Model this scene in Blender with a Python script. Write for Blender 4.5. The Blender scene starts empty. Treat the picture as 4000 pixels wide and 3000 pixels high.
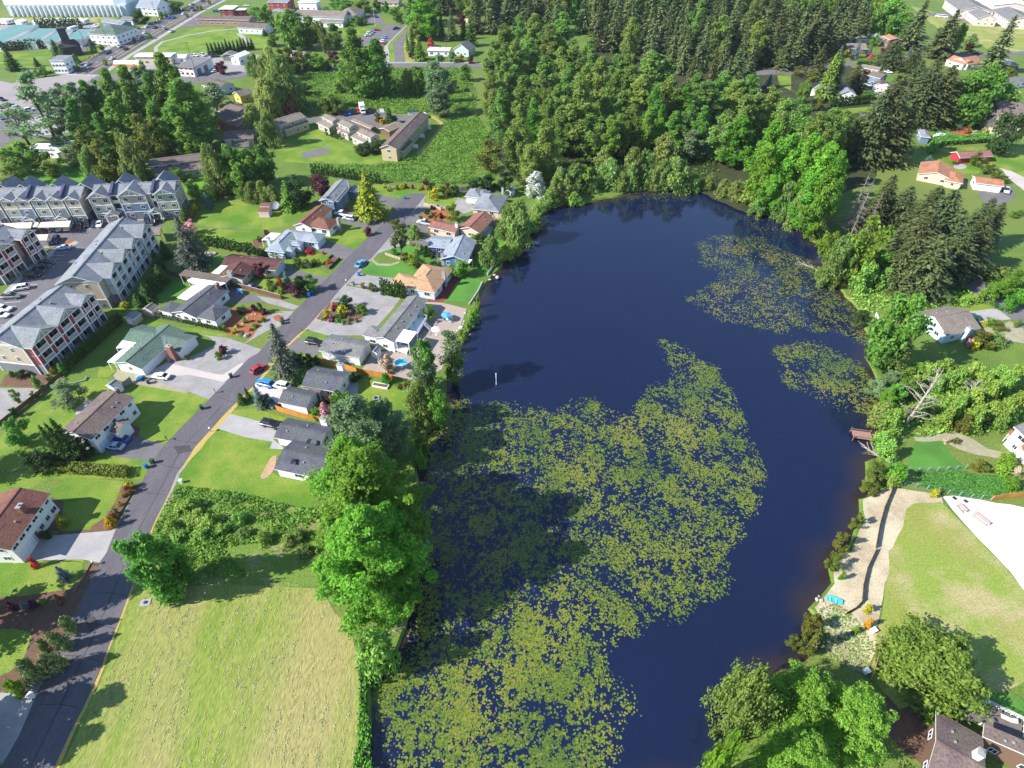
import bpy,bmesh,math,random
import numpy as np
from mathutils import Vector,Matrix,noise
from mathutils.geometry import delaunay_2d_cdt,tessellate_polygon

random.seed(7)
SC=bpy.context.scene
COL=SC.collection
pi=math.pi

# ------------------------------------------------------------------ camera, sky, sun, exposure
CAM_H=100.0                       # metres above the lake shore
FPX=2320.0                        # focal length in pixels of the 4000 px wide photograph
PITCH=math.radians(42.86)         # below the horizon
cp,sp=math.cos(PITCH),math.sin(PITCH)
cam=bpy.data.objects.new('camera',bpy.data.cameras.new('camera'))
COL.objects.link(cam)
cam.location=(0,0,CAM_H)
cam.rotation_euler=(pi/2-PITCH,0,0)
cam.data.sensor_width=36
cam.data.lens=FPX/4000*36
cam.data.clip_start=1
cam.data.clip_end=20000
SC.camera=cam

SUN_EL=math.radians(36)
SUN_TO=Vector((math.cos(SUN_EL)*-0.956,math.cos(SUN_EL)*-0.292,math.sin(SUN_EL)))   # towards the sun
w=bpy.data.worlds.new('World')
SC.world=w
w.use_nodes=True
nt=w.node_tree
sky=nt.nodes.new('ShaderNodeTexSky')
sky.sky_type='NISHITA'
sky.sun_disc=False
sky.sun_elevation=SUN_EL
sky.sun_rotation=math.atan2(SUN_TO.x,SUN_TO.y)
sky.altitude=100
sky.air_density=1.0
sky.dust_density=0.0
sky.ozone_density=2.5
bg=nt.nodes['Background']
bg.inputs['Strength'].default_value=0.13
nt.links.new(sky.outputs[0],bg.inputs[0])
sun=bpy.data.objects.new('sun',bpy.data.lights.new('sun','SUN'))
COL.objects.link(sun)
sun.data.energy=5.0
sun.data.angle=math.radians(0.5)
sun.data.color=(1.0,0.955,0.87)
sun.rotation_euler=(-SUN_TO).to_track_quat('-Z','Y').to_euler()
vs=SC.view_settings
SC.display_settings.display_device='sRGB'
vs.view_transform='Standard'
vs.look='None'
vs.gamma=1
vs.use_curve_mapping=False
vs.exposure=1.0
SC.cycles.max_bounces=5
SC.cycles.diffuse_bounces=2
SC.cycles.glossy_bounces=2
SC.cycles.transmission_bounces=2
SC.cycles.transparent_max_bounces=4
SC.cycles.caustics_reflective=False
SC.cycles.caustics_refractive=False

# ------------------------------------------------------------------ survey: photo positions -> site metres
TL={}
for i in range(4):
    TL['R%d'%(i+1)]=(1000*i,0,2.212)
    TL['R%d'%(i+5)]=(1000*i,700,2.212)
    TL['S%d'%(i+1)]=(1000*i,1400,2.212)
    TL['L%d'%(i+1)]=(1000*i,2150,1.952)
TL.update(O=(0,0,.553),A=(0,650,4.424),B=(400,650,4.424),C=(0,1000,4.424),D=(400,1150,4.424),E=(600,950,4.424),
          F=(1000,680,4.424),Gt=(1500,700,2.538),Ht=(1000,1300,2.538),P=(0,0,1))
def px(t,x,y):
    ox,oy,s=TL[t]
    return(ox+x/s,oy+y/s)
def pxs(t,*v):
    return[px(t,v[i],v[i+1])for i in range(0,len(v),2)]
def G(p,z=0.0):
    """where the line of sight through photo position p meets height z"""
    u,v=(p[0]-2000)/FPX,(p[1]-1500)/FPX
    d=(CAM_H-z)/(sp+v*cp)
    return Vector((u*d,(cp-v*sp)*d,z))
def depth(P):
    return P[1]*cp+(CAM_H-P[2])*sp
def height_at(P,ty):
    """height of a vertical thing standing on P whose top shows at photo row ty"""
    v=(ty-1500)/FPX
    return max(0.3,CAM_H+P[1]*(sp+v*cp)/(v*sp-cp))
def stand(top,by):
    """foot of a vertical thing from its top position and the row of its foot"""
    t=(by-top[1])/(4000-top[1])
    return(top[0]+(2010-top[0])*t,by)

# ------------------------------------------------------------------ materials
MATS={}
def nd(t,typ,**kw):
    n=t.nodes.new(typ)
    for k,v in kw.items():
        setattr(n,k,v)
    return n
def mat(name,col,col2=None,scale=1.0,rough=.85,spec=.25,bump=0.0,bscale=None,metal=0.0,world=True,fine=.15,stretch=None,obrand=0.0,contrast=(.35,.65),col3=None,scale3=.05):
    if name in MATS:
        return MATS[name]
    m=bpy.data.materials.new(name)
    m.use_nodes=True
    t=m.node_tree
    b=t.nodes['Principled BSDF']
    b.inputs['Roughness'].default_value=rough
    b.inputs['Specular IOR Level'].default_value=spec
    b.inputs['Metallic'].default_value=metal
    col2=col2 or tuple(c*.75 for c in col)
    if world:
        g=nd(t,'ShaderNodeNewGeometry').outputs['Position']
    else:
        g=nd(t,'ShaderNodeTexCoord').outputs['Object']
    if stretch:
        mp=nd(t,'ShaderNodeMapping')
        mp.inputs['Rotation'].default_value=(0,0,stretch[0])
        mp.inputs['Scale'].default_value=(stretch[1],stretch[2],1)
        t.links.new(g,mp.inputs[0])
        g=mp.outputs[0]
    n1=nd(t,'ShaderNodeTexNoise')
    n1.inputs['Scale'].default_value=scale
    n1.inputs['Detail'].default_value=5
    n1.inputs['Roughness'].default_value=.65
    t.links.new(g,n1.inputs[0])
    r=nd(t,'ShaderNodeMapRange')
    r.inputs[1].default_value,r.inputs[2].default_value=contrast
    t.links.new(n1.outputs[0],r.inputs[0])
    mx=nd(t,'ShaderNodeMix',data_type='RGBA')
    mx.inputs[6].default_value=(*col,1)
    mx.inputs[7].default_value=(*col2,1)
    t.links.new(r.outputs[0],mx.inputs[0])
    out=mx.outputs[2]
    if col3:
        n3=nd(t,'ShaderNodeTexNoise')
        n3.inputs['Scale'].default_value=scale3
        n3.inputs['Detail'].default_value=3
        t.links.new(g,n3.inputs[0])
        r3=nd(t,'ShaderNodeMapRange')
        r3.inputs[1].default_value,r3.inputs[2].default_value=.45,.62
        t.links.new(n3.outputs[0],r3.inputs[0])
        m3=nd(t,'ShaderNodeMix',data_type='RGBA')
        t.links.new(r3.outputs[0],m3.inputs[0])
        t.links.new(out,m3.inputs[6])
        m3.inputs[7].default_value=(*col3,1)
        out=m3.outputs[2]
    if fine:
        n2=nd(t,'ShaderNodeTexNoise')
        n2.inputs['Scale'].default_value=(bscale or scale*9)
        n2.inputs['Detail'].default_value=3
        t.links.new(g,n2.inputs[0])
        r2=nd(t,'ShaderNodeMapRange')
        r2.inputs[1].default_value,r2.inputs[2].default_value=.3,.7
        r2.inputs[3].default_value,r2.inputs[4].default_value=1-fine,1+fine
        t.links.new(n2.outputs[0],r2.inputs[0])
        mm=nd(t,'ShaderNodeMix',data_type='RGBA',blend_type='MULTIPLY')
        mm.inputs[0].default_value=1
        t.links.new(out,mm.inputs[6])
        t.links.new(r2.outputs[0],mm.inputs[7])
        out=mm.outputs[2]
        if bump:
            bp=nd(t,'ShaderNodeBump')
            bp.inputs['Strength'].default_value=bump
            bp.inputs['Distance'].default_value=.2
            t.links.new(n2.outputs[0],bp.inputs['Height'])
            t.links.new(bp.outputs[0],b.inputs['Normal'])
    if obrand:
        oi=nd(t,'ShaderNodeObjectInfo')
        hs=nd(t,'ShaderNodeHueSaturation')
        rr=nd(t,'ShaderNodeMapRange')
        rr.inputs[3].default_value,rr.inputs[4].default_value=1-obrand,1+obrand
        t.links.new(oi.outputs['Random'],rr.inputs[0])
        t.links.new(rr.outputs[0],hs.inputs['Value'])
        t.links.new(out,hs.inputs['Color'])
        out=hs.outputs[0]
    t.links.new(out,b.inputs['Base Color'])
    MATS[name]=m
    return m
def leafmat(name,c1,c2,trans=.45,rnd=.12,rough=.6):
    """leaves: colour runs between c1 and c2 by the leaf's own tint; each plant a little different"""
    if name in MATS:
        return MATS[name]
    m=bpy.data.materials.new(name)
    m.use_nodes=True
    t=m.node_tree
    b=t.nodes['Principled BSDF']
    b.inputs['Roughness'].default_value=rough
    b.inputs['Specular IOR Level'].default_value=.25
    a=nd(t,'ShaderNodeAttribute',attribute_name='tint')
    mx=nd(t,'ShaderNodeMix',data_type='RGBA')
    mx.inputs[6].default_value=(*c1,1)
    mx.inputs[7].default_value=(*c2,1)
    t.links.new(a.outputs['Fac'],mx.inputs[0])
    oi=nd(t,'ShaderNodeObjectInfo')
    hs=nd(t,'ShaderNodeHueSaturation')
    rr=nd(t,'ShaderNodeMapRange')
    rr.inputs[3].default_value,rr.inputs[4].default_value=1-rnd*1.6,1+rnd*1.6
    t.links.new(oi.outputs['Random'],rr.inputs[0])
    t.links.new(rr.outputs[0],hs.inputs['Value'])
    ml=nd(t,'ShaderNodeMath',operation='MULTIPLY')
    ml.inputs[1].default_value=7.31
    fr=nd(t,'ShaderNodeMath',operation='FRACT')
    t.links.new(oi.outputs['Random'],ml.inputs[0])
    t.links.new(ml.outputs[0],fr.inputs[0])
    r4=nd(t,'ShaderNodeMapRange')
    r4.inputs[3].default_value,r4.inputs[4].default_value=.5-rnd*.22,.5+rnd*.22
    t.links.new(fr.outputs[0],r4.inputs[0])
    t.links.new(r4.outputs[0],hs.inputs['Hue'])
    t.links.new(mx.outputs[2],hs.inputs['Color'])
    t.links.new(hs.outputs[0],b.inputs['Base Color'])
    tr=nd(t,'ShaderNodeBsdfTranslucent')
    t.links.new(hs.outputs[0],tr.inputs[0])
    ms=nd(t,'ShaderNodeMixShader')
    ms.inputs[0].default_value=trans
    t.links.new(b.outputs[0],ms.inputs[1])
    t.links.new(tr.outputs[0],ms.inputs[2])
    t.links.new(ms.outputs[0],t.nodes['Material Output'].inputs[0])
    MATS[name]=m
    return m
def plain(name,col,rough=.6,spec=.3,metal=0.0):
    return mat(name,col,tuple(c*.86 for c in col),scale=.9,rough=rough,spec=spec,metal=metal,fine=.06,bscale=6,world=True)

# ------------------------------------------------------------------ objects
def tag(o,label=None,cat=None,group=None,kind=None):
    if label:o['label']=label
    if cat:o['category']=cat
    if group:o['group']=group
    if kind:o['kind']=kind
    return o
def empty(name,loc,rz=0.0,label=None,cat=None,group=None):
    o=bpy.data.objects.new(name,None)
    o.empty_display_size=.5
    o.location=loc
    o.rotation_euler=(0,0,rz)
    COL.objects.link(o)
    return tag(o,label,cat,group)
def link(name,me,parent=None,loc=None,rz=None):
    o=bpy.data.objects.new(name,me)
    COL.objects.link(o)
    if parent:o.parent=parent
    if loc is not None:o.location=loc
    if rz:o.rotation_euler=(0,0,rz)
    return o
def mesh(name,verts,faces,mats,fm=None,smooth=False):
    me=bpy.data.meshes.new(name)
    me.from_pydata([tuple(v)for v in verts],[],faces)
    for m in(mats if isinstance(mats,(list,tuple))else[mats]):
        me.materials.append(m)
    if fm:
        me.polygons.foreach_set('material_index',fm)
    if smooth:
        me.polygons.foreach_set('use_smooth',[True]*len(me.polygons))
    me.update()
    return me
class MB:
    """collects simple solids into one mesh"""
    def __init__(s):
        s.v,s.f,s.m=[],[],[]
    def add(s,verts,faces,m=0):
        n=len(s.v)
        s.v+=[tuple(v)for v in verts]
        s.f+=[[i+n for i in f]for f in faces]
        s.m+=[m]*len(faces)
    def box(s,x0,x1,y0,y1,z0,z1,m=0):
        s.add([(x0,y0,z0),(x1,y0,z0),(x1,y1,z0),(x0,y1,z0),(x0,y0,z1),(x1,y0,z1),(x1,y1,z1),(x0,y1,z1)],
              [(3,2,1,0),(4,5,6,7),(0,1,5,4),(1,2,6,5),(2,3,7,6),(3,0,4,7)],m)
    def prism(s,poly,z0,z1,m=0,mside=None):
        n=len(poly)
        s.add([(p[0],p[1],z0)for p in poly]+[(p[0],p[1],z1)for p in poly],
              [list(range(n))[::-1],list(range(n,2*n))]+[(i,(i+1)%n,n+(i+1)%n,n+i)for i in range(n)],m)
        if mside is not None:
            s.m[-n:]=[mside]*n
    def tube(s,a,b,r0,r1=None,n=6,m=0,caps=True):
        r1=r0 if r1 is None else r1
        a,b=Vector(a),Vector(b)
        d=(b-a).normalized()
        u=d.orthogonal().normalized()
        v=d.cross(u)
        vs_=[]
        for c,r in((a,r0),(b,r1)):
            for i in range(n):
                an=2*pi*i/n
                vs_.append(c+u*(r*math.cos(an))+v*(r*math.sin(an)))
        f=[(i,(i+1)%n,n+(i+1)%n,n+i)for i in range(n)]
        if caps:f+=[list(range(n))[::-1],list(range(n,2*n))]
        s.add(vs_,f,m)
    def lathe(s,prof,n=12,m=0,c=(0,0)):
        k=len(prof)
        vs_=[(c[0]+r*math.cos(2*pi*i/n),c[1]+r*math.sin(2*pi*i/n),z)for r,z in prof for i in range(n)]
        f=[]
        for j in range(k-1):
            for i in range(n):
                f.append((j*n+i,j*n+(i+1)%n,(j+1)*n+(i+1)%n,(j+1)*n+i))
        f+=[list(range(n))[::-1],list(range((k-1)*n,k*n))]
        s.add(vs_,f,m)
    def mesh(s,name,mats,smooth=False):
        return mesh(name,s.v,s.f,mats,s.m,smooth)
    def obj(s,name,mats,parent=None,loc=None,rz=None,smooth=False):
        return link(name,s.mesh(name,mats,smooth),parent,loc,rz)
_cubes={}
def box(name,parent,c,size,m,rz=None):
    """a box-shaped piece: one shared unit cube per material"""
    if m.name not in _cubes:
        b=MB();b.box(-.5,.5,-.5,.5,-.5,.5)
        _cubes[m.name]=b.mesh('block',m)
    o=link(name,_cubes[m.name],parent,c,rz)
    o.scale=size
    return o
def copy_tree(o,parent=None):
    c=o.copy()
    COL.objects.link(c)
    c.parent=parent
    for ch in[x for x in o.children]:
        copy_tree(ch,c)
    return c
def loc_in(root,P):
    d=Vector(P)-Vector(root.location)
    a=-root.rotation_euler.z
    return Vector((d.x*math.cos(a)-d.y*math.sin(a),d.x*math.sin(a)+d.y*math.cos(a),d.z))
ORD='first second third fourth fifth sixth seventh eighth ninth tenth eleventh twelfth thirteenth fourteenth fifteenth sixteenth'.split()
GROUPS={}
def later(o,phrase,plural,x,y=0):
    """label set at the end: members of a group are told apart by their order"""
    GROUPS.setdefault((phrase,plural),[]).append((x,y,o))
def by_order(L,tail):
    n=len(L)
    for i,(x,y,o)in enumerate(L):
        if n==1:o['label']='the one '+tail if False else tail
        elif i==0:o['label']='leftmost of '+tail
        elif i==n-1:o['label']='rightmost of '+tail
        elif i<n/2:o['label']=ORD[i]+' from left among '+tail
        else:o['label']=ORD[n-1-i]+' from right among '+tail
def settle_labels():
    for(phrase,plural),L in GROUPS.items():
        n=len(L)
        if n==1:
            L[0][2]['label']=phrase
            continue
        for q in L:q[2]['group']=plural
        if n<=30:
            by_order(sorted(L,key=lambda q:(q[0],q[1])),plural)
        else:   # deep stands: ranks from front to back
            L=sorted(L,key=lambda q:q[2].location.y)
            k=math.ceil(n/14)
            for r in range(k):
                row=sorted(L[r*n//k:(r+1)*n//k],key=lambda q:q[0])
                by_order(row,('front' if r==0 else 'back' if r==k-1 else ORD[r])+' rank of '+plural)

# ------------------------------------------------------------------ ground materials
m_ground=mat('rough_grass',(.12,.185,.03),(.08,.14,.022),scale=.12,bump=.35,bscale=2.5,fine=.3,col3=(.13,.17,.035),scale3=.02)
m_lawn=mat('lawn',(.12,.21,.018),(.21,.245,.04),scale=.28,bump=.35,bscale=4,fine=.28,contrast=(.36,.66),col3=(.085,.175,.014),scale3=.09)
m_lawn2=mat('lush_lawn',(.07,.20,.03),(.085,.22,.03),scale=.3,bump=.25,bscale=4,fine=.16,col3=(.06,.16,.025),scale3=.1)
m_lawn3=mat('bright_meadow',(.115,.28,.02),(.07,.20,.02),scale=.25,bump=.3,bscale=3,fine=.25)
m_dry=mat('dry_lawn',(.20,.26,.045),(.36,.30,.15),scale=.11,bump=.3,bscale=3,fine=.25,contrast=(.45,.62),col3=(.22,.235,.05),scale3=.07)
m_hay=mat('mown_field',(.225,.255,.052),(.135,.205,.024),scale=.35,bump=.4,bscale=3.0,fine=.3,stretch=(-.42,1.5,.3),contrast=(.34,.66),col3=(.28,.25,.09),scale3=.06)
m_asph=mat('asphalt',(.125,.113,.126),(.095,.086,.098),scale=.35,rough=.9,fine=.14,bscale=3,stretch=(-.62,1.2,.35),col3=(.105,.096,.108),scale3=.2)
m_asph2=mat('old_asphalt',(.16,.145,.15),(.125,.115,.12),scale=.2,rough=.92,fine=.12,bscale=4)
m_conc=mat('concrete',(.36,.34,.335),(.29,.275,.275),scale=.25,rough=.9,fine=.1,bscale=5)
m_gravel=mat('gravel',(.31,.29,.285),(.24,.225,.22),scale=.3,rough=.95,fine=.3,bscale=7,bump=.3)
m_mulch=mat('bark_mulch',(.115,.065,.045),(.16,.09,.06),scale=.9,rough=.95,fine=.35,bscale=6,bump=.4)
m_mulchr=mat('red_bark',(.33,.12,.05),(.25,.085,.038),scale=.8,rough=.95,fine=.3,bscale=6,bump=.4)
m_sand=mat('sandy_shore',(.46,.36,.25),(.30,.26,.16),scale=.45,rough=.95,fine=.25,bscale=4,bump=.35,col3=(.50,.43,.30),scale3=.16)
m_white=mat('white_gravel',(.80,.785,.76),(.66,.645,.61),scale=.25,rough=.95,fine=.16,bscale=5,bump=.3,col3=(.70,.67,.60),scale3=.12)
m_brown=mat('dry_brush_ground',(.12,.19,.03),(.27,.22,.12),scale=.22,contrast=(.5,.68),rough=.95,fine=.35,bscale=3,bump=.4)
m_verge=mat('dry_verge',(.46,.30,.075),(.34,.29,.11),scale=.7,rough=.95,fine=.25,bscale=5)
m_path=mat('worn_path',(.33,.29,.22),(.25,.24,.14),scale=.5,rough=.95,fine=.2,bscale=4)
m_line=plain('road_paint',(.72,.72,.70))
m_yel=plain('yellow_paint',(.75,.52,.05))
m_tan=mat('worn_concrete',(.47,.41,.38),(.40,.35,.33),scale=.1,rough=.9,fine=.08,bscale=3)

# ------------------------------------------------------------------ lake outline (clockwise from the lower left corner)
lake_px=(pxs('P',1400,3120,1430,2960,1434,2867,1434,2755,1444,2680,1440,2611)+pxs('P',1545,2520,1585,2400,1625,2250,1640,2050,1625,1900,1612,1815)
           +pxs('P',1646,1744,1656,1680,1719,1653,1723,1594,1746,1536,1732,1490,1765,1460,1790,1330,1818,1292,1836,1242,1868,1211,1859,1175,1886,1107,1927,1075,1945,1053,1963,1012)
           +pxs('R7',0,660,100,540,200,400,230,310,330,235,450,205,630,195,780,155,920,140,990,95,1150,82,1520,78,1760,82,1850,140,1960,190,2090,240)
           +pxs('R8',0,250,200,372,360,432,370,520,490,560,565,640,470,760,560,860,700,1010,790,1100,850,1240,930,1400,920,1520)
           +pxs('S4',880,0,985,220,985,340,930,390,960,450,1010,570,1000,650,970,740,1000,850,880,900,880,1000,850,1100,895,1180,830,1220,800,1300,850,1370,780,1480,700,1640)
           +pxs('L4',505,130,500,240,440,340,345,440,440,560,430,760,300,870,60,960)+pxs('P',2985,2680,2960,2800,2890,2900,2860,3120))
def wobble(P,amp=.25,s=.25):
    n=noise.noise_vector(Vector((P.x*s,P.y*s,3.7)))
    return Vector((P.x+n.x*amp*2,P.y+n.y*amp*2,P.z))
def outline(ppx,z=0.0,jit=0.0,step=3.0,smooth=0):
    P=[G(p,z)for p in ppx]
    for _ in range(smooth):
        Q=[]
        for i in range(len(P)):
            a,b=P[i],P[(i+1)%len(P)]
            Q+=[a*.75+b*.25,a*.25+b*.75]
        P=Q
    if jit:
        Q=[]
        for i in range(len(P)):
            a,b=P[i],P[(i+1)%len(P)]
            k=max(1,min(40,int((b-a).length/step)))
            Q+=[a.lerp(b,j/k)for j in range(k)]
        P=[wobble(q,jit,.5)for q in Q]
    return P
LAKE=outline(lake_px,0,.45,2.0)
def inside(P,poly):
    x,y=P[0],P[1]
    c=False
    j=len(poly)-1
    for i in range(len(poly)):
        xi,yi,xj,yj=poly[i][0],poly[i][1],poly[j][0],poly[j][1]
        if(yi>y)!=(yj>y)and x<(xj-xi)*(y-yi)/(yj-yi)+xi:
            c=not c
        j=i
    return c
# ground sheet with the lake cut out, a sloping bank all round it
R=3500
outer=[Vector((-R,-600)),Vector((R,-600)),Vector((R,2*R)),Vector((-R,2*R))]
lk2=[Vector((p.x,p.y))for p in LAKE]
nv=len(lk2)
co=outer+lk2
ed=[(i,(i+1)%4)for i in range(4)]+[(4+i,4+(i+1)%nv)for i in range(nv)]
vo,eo,fo,ov,oe,of_=delaunay_2d_cdt(co,ed,[],0,1e-4)
gf=[]
for f in fo:
    c=sum((vo[i]for i in f),Vector((0,0)))/len(f)
    if not inside(c,lk2):
        gf.append(list(f))
gv=[Vector((p.x,p.y,0))for p in vo]
area=sum(lk2[i].x*lk2[(i+1)%nv].y-lk2[(i+1)%nv].x*lk2[i].y for i in range(nv))
sgn=1 if area>0 else-1
b0=len(gv)
for i in range(nv):
    d=(lk2[(i+1)%nv]-lk2[i-1]).normalized()
    inn=Vector((-d.y,d.x))*sgn
    gv.append(Vector((lk2[i].x,lk2[i].y,0)))
    gv.append(Vector((lk2[i].x+inn.x*1.1,lk2[i].y+inn.y*1.1,-1.3)))
for i in range(nv):
    a,b=b0+2*i,b0+2*((i+1)%nv)
    gf.append([a,b,b+1,a+1]if sgn>0 else[b,a,a+1,b+1])
me=mesh('ground',gv,gf,m_ground)
me.validate()
bmx=bmesh.new();bmx.from_mesh(me);bmesh.ops.recalc_face_normals(bmx,faces=bmx.faces)
for f in bmx.faces:
    if f.normal.z<0:f.normal_flip()
bmx.to_mesh(me);bmx.free()
tag(link('ground',me),kind='structure')

# water
WZ=-.55
mw=bpy.data.materials.new('lake_water');mw.use_nodes=True
t=mw.node_tree;b=t.nodes['Principled BSDF']
b.inputs['Roughness'].default_value=.035
b.inputs['IOR'].default_value=1.5
b.inputs['Specular IOR Level'].default_value=.5
g=nd(t,'ShaderNodeNewGeometry').outputs['Position']
n1=nd(t,'ShaderNodeTexNoise');n1.inputs['Scale'].default_value=.03;n1.inputs['Detail'].default_value=3
t.links.new(g,n1.inputs[0])
mx=nd(t,'ShaderNodeMix',data_type='RGBA')
mx.inputs[6].default_value=(.007,.010,.030,1);mx.inputs[7].default_value=(.006,.013,.046,1)
t.links.new(n1.outputs[0],mx.inputs[0])
sh_=nd(t,'ShaderNodeAttribute',attribute_name='shallow')     # silt seen through shallow water
m2=nd(t,'ShaderNodeMix',data_type='RGBA');m2.inputs[7].default_value=(.035,.022,.014,1)
t.links.new(sh_.outputs['Fac'],m2.inputs[0]);t.links.new(mx.outputs[2],m2.inputs[6]);t.links.new(m2.outputs[2],b.inputs['Base Color'])
n5=nd(t,'ShaderNodeTexNoise');n5.inputs['Scale'].default_value=.045;n5.inputs['Detail'].default_value=4
t.links.new(g,n5.inputs[0])
r5=nd(t,'ShaderNodeMapRange');r5.inputs[1].default_value=.42;r5.inputs[2].default_value=.62;r5.inputs[3].default_value=.02;r5.inputs[4].default_value=.10
t.links.new(n5.outputs[0],r5.inputs[0]);t.links.new(r5.outputs[0],b.inputs['Roughness'])
n2=nd(t,'ShaderNodeTexNoise');n2.inputs['Scale'].default_value=1.3;n2.inputs['Detail'].default_value=4
t.links.new(g,n2.inputs[0])
bp=nd(t,'ShaderNodeBump');bp.inputs['Strength'].default_value=.045;bp.inputs['Distance'].default_value=.12
t.links.new(n2.outputs[0],bp.inputs['Height']);t.links.new(bp.outputs[0],b.inputs['Normal'])
def sheet_mesh(name,P,m):
    tris=tessellate_polygon([P])
    fs=[]
    for a,b_,c in tris:
        n=(P[b_]-P[a]).cross(P[c]-P[a])
        fs.append((a,b_,c)if n.z>0 else(a,c,b_))
    return mesh(name,P,fs,m)
wp=[]
for i in range(nv):
    d=(lk2[(i+1)%nv]-lk2[i-1]).normalized()
    inn=Vector((-d.y,d.x))*sgn
    wp.append(Vector((lk2[i].x+inn.x*.25,lk2[i].y+inn.y*.25,WZ)))
# water is one sheet that runs on under the banks
xs=[p.x for p in lk2];ys=[p.y for p in lk2]
gx=np.arange(min(xs)-3,max(xs)+3,1.8);gy=np.arange(min(ys)-3,max(ys)+3,1.8)
nx,ny=len(gx),len(gy)
GX,GY=np.meshgrid(gx,gy)
L_=np.array([(p.x,p.y)for p in lk2]);D_=np.full(GX.shape,1e9)
for p_,q_ in zip(L_,np.roll(L_,-1,0)):
    e_=q_-p_;l2=max((e_**2).sum(),1e-9)
    tt_=np.clip(((GX-p_[0])*e_[0]+(GY-p_[1])*e_[1])/l2,0,1)
    D_=np.minimum(D_,np.hypot(GX-p_[0]-tt_*e_[0],GY-p_[1]-tt_*e_[1]))
wob_=np.array([noise.noise(Vector((x_*.12,y_*.12,4)))for x_,y_ in zip(GX.ravel(),GY.ravel())]).reshape(GX.shape)
SH_=np.clip(1-D_/(3.6+3*wob_+2.2*(GX>20)),0,1)**1.3
wv=[(x_,y_,WZ)for x_,y_ in zip(GX.ravel(),GY.ravel())]
wf=[(j*nx+i,j*nx+i+1,(j+1)*nx+i+1,(j+1)*nx+i)for j in range(ny-1)for i in range(nx-1)]
me=mesh('lake_water',wv,wf,mw)
at_=me.attributes.new('shallow','FLOAT','POINT');at_.data.foreach_set('value',SH_.ravel().astype(np.float32))
tag(link('lake_water',me),kind='structure')

SHEETS=[]
def sheet(name,ppx,z,m,jit=0.0,smooth=0,step=2.5):
    P=outline(ppx,0,jit,step,smooth)
    P=[Vector((p.x,p.y,z))for p in P]
    o=tag(link(name,sheet_mesh(name,P,m)),kind='structure')
    SHEETS.append(o)
    return o
def strip(name,line,wid,z,m,jit=0.0,dash=None):
    """band of width wid along a line of photo positions"""
    P=[G(p)for p in line]
    if dash:
        segs=[]
        for i in range(len(P)-1):
            L=(P[i+1]-P[i]).length
            d=0
            while d<L:
                segs.append([P[i].lerp(P[i+1],d/L),P[i].lerp(P[i+1],min(1,(d+dash[0])/L))])
                d+=dash[0]+dash[1]
    else:
        segs=[P]
    mb=MB()
    for S in segs:
        L,Rr=[],[]
        for i,p in enumerate(S):
            d=(S[min(i+1,len(S)-1)]-S[max(i-1,0)]).normalized()
            n=Vector((-d.y,d.x,0))
            L.append(p+n*wid/2);Rr.append(p-n*wid/2)
        k=len(mb.v)
        for a,c in zip(L,Rr):
            mb.v+=[(a.x,a.y,z),(c.x,c.y,z)]
        for i in range(len(S)-1):
            mb.f.append([k+2*i+1,k+2*i+3,k+2*i+2,k+2*i]);mb.m.append(0)
    return tag(mb.obj(name,m),kind='structure')
def kerb(name,ppx,m,wid=.18,hgt=.12,z=0.0,kind='structure'):
    P=[G(p)for p in ppx]
    mb=MB()
    for a,c in zip(P[:-1],P[1:]):
        d=(c-a).normalized();n=Vector((-d.y,d.x,0))*wid/2
        q=[a+n,a-n,c-n,c+n]
        mb.prism([(p.x,p.y)for p in q],z,z+hgt)
    return tag(mb.obj(name,m),kind=kind)

# forest floor and rough ground
sheet('forest_floor',pxs('P',1950,330,2300,180,3000,90,3400,300,3420,700,3230,790,2950,850,2700,735,2400,720,2200,760,2030,720,1900,560),.012,mat('forest_floor',(.028,.032,.014),(.05,.06,.02),scale=.15,fine=.3,bscale=2),.8)  # floor colour darkened to stand in for the shade under the trees
# streets
road_l=pxs('L1',-60,1740,20,1640,150,1410,260,1140,350,980,440,790,500,620,640,330,760,110,825,0)+pxs('S1',930,1659,1000,1480,1230,1050,1430,745,1800,360,2150,0)+pxs('R6',20,1500,220,1270,440,1030,640,830,870,600,1110,375,1160,340,1200,230,1330,128)
road_r=pxs('R6',1400,122,1475,128,1400,220,1300,350,1180,470,1000,680,900,770,770,900,640,1060,430,1290,280,1420,150,1530)+pxs('S1',2212,215,1990,430,1680,770,1530,1000,1420,1250,1290,1520)+pxs('L1',1020,240,985,330,830,740,700,1050,560,1350,420,1650,380,1740)
verge_r=pxs('S1',1534,1000,1432,1250,1298,1530)+pxs('L1',1005,330,850,740,725,1050,592,1350,460,1650,420,1740)
sheet('road_verge',road_r[8:]+verge_r[::-1],.035,m_verge,.25)
sheet('gravel_shoulder',pxs('R6',1475,128,1430,240,1320,370,1200,490,1100,600,1020,690,915,780,785,910,660,1070,440,1300,300,1430,160,1540)+pxs('S1',2212,250,2010,430,1700,775,1550,1010,1440,1260)+pxs('S1',1380,1260,1500,1000,1660,770,1960,430,2150,230)+pxs('R6',140,1520,280,1400,430,1270,640,1040,770,880,900,760,1000,660,1180,450,1300,330,1400,120),.03,m_gravel,.2)
sheet('road',road_l+road_r,.05,m_asph,.1)
for a_,c_ in(((600,560),(880,600)),((470,800),(760,850)),((300,1180),(600,1200)),((700,330),(960,350))):
    strip('crack_seal',[px('L1',*a_),px('L1',(a_[0]+c_[0])/2+12,(a_[1]+c_[1])/2-18),px('L1',*c_)],.09,.055,mat('tar_seam',(.04,.038,.042)))
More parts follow.
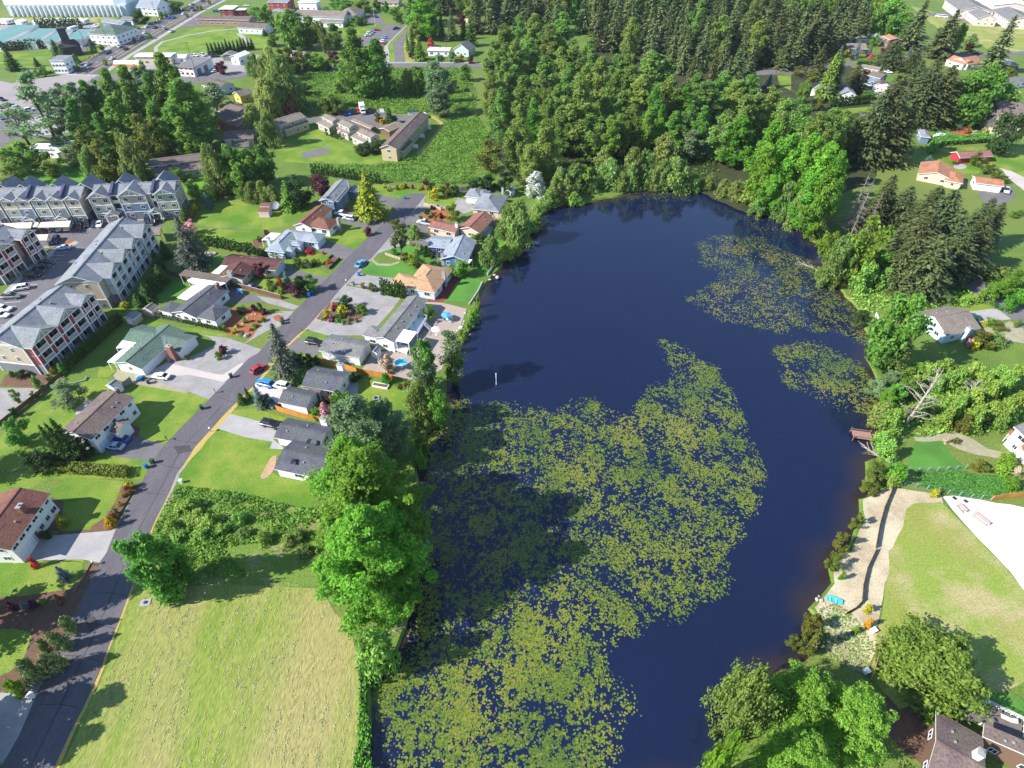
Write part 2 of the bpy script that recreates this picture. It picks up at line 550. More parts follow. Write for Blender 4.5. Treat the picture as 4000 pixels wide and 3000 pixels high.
for a_,c_ in(((1150,1130),(1440,1180)),((1500,700),(1700,730)),((1330,900),(1570,950)),((1880,330),(2040,380))):
    strip('crack_seal',[px('S1',*a_),px('S1',(a_[0]+c_[0])/2+14,(a_[1]+c_[1])/2+12),px('S1',*c_)],.09,.055,mat('tar_seam',(.04,.038,.042)))
sheet('road_patch',pxs('S1',1500,760,1640,750,1660,800,1540,830),.053,mat('fresh_patch',(.07,.064,.072),scale=.5))
sheet('road_patch',pxs('L1',640,520,720,500,760,560,690,640),.053,mat('fresh_patch',(.07,.064,.072),scale=.5))
strip('road_seam',[((a[0]+b[0])/2,(a[1]+b[1])/2)for a,b in zip(pxs('L1',150,1640,480,1000,720,500)+pxs('S1',1150,1480,1550,760,1900,395),pxs('L1',330,1640,620,1000,850,500)+pxs('S1',1250,1480,1590,800,1940,420))],.12,.054,mat('tar_seam',(.04,.038,.042)))
# left foreground
sheet('lawn',pxs('P',-80,2120,60,2200,330,2185,320,2230,268,2300,300,2345,130,2400,-150,2420),.024,m_lawn)
sheet('lawn',pxs('P',-120,2460,90,2455,122,2470,118,2510,92,2570,70,2620,-20,2650,-120,2660),.024,m_lawn)
sheet('planting_bed',pxs('L1',-100,380,180,345,560,290,650,210,690,95,640,85,330,78,345,70,760,95,640,330,500,610,440,790,290,1085,-150,1085,-60,980,70,930,170,850,240,640,100,600,-150,610),.03,m_mulch,.15)
sheet('lawn',pxs('L1',-150,615,100,603,225,620,240,650,215,740,170,850,60,935,-150,985),.036,m_lawn)
sheet('lawn',pxs('L1',-150,190,60,165,330,95,560,85,638,95,555,290,330,325,-150,380),.036,m_lawn)
sheet('driveway',pxs('L1',-200,1085,295,1090,262,1140,150,1410,30,1620,-300,1700),.04,m_conc)
sheet('gravel_patch',pxs('L1',215,1010,290,960,350,940,340,985,285,1085,190,1070),.045,m_gravel,.1)
sheet('driveway',pxs('S1',200,1659,330,1500,480,1530,950,1490,1000,1480,930,1659)+pxs('L1',825,0,760,95,640,70,330,75,100,100),.045,m_conc)
sheet('lawn',pxs('S1',400,1160,620,1035,1080,1060,1060,1110,1000,1240,890,1400,800,1440,780,1480,520,1490,380,1480,440,1300),.024,m_lawn,.12)
sheet('planting_bed',pxs('S1',520,1490,780,1480,810,1435,900,1380,1000,1240,1060,1085,1215,1080,1150,1180,1020,1400,960,1490,480,1535),.03,m_mulch,.12)
sheet('planting_bed',pxs('S1',440,1200,550,1240,520,1490,330,1500,380,1330),.03,m_mulch,.1)
sheet('gravel_shoulder',pxs('S1',1215,1080,1240,1050,1000,1480,960,1490,1040,1390,1160,1180),.034,m_gravel,.12)
sheet('lawn',pxs('S1',-100,1250,120,1180,420,1060,620,1035,1240,1050,1270,990,1300,900,1100,840,850,830,500,900,100,1000,-150,1010),.02,m_lawn,.1)
sheet('lawn',pxs('S1',-150,960,-100,780,120,560,430,340,580,170,760,170,930,180,1000,260,900,330,510,650,700,820,500,900,200,960),.022,m_lawn,.15)
sheet('lawn',pxs('S1',1120,290,1230,225,1600,280,1800,355,1430,740,1290,715,1230,680,1100,560,1180,430),.024,m_lawn,.12)
sheet('driveway',pxs('S1',850,800,1000,640,1230,690,1430,745,1320,890,1000,850),.04,m_asph2)
sheet('front_walk',pxs('S1',1040,560,1110,560,1215,600,1190,680,1050,660,1000,640),.042,mat('red_pavers',(.17,.09,.08),(.13,.07,.065),scale=1.5,fine=.2))
sheet('patio',pxs('S1',640,450,760,350,850,350,760,430,660,490),.03,m_conc,.1)
sheet('garden_bed',pxs('S1',990,150,1140,190,1330,200,1640,270,1600,300,1200,230,1000,180),.028,m_path,.15)
sheet('lot_pavement',pxs('S1',-200,260,350,255,330,320,60,550,-200,620),.03,m_gravel)
sheet('planting_bed',pxs('S1',0,240,50,140,300,110,560,90,590,110,430,240,350,255),.034,m_mulch,.15)
# green-roofed house: driveway of broken concrete and gravel
sheet('gravel_yard',pxs('D',640,1490,750,1370,1260,1100,1560,1070,1990,860,1850,740,1700,690,2180,760,2900,1000)+pxs('S1',2150,10,1800,355,1640,290,1330,200),.03,m_gravel,.1)
sheet('driveway',pxs('D',720,1380,1100,1200,1260,1100,1020,960,1160,1200,1480,1270,2070,1400,2400,1180,2620,1250)+pxs('S1',2000,160,1930,210,1640,140,1500,150),.036,m_tan,.2)
sheet('yard_grass',pxs('D',820,480,1000,470,1290,570,1380,560,2180,690,2170,760,1700,690,1130,530,900,560,640,520),.026,m_lawn,.25)
sheet('lawn',pxs('D',-50,1230,0,1210,130,1220,280,1290,100,1420,-100,1440),.024,m_lawn,.1)
sheet('bare_yard',pxs('D',200,1400,280,1290,700,1380,620,1480,500,1520,300,1480),.022,m_path,.2)
# dark-roofed house: drive, red bark bed
sheet('driveway',pxs('E',1330,740,1560,880,1760,890,2200,1000,2212,985)+pxs('R6',0,1000,100,1020,215,1045,420,1045,330,1140,200,1140)+pxs('E',1990,1240,1830,1130,1340,1110,1030,1050),.036,m_asph2)
sheet('gravel_strip',pxs('E',1780,900,2212,1000)+pxs('R6',0,1000,215,1045,370,1100,330,1130,120,1075)+pxs('E',2100,1090,1900,1000),.042,m_gravel,.1)
sheet('bark_bed',pxs('E',1390,1110,1600,1110,1990,1240,1800,1480,1690,1640,1300,1590,1060,1450,1100,1420,1300,1200),.032,m_mulchr,.15)
sheet('driveway',pxs('E',1990,1240,2120,1210,2250,1200)+pxs('R6',200,1140,330,1140,210,1270,100,1310,-60,1400,-130,1440)+pxs('E',1690,1640,1800,1480),.038,m_gravel)
sheet('bark_bed',pxs('R6',150,1190,190,1170,240,1190,255,1230,220,1240,160,1220),.044,m_mulchr,.05)
# red-brown roofed house
sheet('lawn',pxs('E',1700,690,1900,600,2212,590)+pxs('R6',0,850,60,840,150,800,300,860,250,960,130,970,0,940)+pxs('E',1980,830,1760,770),.024,m_lawn,.12)
sheet('driveway',pxs('R6',165,820,245,750,380,790,560,840,640,850,560,920,480,900,330,860),.036,m_asph2)
sheet('lawn',pxs('R6',380,745,520,770,640,830,560,840,440,810,370,790),.03,m_lawn,.1)
sheet('lawn',pxs('R6',340,690,380,650,480,625,560,635,640,680,590,725,480,715,400,700),.026,m_lawn,.08,1)
sheet('bark_bed',pxs('R6',590,725,660,660,730,690,630,780,600,760),.03,m_mulch,.05)
sheet('driveway',pxs('R6',520,610,600,540,740,570,860,610,770,700,640,650,560,620),.036,m_asph2)
sheet('lawn',pxs('R6',600,480,640,470,760,420,920,420,980,490,870,605,730,570,600,520),.026,m_lawn,.08)
sheet('driveway',pxs('R6',680,310,760,300,1040,375,1110,375,1000,480,900,420,760,370),.036,m_asph2)
sheet('bark_bed',pxs('R6',640,250,780,240,860,300,1080,340,1100,372,1000,350,780,300),.03,m_mulchr,.1)
sheet('garden_bed',pxs('R6',-30,530,120,450,180,470,60,560,-20,620),.028,m_mulch,.1)
sheet('lawn',pxs('R5',1660,460,1800,220,2000,190,2212,150)+pxs('R6',100,100,420,250,480,280,320,380,100,450,-60,600)+pxs('R5',2100,620,1850,540,1620,500),.018,m_lawn,.2)
sheet('lawn',pxs('E',600,250,800,250,1250,200,1300,190,1010,500,880,560,600,480,480,330),.018,m_lawn2,.2)
sheet('lawn',pxs('E',60,560,420,540,600,720,400,940,100,1050,-150,1000),.018,m_lawn2,.2)
# cul-de-sac end, north lawns
sheet('driveway',pxs('R6',1030,110,1130,150,1290,180,1200,235,1120,235,900,130),.036,m_asph2,.1)
sheet('lawn',pxs('R6',900,100,1030,40,1240,60,1480,90,1480,125,1330,128,1290,170,1130,150),.022,m_lawn,.15)
sheet('lawn',pxs('R6',1470,125,1560,150,1700,150,1745,160,1700,230,1640,235,1530,210,1440,205),.026,m_lawn,.1)
sheet('driveway',pxs('R6',1440,205,1530,212,1640,235,1700,230,1745,160,1830,180,1900,260,1800,300,1700,260,1440,240),.036,m_gravel)
sheet('driveway',pxs('R6',1300,350,1400,240,1470,240,1480,260,1390,370,1520,400,1480,460,1280,440,1200,450),.044,m_asph2)
sheet('bark_bed',pxs('R6',1390,350,1480,260,1560,250,1700,260,1720,350,1530,370,1520,420,1400,370),.03,m_mulchr,.1)
sheet('gravel_yard',pxs('R6',1180,470,1310,510,1510,500,1510,590,1290,560,1120,620,1060,640,1000,690),.034,m_gravel,.15)
sheet('driveway',pxs('R6',1310,515,1450,530,1520,560,1510,600,1330,560),.04,m_asph2)
sheet('lawn',pxs('R6',1130,600,1290,560,1420,580,1520,620,1600,650,1600,720,1480,720,1300,640,1140,650),.026,m_lawn2,.12)
sheet('lawn',pxs('R6',895,800,990,695,1040,740,1100,745,1230,720,1390,770,1360,830,1200,850,1000,830),.03,m_lawn2,.06,1)
sheet('path',pxs('R6',1010,690,1060,730,1160,730,1240,710,1240,725,1160,750,1040,745,1000,705),.036,m_path,.05)
sheet('driveway',pxs('R6',780,890,890,810,1000,835,1200,855,1180,890,1080,920,1060,960,830,920),.034,m_gravel)
sheet('driveway',pxs('R6',440,1300,640,1070,770,920,1060,965,1250,1030,1200,1100,1060,1260,940,1350,620,1350),.034,m_gravel)
sheet('bark_bed',pxs('R6',520,1210,640,1060,700,1060,820,1120,940,1150,920,1200,800,1255,660,1240),.042,m_mulch,.1)
sheet('lawn',pxs('R6',360,1370,430,1310,620,1350,570,1410),.03,m_lawn,.08)
sheet('driveway',pxs('R6',285,1440,360,1370,570,1410,560,1490,520,1530,270,1480),.036,m_asph2)
sheet('lawn',pxs('R6',180,1640,270,1480,530,1535,530,1640)+pxs('S2',440,70,400,250,130,150),.026,m_lawn,.1)
sheet('patio_yard',pxs('R6',1470,1060,1620,1070,1820,1120,1760,1290,1720,1400,1640,1480,1610,1640)+pxs('S2',1500,150,1370,190,880,100)+pxs('R6',920,1640,950,1600,1000,1500,1200,1480,1350,1300),.03,mat('paver_yard',(.36,.29,.25),(.30,.25,.215),scale=.4,fine=.15,bscale=4))
sheet('lawn',pxs('R6',1640,1050,1720,920,1780,850,1900,850,1955,890,1920,970,1830,1060,1720,1060),.034,m_lawn2,.06)
sheet('deck_paving',pxs('R6',1480,1060,1500,1000,1640,830,1720,840,1780,850,1640,1040,1600,1060),.03,mat('red_paving',(.22,.05,.04),(.17,.04,.035),scale=1,fine=.15))
sheet('lawn',pxs('R6',1890,790,1960,700,2050,750,2000,830),.03,m_lawn2,.1)
sheet('lawn',pxs('R6',2060,520,2150,500,2140,560,2050,580),.03,m_lawn2,.1)
# house row by the lake, south end
sheet('driveway',pxs('S2',-30,290,0,200,150,230,290,240,200,380,100,420,0,340),.036,mat('pale_gravel',(.52,.48,.45),(.44,.40,.38),scale=.5,fine=.15,bscale=5),.1)
sheet('lawn',pxs('S2',830,160,1000,190,1180,210,1400,240,1390,460,1310,640,1240,640,1000,520,840,450,900,300),.024,m_lawn,.15)
sheet('patio',pxs('S2',700,270,800,190,890,210,880,300,830,350),.03,m_conc)
sheet('lawn',pxs('S2',-220,450,0,430,260,520,190,560,0,530,-230,490),.026,m_lawn,.1)
sheet('driveway',pxs('S1',1860,600,1990,480)+pxs('S2',0,535,190,575,150,700,260,790,120,780,140,720,-100,680),.034,m_conc)
sheet('lawn',pxs('S1',1500,1100,1560,1000,1680,800,1850,610)+pxs('S2',-100,670,140,720,120,780,250,800,190,840,100,960,200,1020,530,1090,480,1300,200,1250,-100,1210),.026,m_lawn,.12)
sheet('bark_bed',pxs('S2',185,835,130,850,70,960,30,1030,60,1048,110,1020,160,960),.032,mat('tan_bark',(.42,.27,.17),(.34,.22,.14),scale=1,fine=.25,bscale=6),.06,1)
# bramble hollow and mown field
sheet('brush_ground',pxs('S1',1330,1500,1440,1250,1520,1120)+pxs('S2',-100,1220,200,1255,480,1300,560,1400,560,1659,300,1659)+pxs('L2',480,130,470,280,180,260,-150,270,-400,260,-800,320,-980,300),.022,m_brown,.3)
sheet('mown_field',pxs('L1',985,345,1080,300,1400,280,1750,260,1952,265)+pxs('L2',250,270,480,300,720,620,800,850,800,900,790,1100,800,1300,770,1500,740,1750)+pxs('L1',440,1760,500,1600,640,1280,760,1000,880,740),.03,m_hay,.3)
# south-east: shore, lawns, white yard
sheet('sandy_shore',pxs('S4',1080,1110,1200,1130,1500,1180,1520,1260,1250,1270,1150,1450,1090,1659)+pxs('L4',935,0,900,250,870,480,840,600,820,800,740,960,620,900,440,800,440,560,360,430,440,345,500,245,510,130,640,0)+pxs('S4',720,1659,790,1480,850,1380,810,1300,830,1225,900,1180,1000,1110),.02,m_sand,.35)
sheet('lawn',pxs('S4',1090,1640,1150,1450,1200,1320,1260,1255,1500,1245,1590,1330,1690,1440,1760,1500,1900,1659)+pxs('L4',1960,300,2100,420,2100,900,1800,1100,1500,1080,1000,1200,780,960,840,640,880,480,900,250,935,0),.03,m_dry,.25)
sheet('white_yard',pxs('S4',1515,1195,1600,1185,1850,1230,2212,1290,2600,1350,2600,2050)+pxs('L4',2400,560,1952,300,1850,170,1690,0)+pxs('S4',1850,1600,1690,1420,1600,1310),.036,m_white,.2)
sheet('garden_lawn',pxs('S4',1240,800,1290,720,1500,700,1600,850,1700,930,1750,950,1300,970,1210,960),.026,m_lawn2,.3)
sheet('garden_lawn',pxs('S4',1280,980,1640,960,1800,1000,2000,1010,2212,1130,2212,1190,1930,1220,1650,1190,1340,1110),.026,m_lawn2,.3)
sheet('garden_path',pxs('S4',1270,690,1460,660,1620,640,1760,690,1900,780,2150,830,2150,900,1900,840,1780,830,1500,720,1290,720),.028,m_path,.3)
sheet('planting_bed',pxs('L4',900,1000,1200,1180,1500,1080,1480,1290,1250,1300,1190,1659,900,1400),.02,m_mulch,.3)
sheet('lawn',pxs('L4',1700,1130,1750,1080,1960,1150,2100,1300,2100,1420,1940,1290),.04,m_lawn2,.1)
# east road and its drive
sheet('road',pxs('R8',1690,930,1970,1110,2212,1290,2600,1580,2900,1560,2212,1115,1880,905,1780,800,1650,700,1500,640,1460,660,1600,800),.05,m_asph2)
sheet('road_verge',pxs('R8',1880,905,2212,1115,2500,1290,2500,1330,2212,1150,1870,935),.046,m_verge,.2)
sheet('driveway',pxs('R8',1640,1190,1700,1150,1920,1120,1985,1120,2100,1210,1950,1230,1720,1240),.04,m_conc)
sheet('lawn',pxs('R8',1560,1080,1800,1060,1890,1080,1970,1110,1920,1125,1650,1170),.03,m_lawn,.15)
sheet('driveway',pxs('R8',1800,1300,2100,1230,2212,1290,2212,1420,2000,1390,1820,1340),.034,m_path,.2)
sheet('lawn',pxs('R8',950,1170,1100,1150,1300,1160,1300,1290,980,1270),.03,m_lawn,.1)
# north-east gardens
sheet('lawn',pxs('R4',1340,1090,1480,1100,1700,1180,1740,1200,1540,1200,1400,1140),.03,m_lawn2,.2)
sheet('planting_bed',pxs('R4',1290,1050,1400,1060,1560,1090,1720,1130,1860,1190,1740,1200,1500,1110,1330,1090),.034,m_mulchr,.15)
sheet('lawn',pxs('R4',1720,1080,1860,1070,1900,1130,1860,1190,1740,1130),.03,m_lawn2,.2)
sheet('field',pxs('R4',1380,1330,1440,1290,1650,1280,2000,1250,2400,1300,2600,1900,2212,1659,2000,1440,1800,1500,1640,1500,1450,1420,1200,1430,1100,1420),.022,m_lawn,.3)
sheet('dirt_track',pxs('R4',2000,1450,2100,1480,2212,1530,2400,1600,2400,1700,2212,1650,2080,1540),.03,m_tan,.3)
sheet('patio',[px('R4',1660+58*math.cos(a*pi/8),1440+22*math.sin(a*pi/8))for a in range(16)],.034,m_conc)
sheet('driveway',pxs('R4',1560,1590,1700,1570,1800,1600,2030,1659)+pxs('R8',2110,60,2140,140,2080,200,1900,240,1820,150,1830,60,1580,40),.034,m_asph2)
sheet('driveway',pxs('R4',1840,1160,1980,1150,2000,1190,1860,1195),.036,m_gravel)
sheet('lawn',pxs('R4',560,950,940,915,950,960,700,980),.026,m_lawn,.15)
sheet('lawn',pxs('R4',80,650,200,640,200,780,100,740),.026,m_lawn,.15)
sheet('lawn',pxs('R4',930,820,1070,815,1060,880,960,880),.026,m_lawn,.1)
sheet('driveway',pxs('R4',800,780,900,770,1040,800,1000,820,860,815),.03,m_asph2)
sheet('driveway',pxs('R4',790,975,930,975,920,1020,800,1030),.03,m_asph2)
sheet('school_field',pxs('R4',1230,50,1420,100,1560,140,1700,200,2212,215,2400,430,2212,470,1900,420,1500,260,1400,200),.02,m_dry,.6)
sheet('road',pxs('R4',-100,610,60,600,200,600,360,585,720,535,1000,510,1050,540,730,565,400,610,200,640,60,645,-100,650),.05,m_asph2)
sheet('road',pxs('R4',1040,520,1180,480,1500,470,2000,460,2212,440,2500,420,2500,450,2212,470,2000,490,1500,495,1200,510),.05,m_asph2)
sheet('parking_lot',pxs('R4',1380,110,1560,105,1700,180,2212,200,2212,215,1700,205,1500,140,1390,135),.04,m_asph2)
# north: school drive, cross street, park, arterial
sheet('road',pxs('R2',1200,545,1195,430,1185,385,1280,270,1300,230,1312,260,1295,310,1272,385,1270,420,1288,545),.05,m_asph2)
sheet('pavement',pxs('R2',1130,545,1108,440,1112,400,1150,360,1290,225,1305,222,1165,360,1140,400,1150,450,1152,545),.06,m_conc)
sheet('lawn',pxs('R2',1152,540,1150,440,1145,405,1165,365,1300,240,1280,270,1190,365,1180,400,1197,440,1200,540),.03,m_lawn)
sheet('lawn',pxs('R2',1290,540,1275,400,1300,320,1400,340,1370,530),.02,m_dry,.3)
sheet('parking_lot',pxs('R2',760,370,950,300,1010,250,990,215,870,190,930,130,1060,120,1090,150,1100,210,1290,225,1150,360,1100,400,1060,390,900,400),.04,m_asph2)
sheet('lawn',pxs('R2',700,250,870,235,1000,250,940,300,760,320),.046,m_lawn)
sheet('lawn',pxs('R2',970,215,1020,208,1120,235,1120,245,1000,250),.046,m_lawn)
sheet('cross_street',pxs('R1',860,640,1500,660,1700,640,2100,630)+pxs('R2',0,590,300,580,700,585,1100,545,1290,545,1850,545,2212,540,2212,575,1850,585,1100,582,700,610,300,615,0,640)+pxs('R1',2060,680,1900,700,1640,720,1000,760,600,800),.05,m_asph2)
sheet('pavement',pxs('R2',1080,536,1500,538,1850,538,1850,546,1280,546,1080,546),.056,m_conc)
sheet('arterial_road',pxs('R1',560,640,700,560,960,425,1130,320,1250,240,1400,165,1560,100,1800,-30,2100,-200,2250,-200,1920,0,1700,110,1530,215,1400,290,1250,380,1100,470,960,560,860,645),.05,m_asph)
sheet('pavement',pxs('R1',500,640,900,420,1200,245,1540,85,1740,-20,1790,-30,1560,92,1250,232,960,417,560,638),.06,m_conc)
sheet('pavement',pxs('R1',870,650,970,565,1110,475,1410,293,1710,113,1930,0,1960,0,1730,120,1420,315,1130,490,1000,580,900,650),.06,m_conc)
strip('lane_line',pxs('R1',640,640,1000,455,1320,260,1600,125,1860,-20),.3,.07,m_line,dash=(3,8))
strip('lane_line',pxs('R1',760,645,1050,480,1360,285,1650,120,1900,-20),.3,.07,m_yel)
strip('lane_line',pxs('R1',700,642,1030,465,1340,270,1620,122,1880,-20),.3,.07,m_yel)
strip('stop_line',pxs('R1',570,645,870,650),.6,.07,m_line)
sheet('median',pxs('R1',1120,390,1170,350,1230,335,1170,375),.09,m_mulch)
sheet('intersection',pxs('R1',-300,640,100,720,560,640,870,650,1000,760,600,830,300,900,0,1050,-300,1100),.045,mat('pinkish_pavement',(.30,.262,.26),(.25,.22,.222),scale=.06,rough=.9,fine=.1,bscale=2))
sheet('parking_lot',pxs('R1',-300,880,300,860,820,800,830,1080,500,1180,100,1210,0,1280,-300,1500),.03,m_asph2)
sheet('bright_forecourt',pxs('R1',180,1060,480,940,800,950,800,1110,400,1170,200,1170),.036,m_conc)
sheet('park_lawn',pxs('R1',1340,420,1400,380,1550,300,1700,235,2120,225,2300,230,2400,420,1900,400,1780,455,1480,475,1380,460),.026,m_lawn,.3)
strip('path',pxs('R1',1350,450,1345,410,1400,365,1600,310,1850,265,2110,245),2.2,.04,m_conc)
strip('path',pxs('R1',1470,478,1600,470,1790,460),2.2,.04,m_conc)
strip('path',pxs('R1',2060,290,2110,330,2160,375),3,.04,m_conc)
sheet('parking_lot',pxs('R1',1720,110,1730,140,1730,190,2120,200,2120,215,1560,235,1540,215),.04,m_asph2)
sheet('parking_lot',pxs('R1',1480,500,1780,470,1900,500,2200,470)+pxs('R2',100,480,150,590)+pxs('R1',2100,625,1700,640,1500,660,1200,640,1000,600),.03,m_gravel)
sheet('parking_lot',pxs('R1',640,400,700,340,780,270,850,240,1040,350,950,400,830,390,700,450),.03,m_asph2)
sheet('storage_yard',pxs('R1',-200,160,700,160,870,200,760,330,400,420,-200,430),.022,m_gravel)
sheet('meadow',pxs('R1',-100,155,900,150,1000,160,900,190,350,205,-100,190),.026,m_dry,.3)
sheet('meadow',pxs('R1',-100,470,420,455,440,490,400,540,-100,560),.026,m_lawn,.3)
sheet('meadow',pxs('R1',100,600,200,570,420,570,480,620,200,670,80,640),.024,m_lawn,.3)
sheet('meadow',pxs('R1',-150,1660,200,1500,500,1420,800,1420,820,1640,400,1720),.02,m_lawn3,.5)
sheet('lawn',pxs('R1',1590,1659,1600,1560,1760,1520,1900,1560,1850,1659),.02,m_lawn3,.3)
# condominium court
sheet('condo_lawn',pxs('R2',160,1220,420,1130,520,1110,700,1210,830,1260,860,1320,1080,1310,1110,1360,1310,1370,1480,1250,1580,1090,1500,1010,1560,1000,1620,1060,1600,1110,1450,1290,1380,1350,1250,1390,1000,1420,500,1410,200,1400),.024,m_lawn,.25)
sheet('condo_drive',pxs('R2',390,1010,560,1010,760,960,1000,960,1060,950,1200,990,1340,1000,1300,1060,1180,1080,1050,1110,900,1060,540,1050,400,1060),.04,m_asph2)
sheet('sport_court',pxs('R2',385,1320,590,1278,650,1318,430,1372),.04,m_asph2)
sheet('planting_bed',pxs('R2',1000,1040,1080,1010,1200,1040,1230,1060,1150,1090,1060,1075),.05,m_mulchr,.1)
strip('footpath',pxs('R2',1510,1000,1600,1060,1600,1110,1500,1230,1400,1330),1.6,.034,mat('orange_path',(.42,.27,.12),(.36,.25,.10),scale=1,fine=.2))
# apartment car park
sheet('parking_lot',pxs('A',-500,1000,500,980,1290,950,1760,940,2212,930)+pxs('B',700,930,1000,960,1050,1050,800,1050,200,1200)+pxs('C',1200,600,640,850,0,1500,-500,1700,-500,900,60,640)+pxs('A',640,1659,1000,1390,640,1400,500,1420,-300,1420),.04,mat('lot_asphalt',(.15,.135,.15),(.12,.11,.125),scale=.2,fine=.1,bscale=4))
sheet('pavement',pxs('C',60,640,350,330,600,60,640,0)+pxs('A',640,1659,900,1430,990,1420)+pxs('A',820,1659)+pxs('C',800,30,500,270,250,560,80,720,60,660),.10,m_conc)
sheet('pavement',pxs('A',650,1390,900,1370,1060,1350,1240,1260,1370,1320,1300,1365,1060,1370,900,1410,660,1420),.10,m_conc)
sheet('bark_bed',pxs('A',1070,1350,1090,1300,1240,1260,1300,1290,1200,1340),.11,m_mulchr,.05)
sheet('pavement',pxs('A',1290,960,1480,935,1750,930,1750,945,1480,970,1300,1005),.10,m_conc)
sheet('pavement',pxs('B',600,910,920,890,960,850,1030,850,1040,880,1250,875,1240,900,1000,920,620,940),.10,m_conc)
sheet('lawn',pxs('A',1280,940,1560,890,1760,890,2050,850,1980,900,1700,930,1300,965),.11,m_lawn,.1)
sheet('lawn',pxs('B',510,870,900,850,930,880,600,910),.11,m_lawn,.1)
for a,c in(((960,1485),(1180,1470)),((890,1550),(1120,1535)),((830,1612),(1060,1598)),((1560,1090),(1500,1010)),((1700,1080),(1660,1010)),((850,1135),(830,1060))):
    strip('bay_line',[px('A',*a),px('A',*c)],.14,.056,m_line)
for a,c in(((940,120),(1010,118)),((880,188),(940,184)),((720,355),(780,350)),((460,432),(715,415)),((390,500),(650,488)),((510,566),(580,560)),((260,650),(505,636)),((80,808),(355,790)),((50,882),(280,868)),((0,1200),(60,1190))):
    strip('bay_line',[px('C',*a),px('C',*c)],.14,.056,m_line)

# ------------------------------------------------------------------ buildings
def shingle(name,col):
    return mat(name,col,tuple(c*.66 for c in col),scale=.35,rough=.9,spec=.15,fine=.3,bscale=3.2,bump=.3,stretch=(0,1,1),col3=(col[0]*.8+.01,col[1]*.86+.012,col[2]*.8),scale3=.22)
def siding(name,col):
    return mat(name,col,tuple(c*.93 for c in col),scale=.4,rough=.75,spec=.2,fine=.07,bscale=4,stretch=(0,1,1))
r_slate=shingle('slate_shingle',(.235,.24,.275));r_dark=shingle('dark_shingle',(.105,.105,.13));r_blue=shingle('blue_grey_shingle',(.28,.31,.37))
r_green=shingle('green_shingle',(.115,.165,.145));r_red=shingle('red_brown_shingle',(.20,.085,.07));r_maroon=shingle('maroon_shingle',(.125,.055,.055))
r_tan=shingle('tan_shingle',(.46,.27,.17));r_brown=shingle('brown_shingle',(.17,.125,.12));r_taupe=shingle('taupe_shingle',(.235,.19,.17))
r_grey=shingle('grey_shingle',(.20,.19,.20));r_terra=shingle('terracotta_roof',(.42,.19,.12));r_steel=plain('white_roof_metal',(.82,.82,.82),.5)
r_teal=mat('teal_metal_roof',(.13,.27,.24),(.11,.23,.205),scale=.1,rough=.45,fine=.05)
w_white=siding('white_siding',(.80,.79,.77));w_cream=siding('cream_siding',(.62,.53,.38));w_blue=siding('blue_siding',(.085,.16,.36));w_slateb=siding('slate_blue_siding',(.14,.21,.30))
w_beige=siding('beige_siding',(.48,.40,.31));w_grey=siding('grey_siding',(.20,.205,.215));w_sage=siding('sage_siding',(.34,.36,.29));w_red=siding('red_siding',(.30,.055,.05))
w_pale=siding('pale_blue_siding',(.50,.58,.66));w_pink=siding('pale_pink_siding',(.66,.52,.50));w_barn=siding('barn_red_boards',(.36,.035,.05));w_taupe=siding('taupe_siding',(.42,.37,.31));w_brown=siding('brown_boards',(.17,.10,.07))
m_trim=plain('white_trim',(.82,.82,.82),.5);m_glass=mat('window_glass',(.03,.035,.045),(.02,.025,.03),rough=.08,spec=.6,fine=0);m_shadeblack=plain('black_and_recess_shade',(.03,.027,.027));m_brick=mat('red_brick',(.28,.13,.10),(.22,.10,.08),scale=2,fine=.2)
m_wood=mat('brown_wood',(.17,.09,.055),(.12,.065,.04),scale=1.5,fine=.2,bscale=8);m_cedar=mat('cedar_boards',(.55,.235,.055),(.45,.19,.045),scale=.6,fine=.14,bscale=6);m_post=plain('grey_post',(.30,.29,.28));m_steel=plain('steel',(.45,.46,.48),.35,.5,.6)

_win={}
def win_meshes(wd,ht,trim):
    k=(round(wd,2),round(ht,2),trim.name)
    if k not in _win:
        b=MB();t=.1
        b.box(-wd/2,wd/2,-.07,.03,ht-t,ht);b.box(-wd/2,wd/2,-.07,.03,0,t)
        b.box(-wd/2,-wd/2+t,-.07,.03,t,ht-t);b.box(wd/2-t,wd/2,-.07,.03,t,ht-t);b.box(-.03,.03,-.06,.03,t,ht-t)
        g=MB();g.box(-wd/2+t,wd/2-t,-.025,.02,t,ht-t)
        _win[k]=(b.mesh('window_frame',trim),g.mesh('window_pane',m_glass))
    return _win[k]
def add_window(parent,P,rz,wd=1.5,ht=1.2,trim=None):
    a,g=win_meshes(wd,ht,trim or m_trim)
    o=link('window',a,parent,P,rz)
    link('pane',g,o)
    return o
_doors={}
def add_door(parent,P,rz,wd,ht,m,kind):
    k=(round(wd,2),round(ht,2),m.name,kind)
    if k not in _doors:
        b=MB()
        if kind=='garage_door':
            n=4
            for i in range(n):
                b.box(-wd/2,wd/2,-.05,.02,ht*i/n+.015,ht*(i+1)/n-.015)
            b.box(-wd/2,wd/2,-.02,.01,0.01,ht-.02)
            b.box(-wd/2-.1,-wd/2-.005,-.08,.02,0,ht+.1);b.box(wd/2+.005,wd/2+.1,-.08,.02,0,ht+.1);b.box(-wd/2-.1,wd/2+.1,-.085,.02,ht+.005,ht+.12)
        else:
            b.box(-wd/2,wd/2,-.04,.02,0,ht);b.box(-wd/2-.08,-wd/2-.002,-.07,.02,0,ht);b.box(wd/2+.002,wd/2+.08,-.07,.02,0,ht);b.box(-wd/2-.08,wd/2+.08,-.07,.02,ht+.002,ht+.09)
        _doors[k]=b.mesh(kind,m)
    return link(kind,_doors[k],parent,P,rz)
SIDE={'s':0,'e':pi/2,'n':pi,'w':-pi/2}
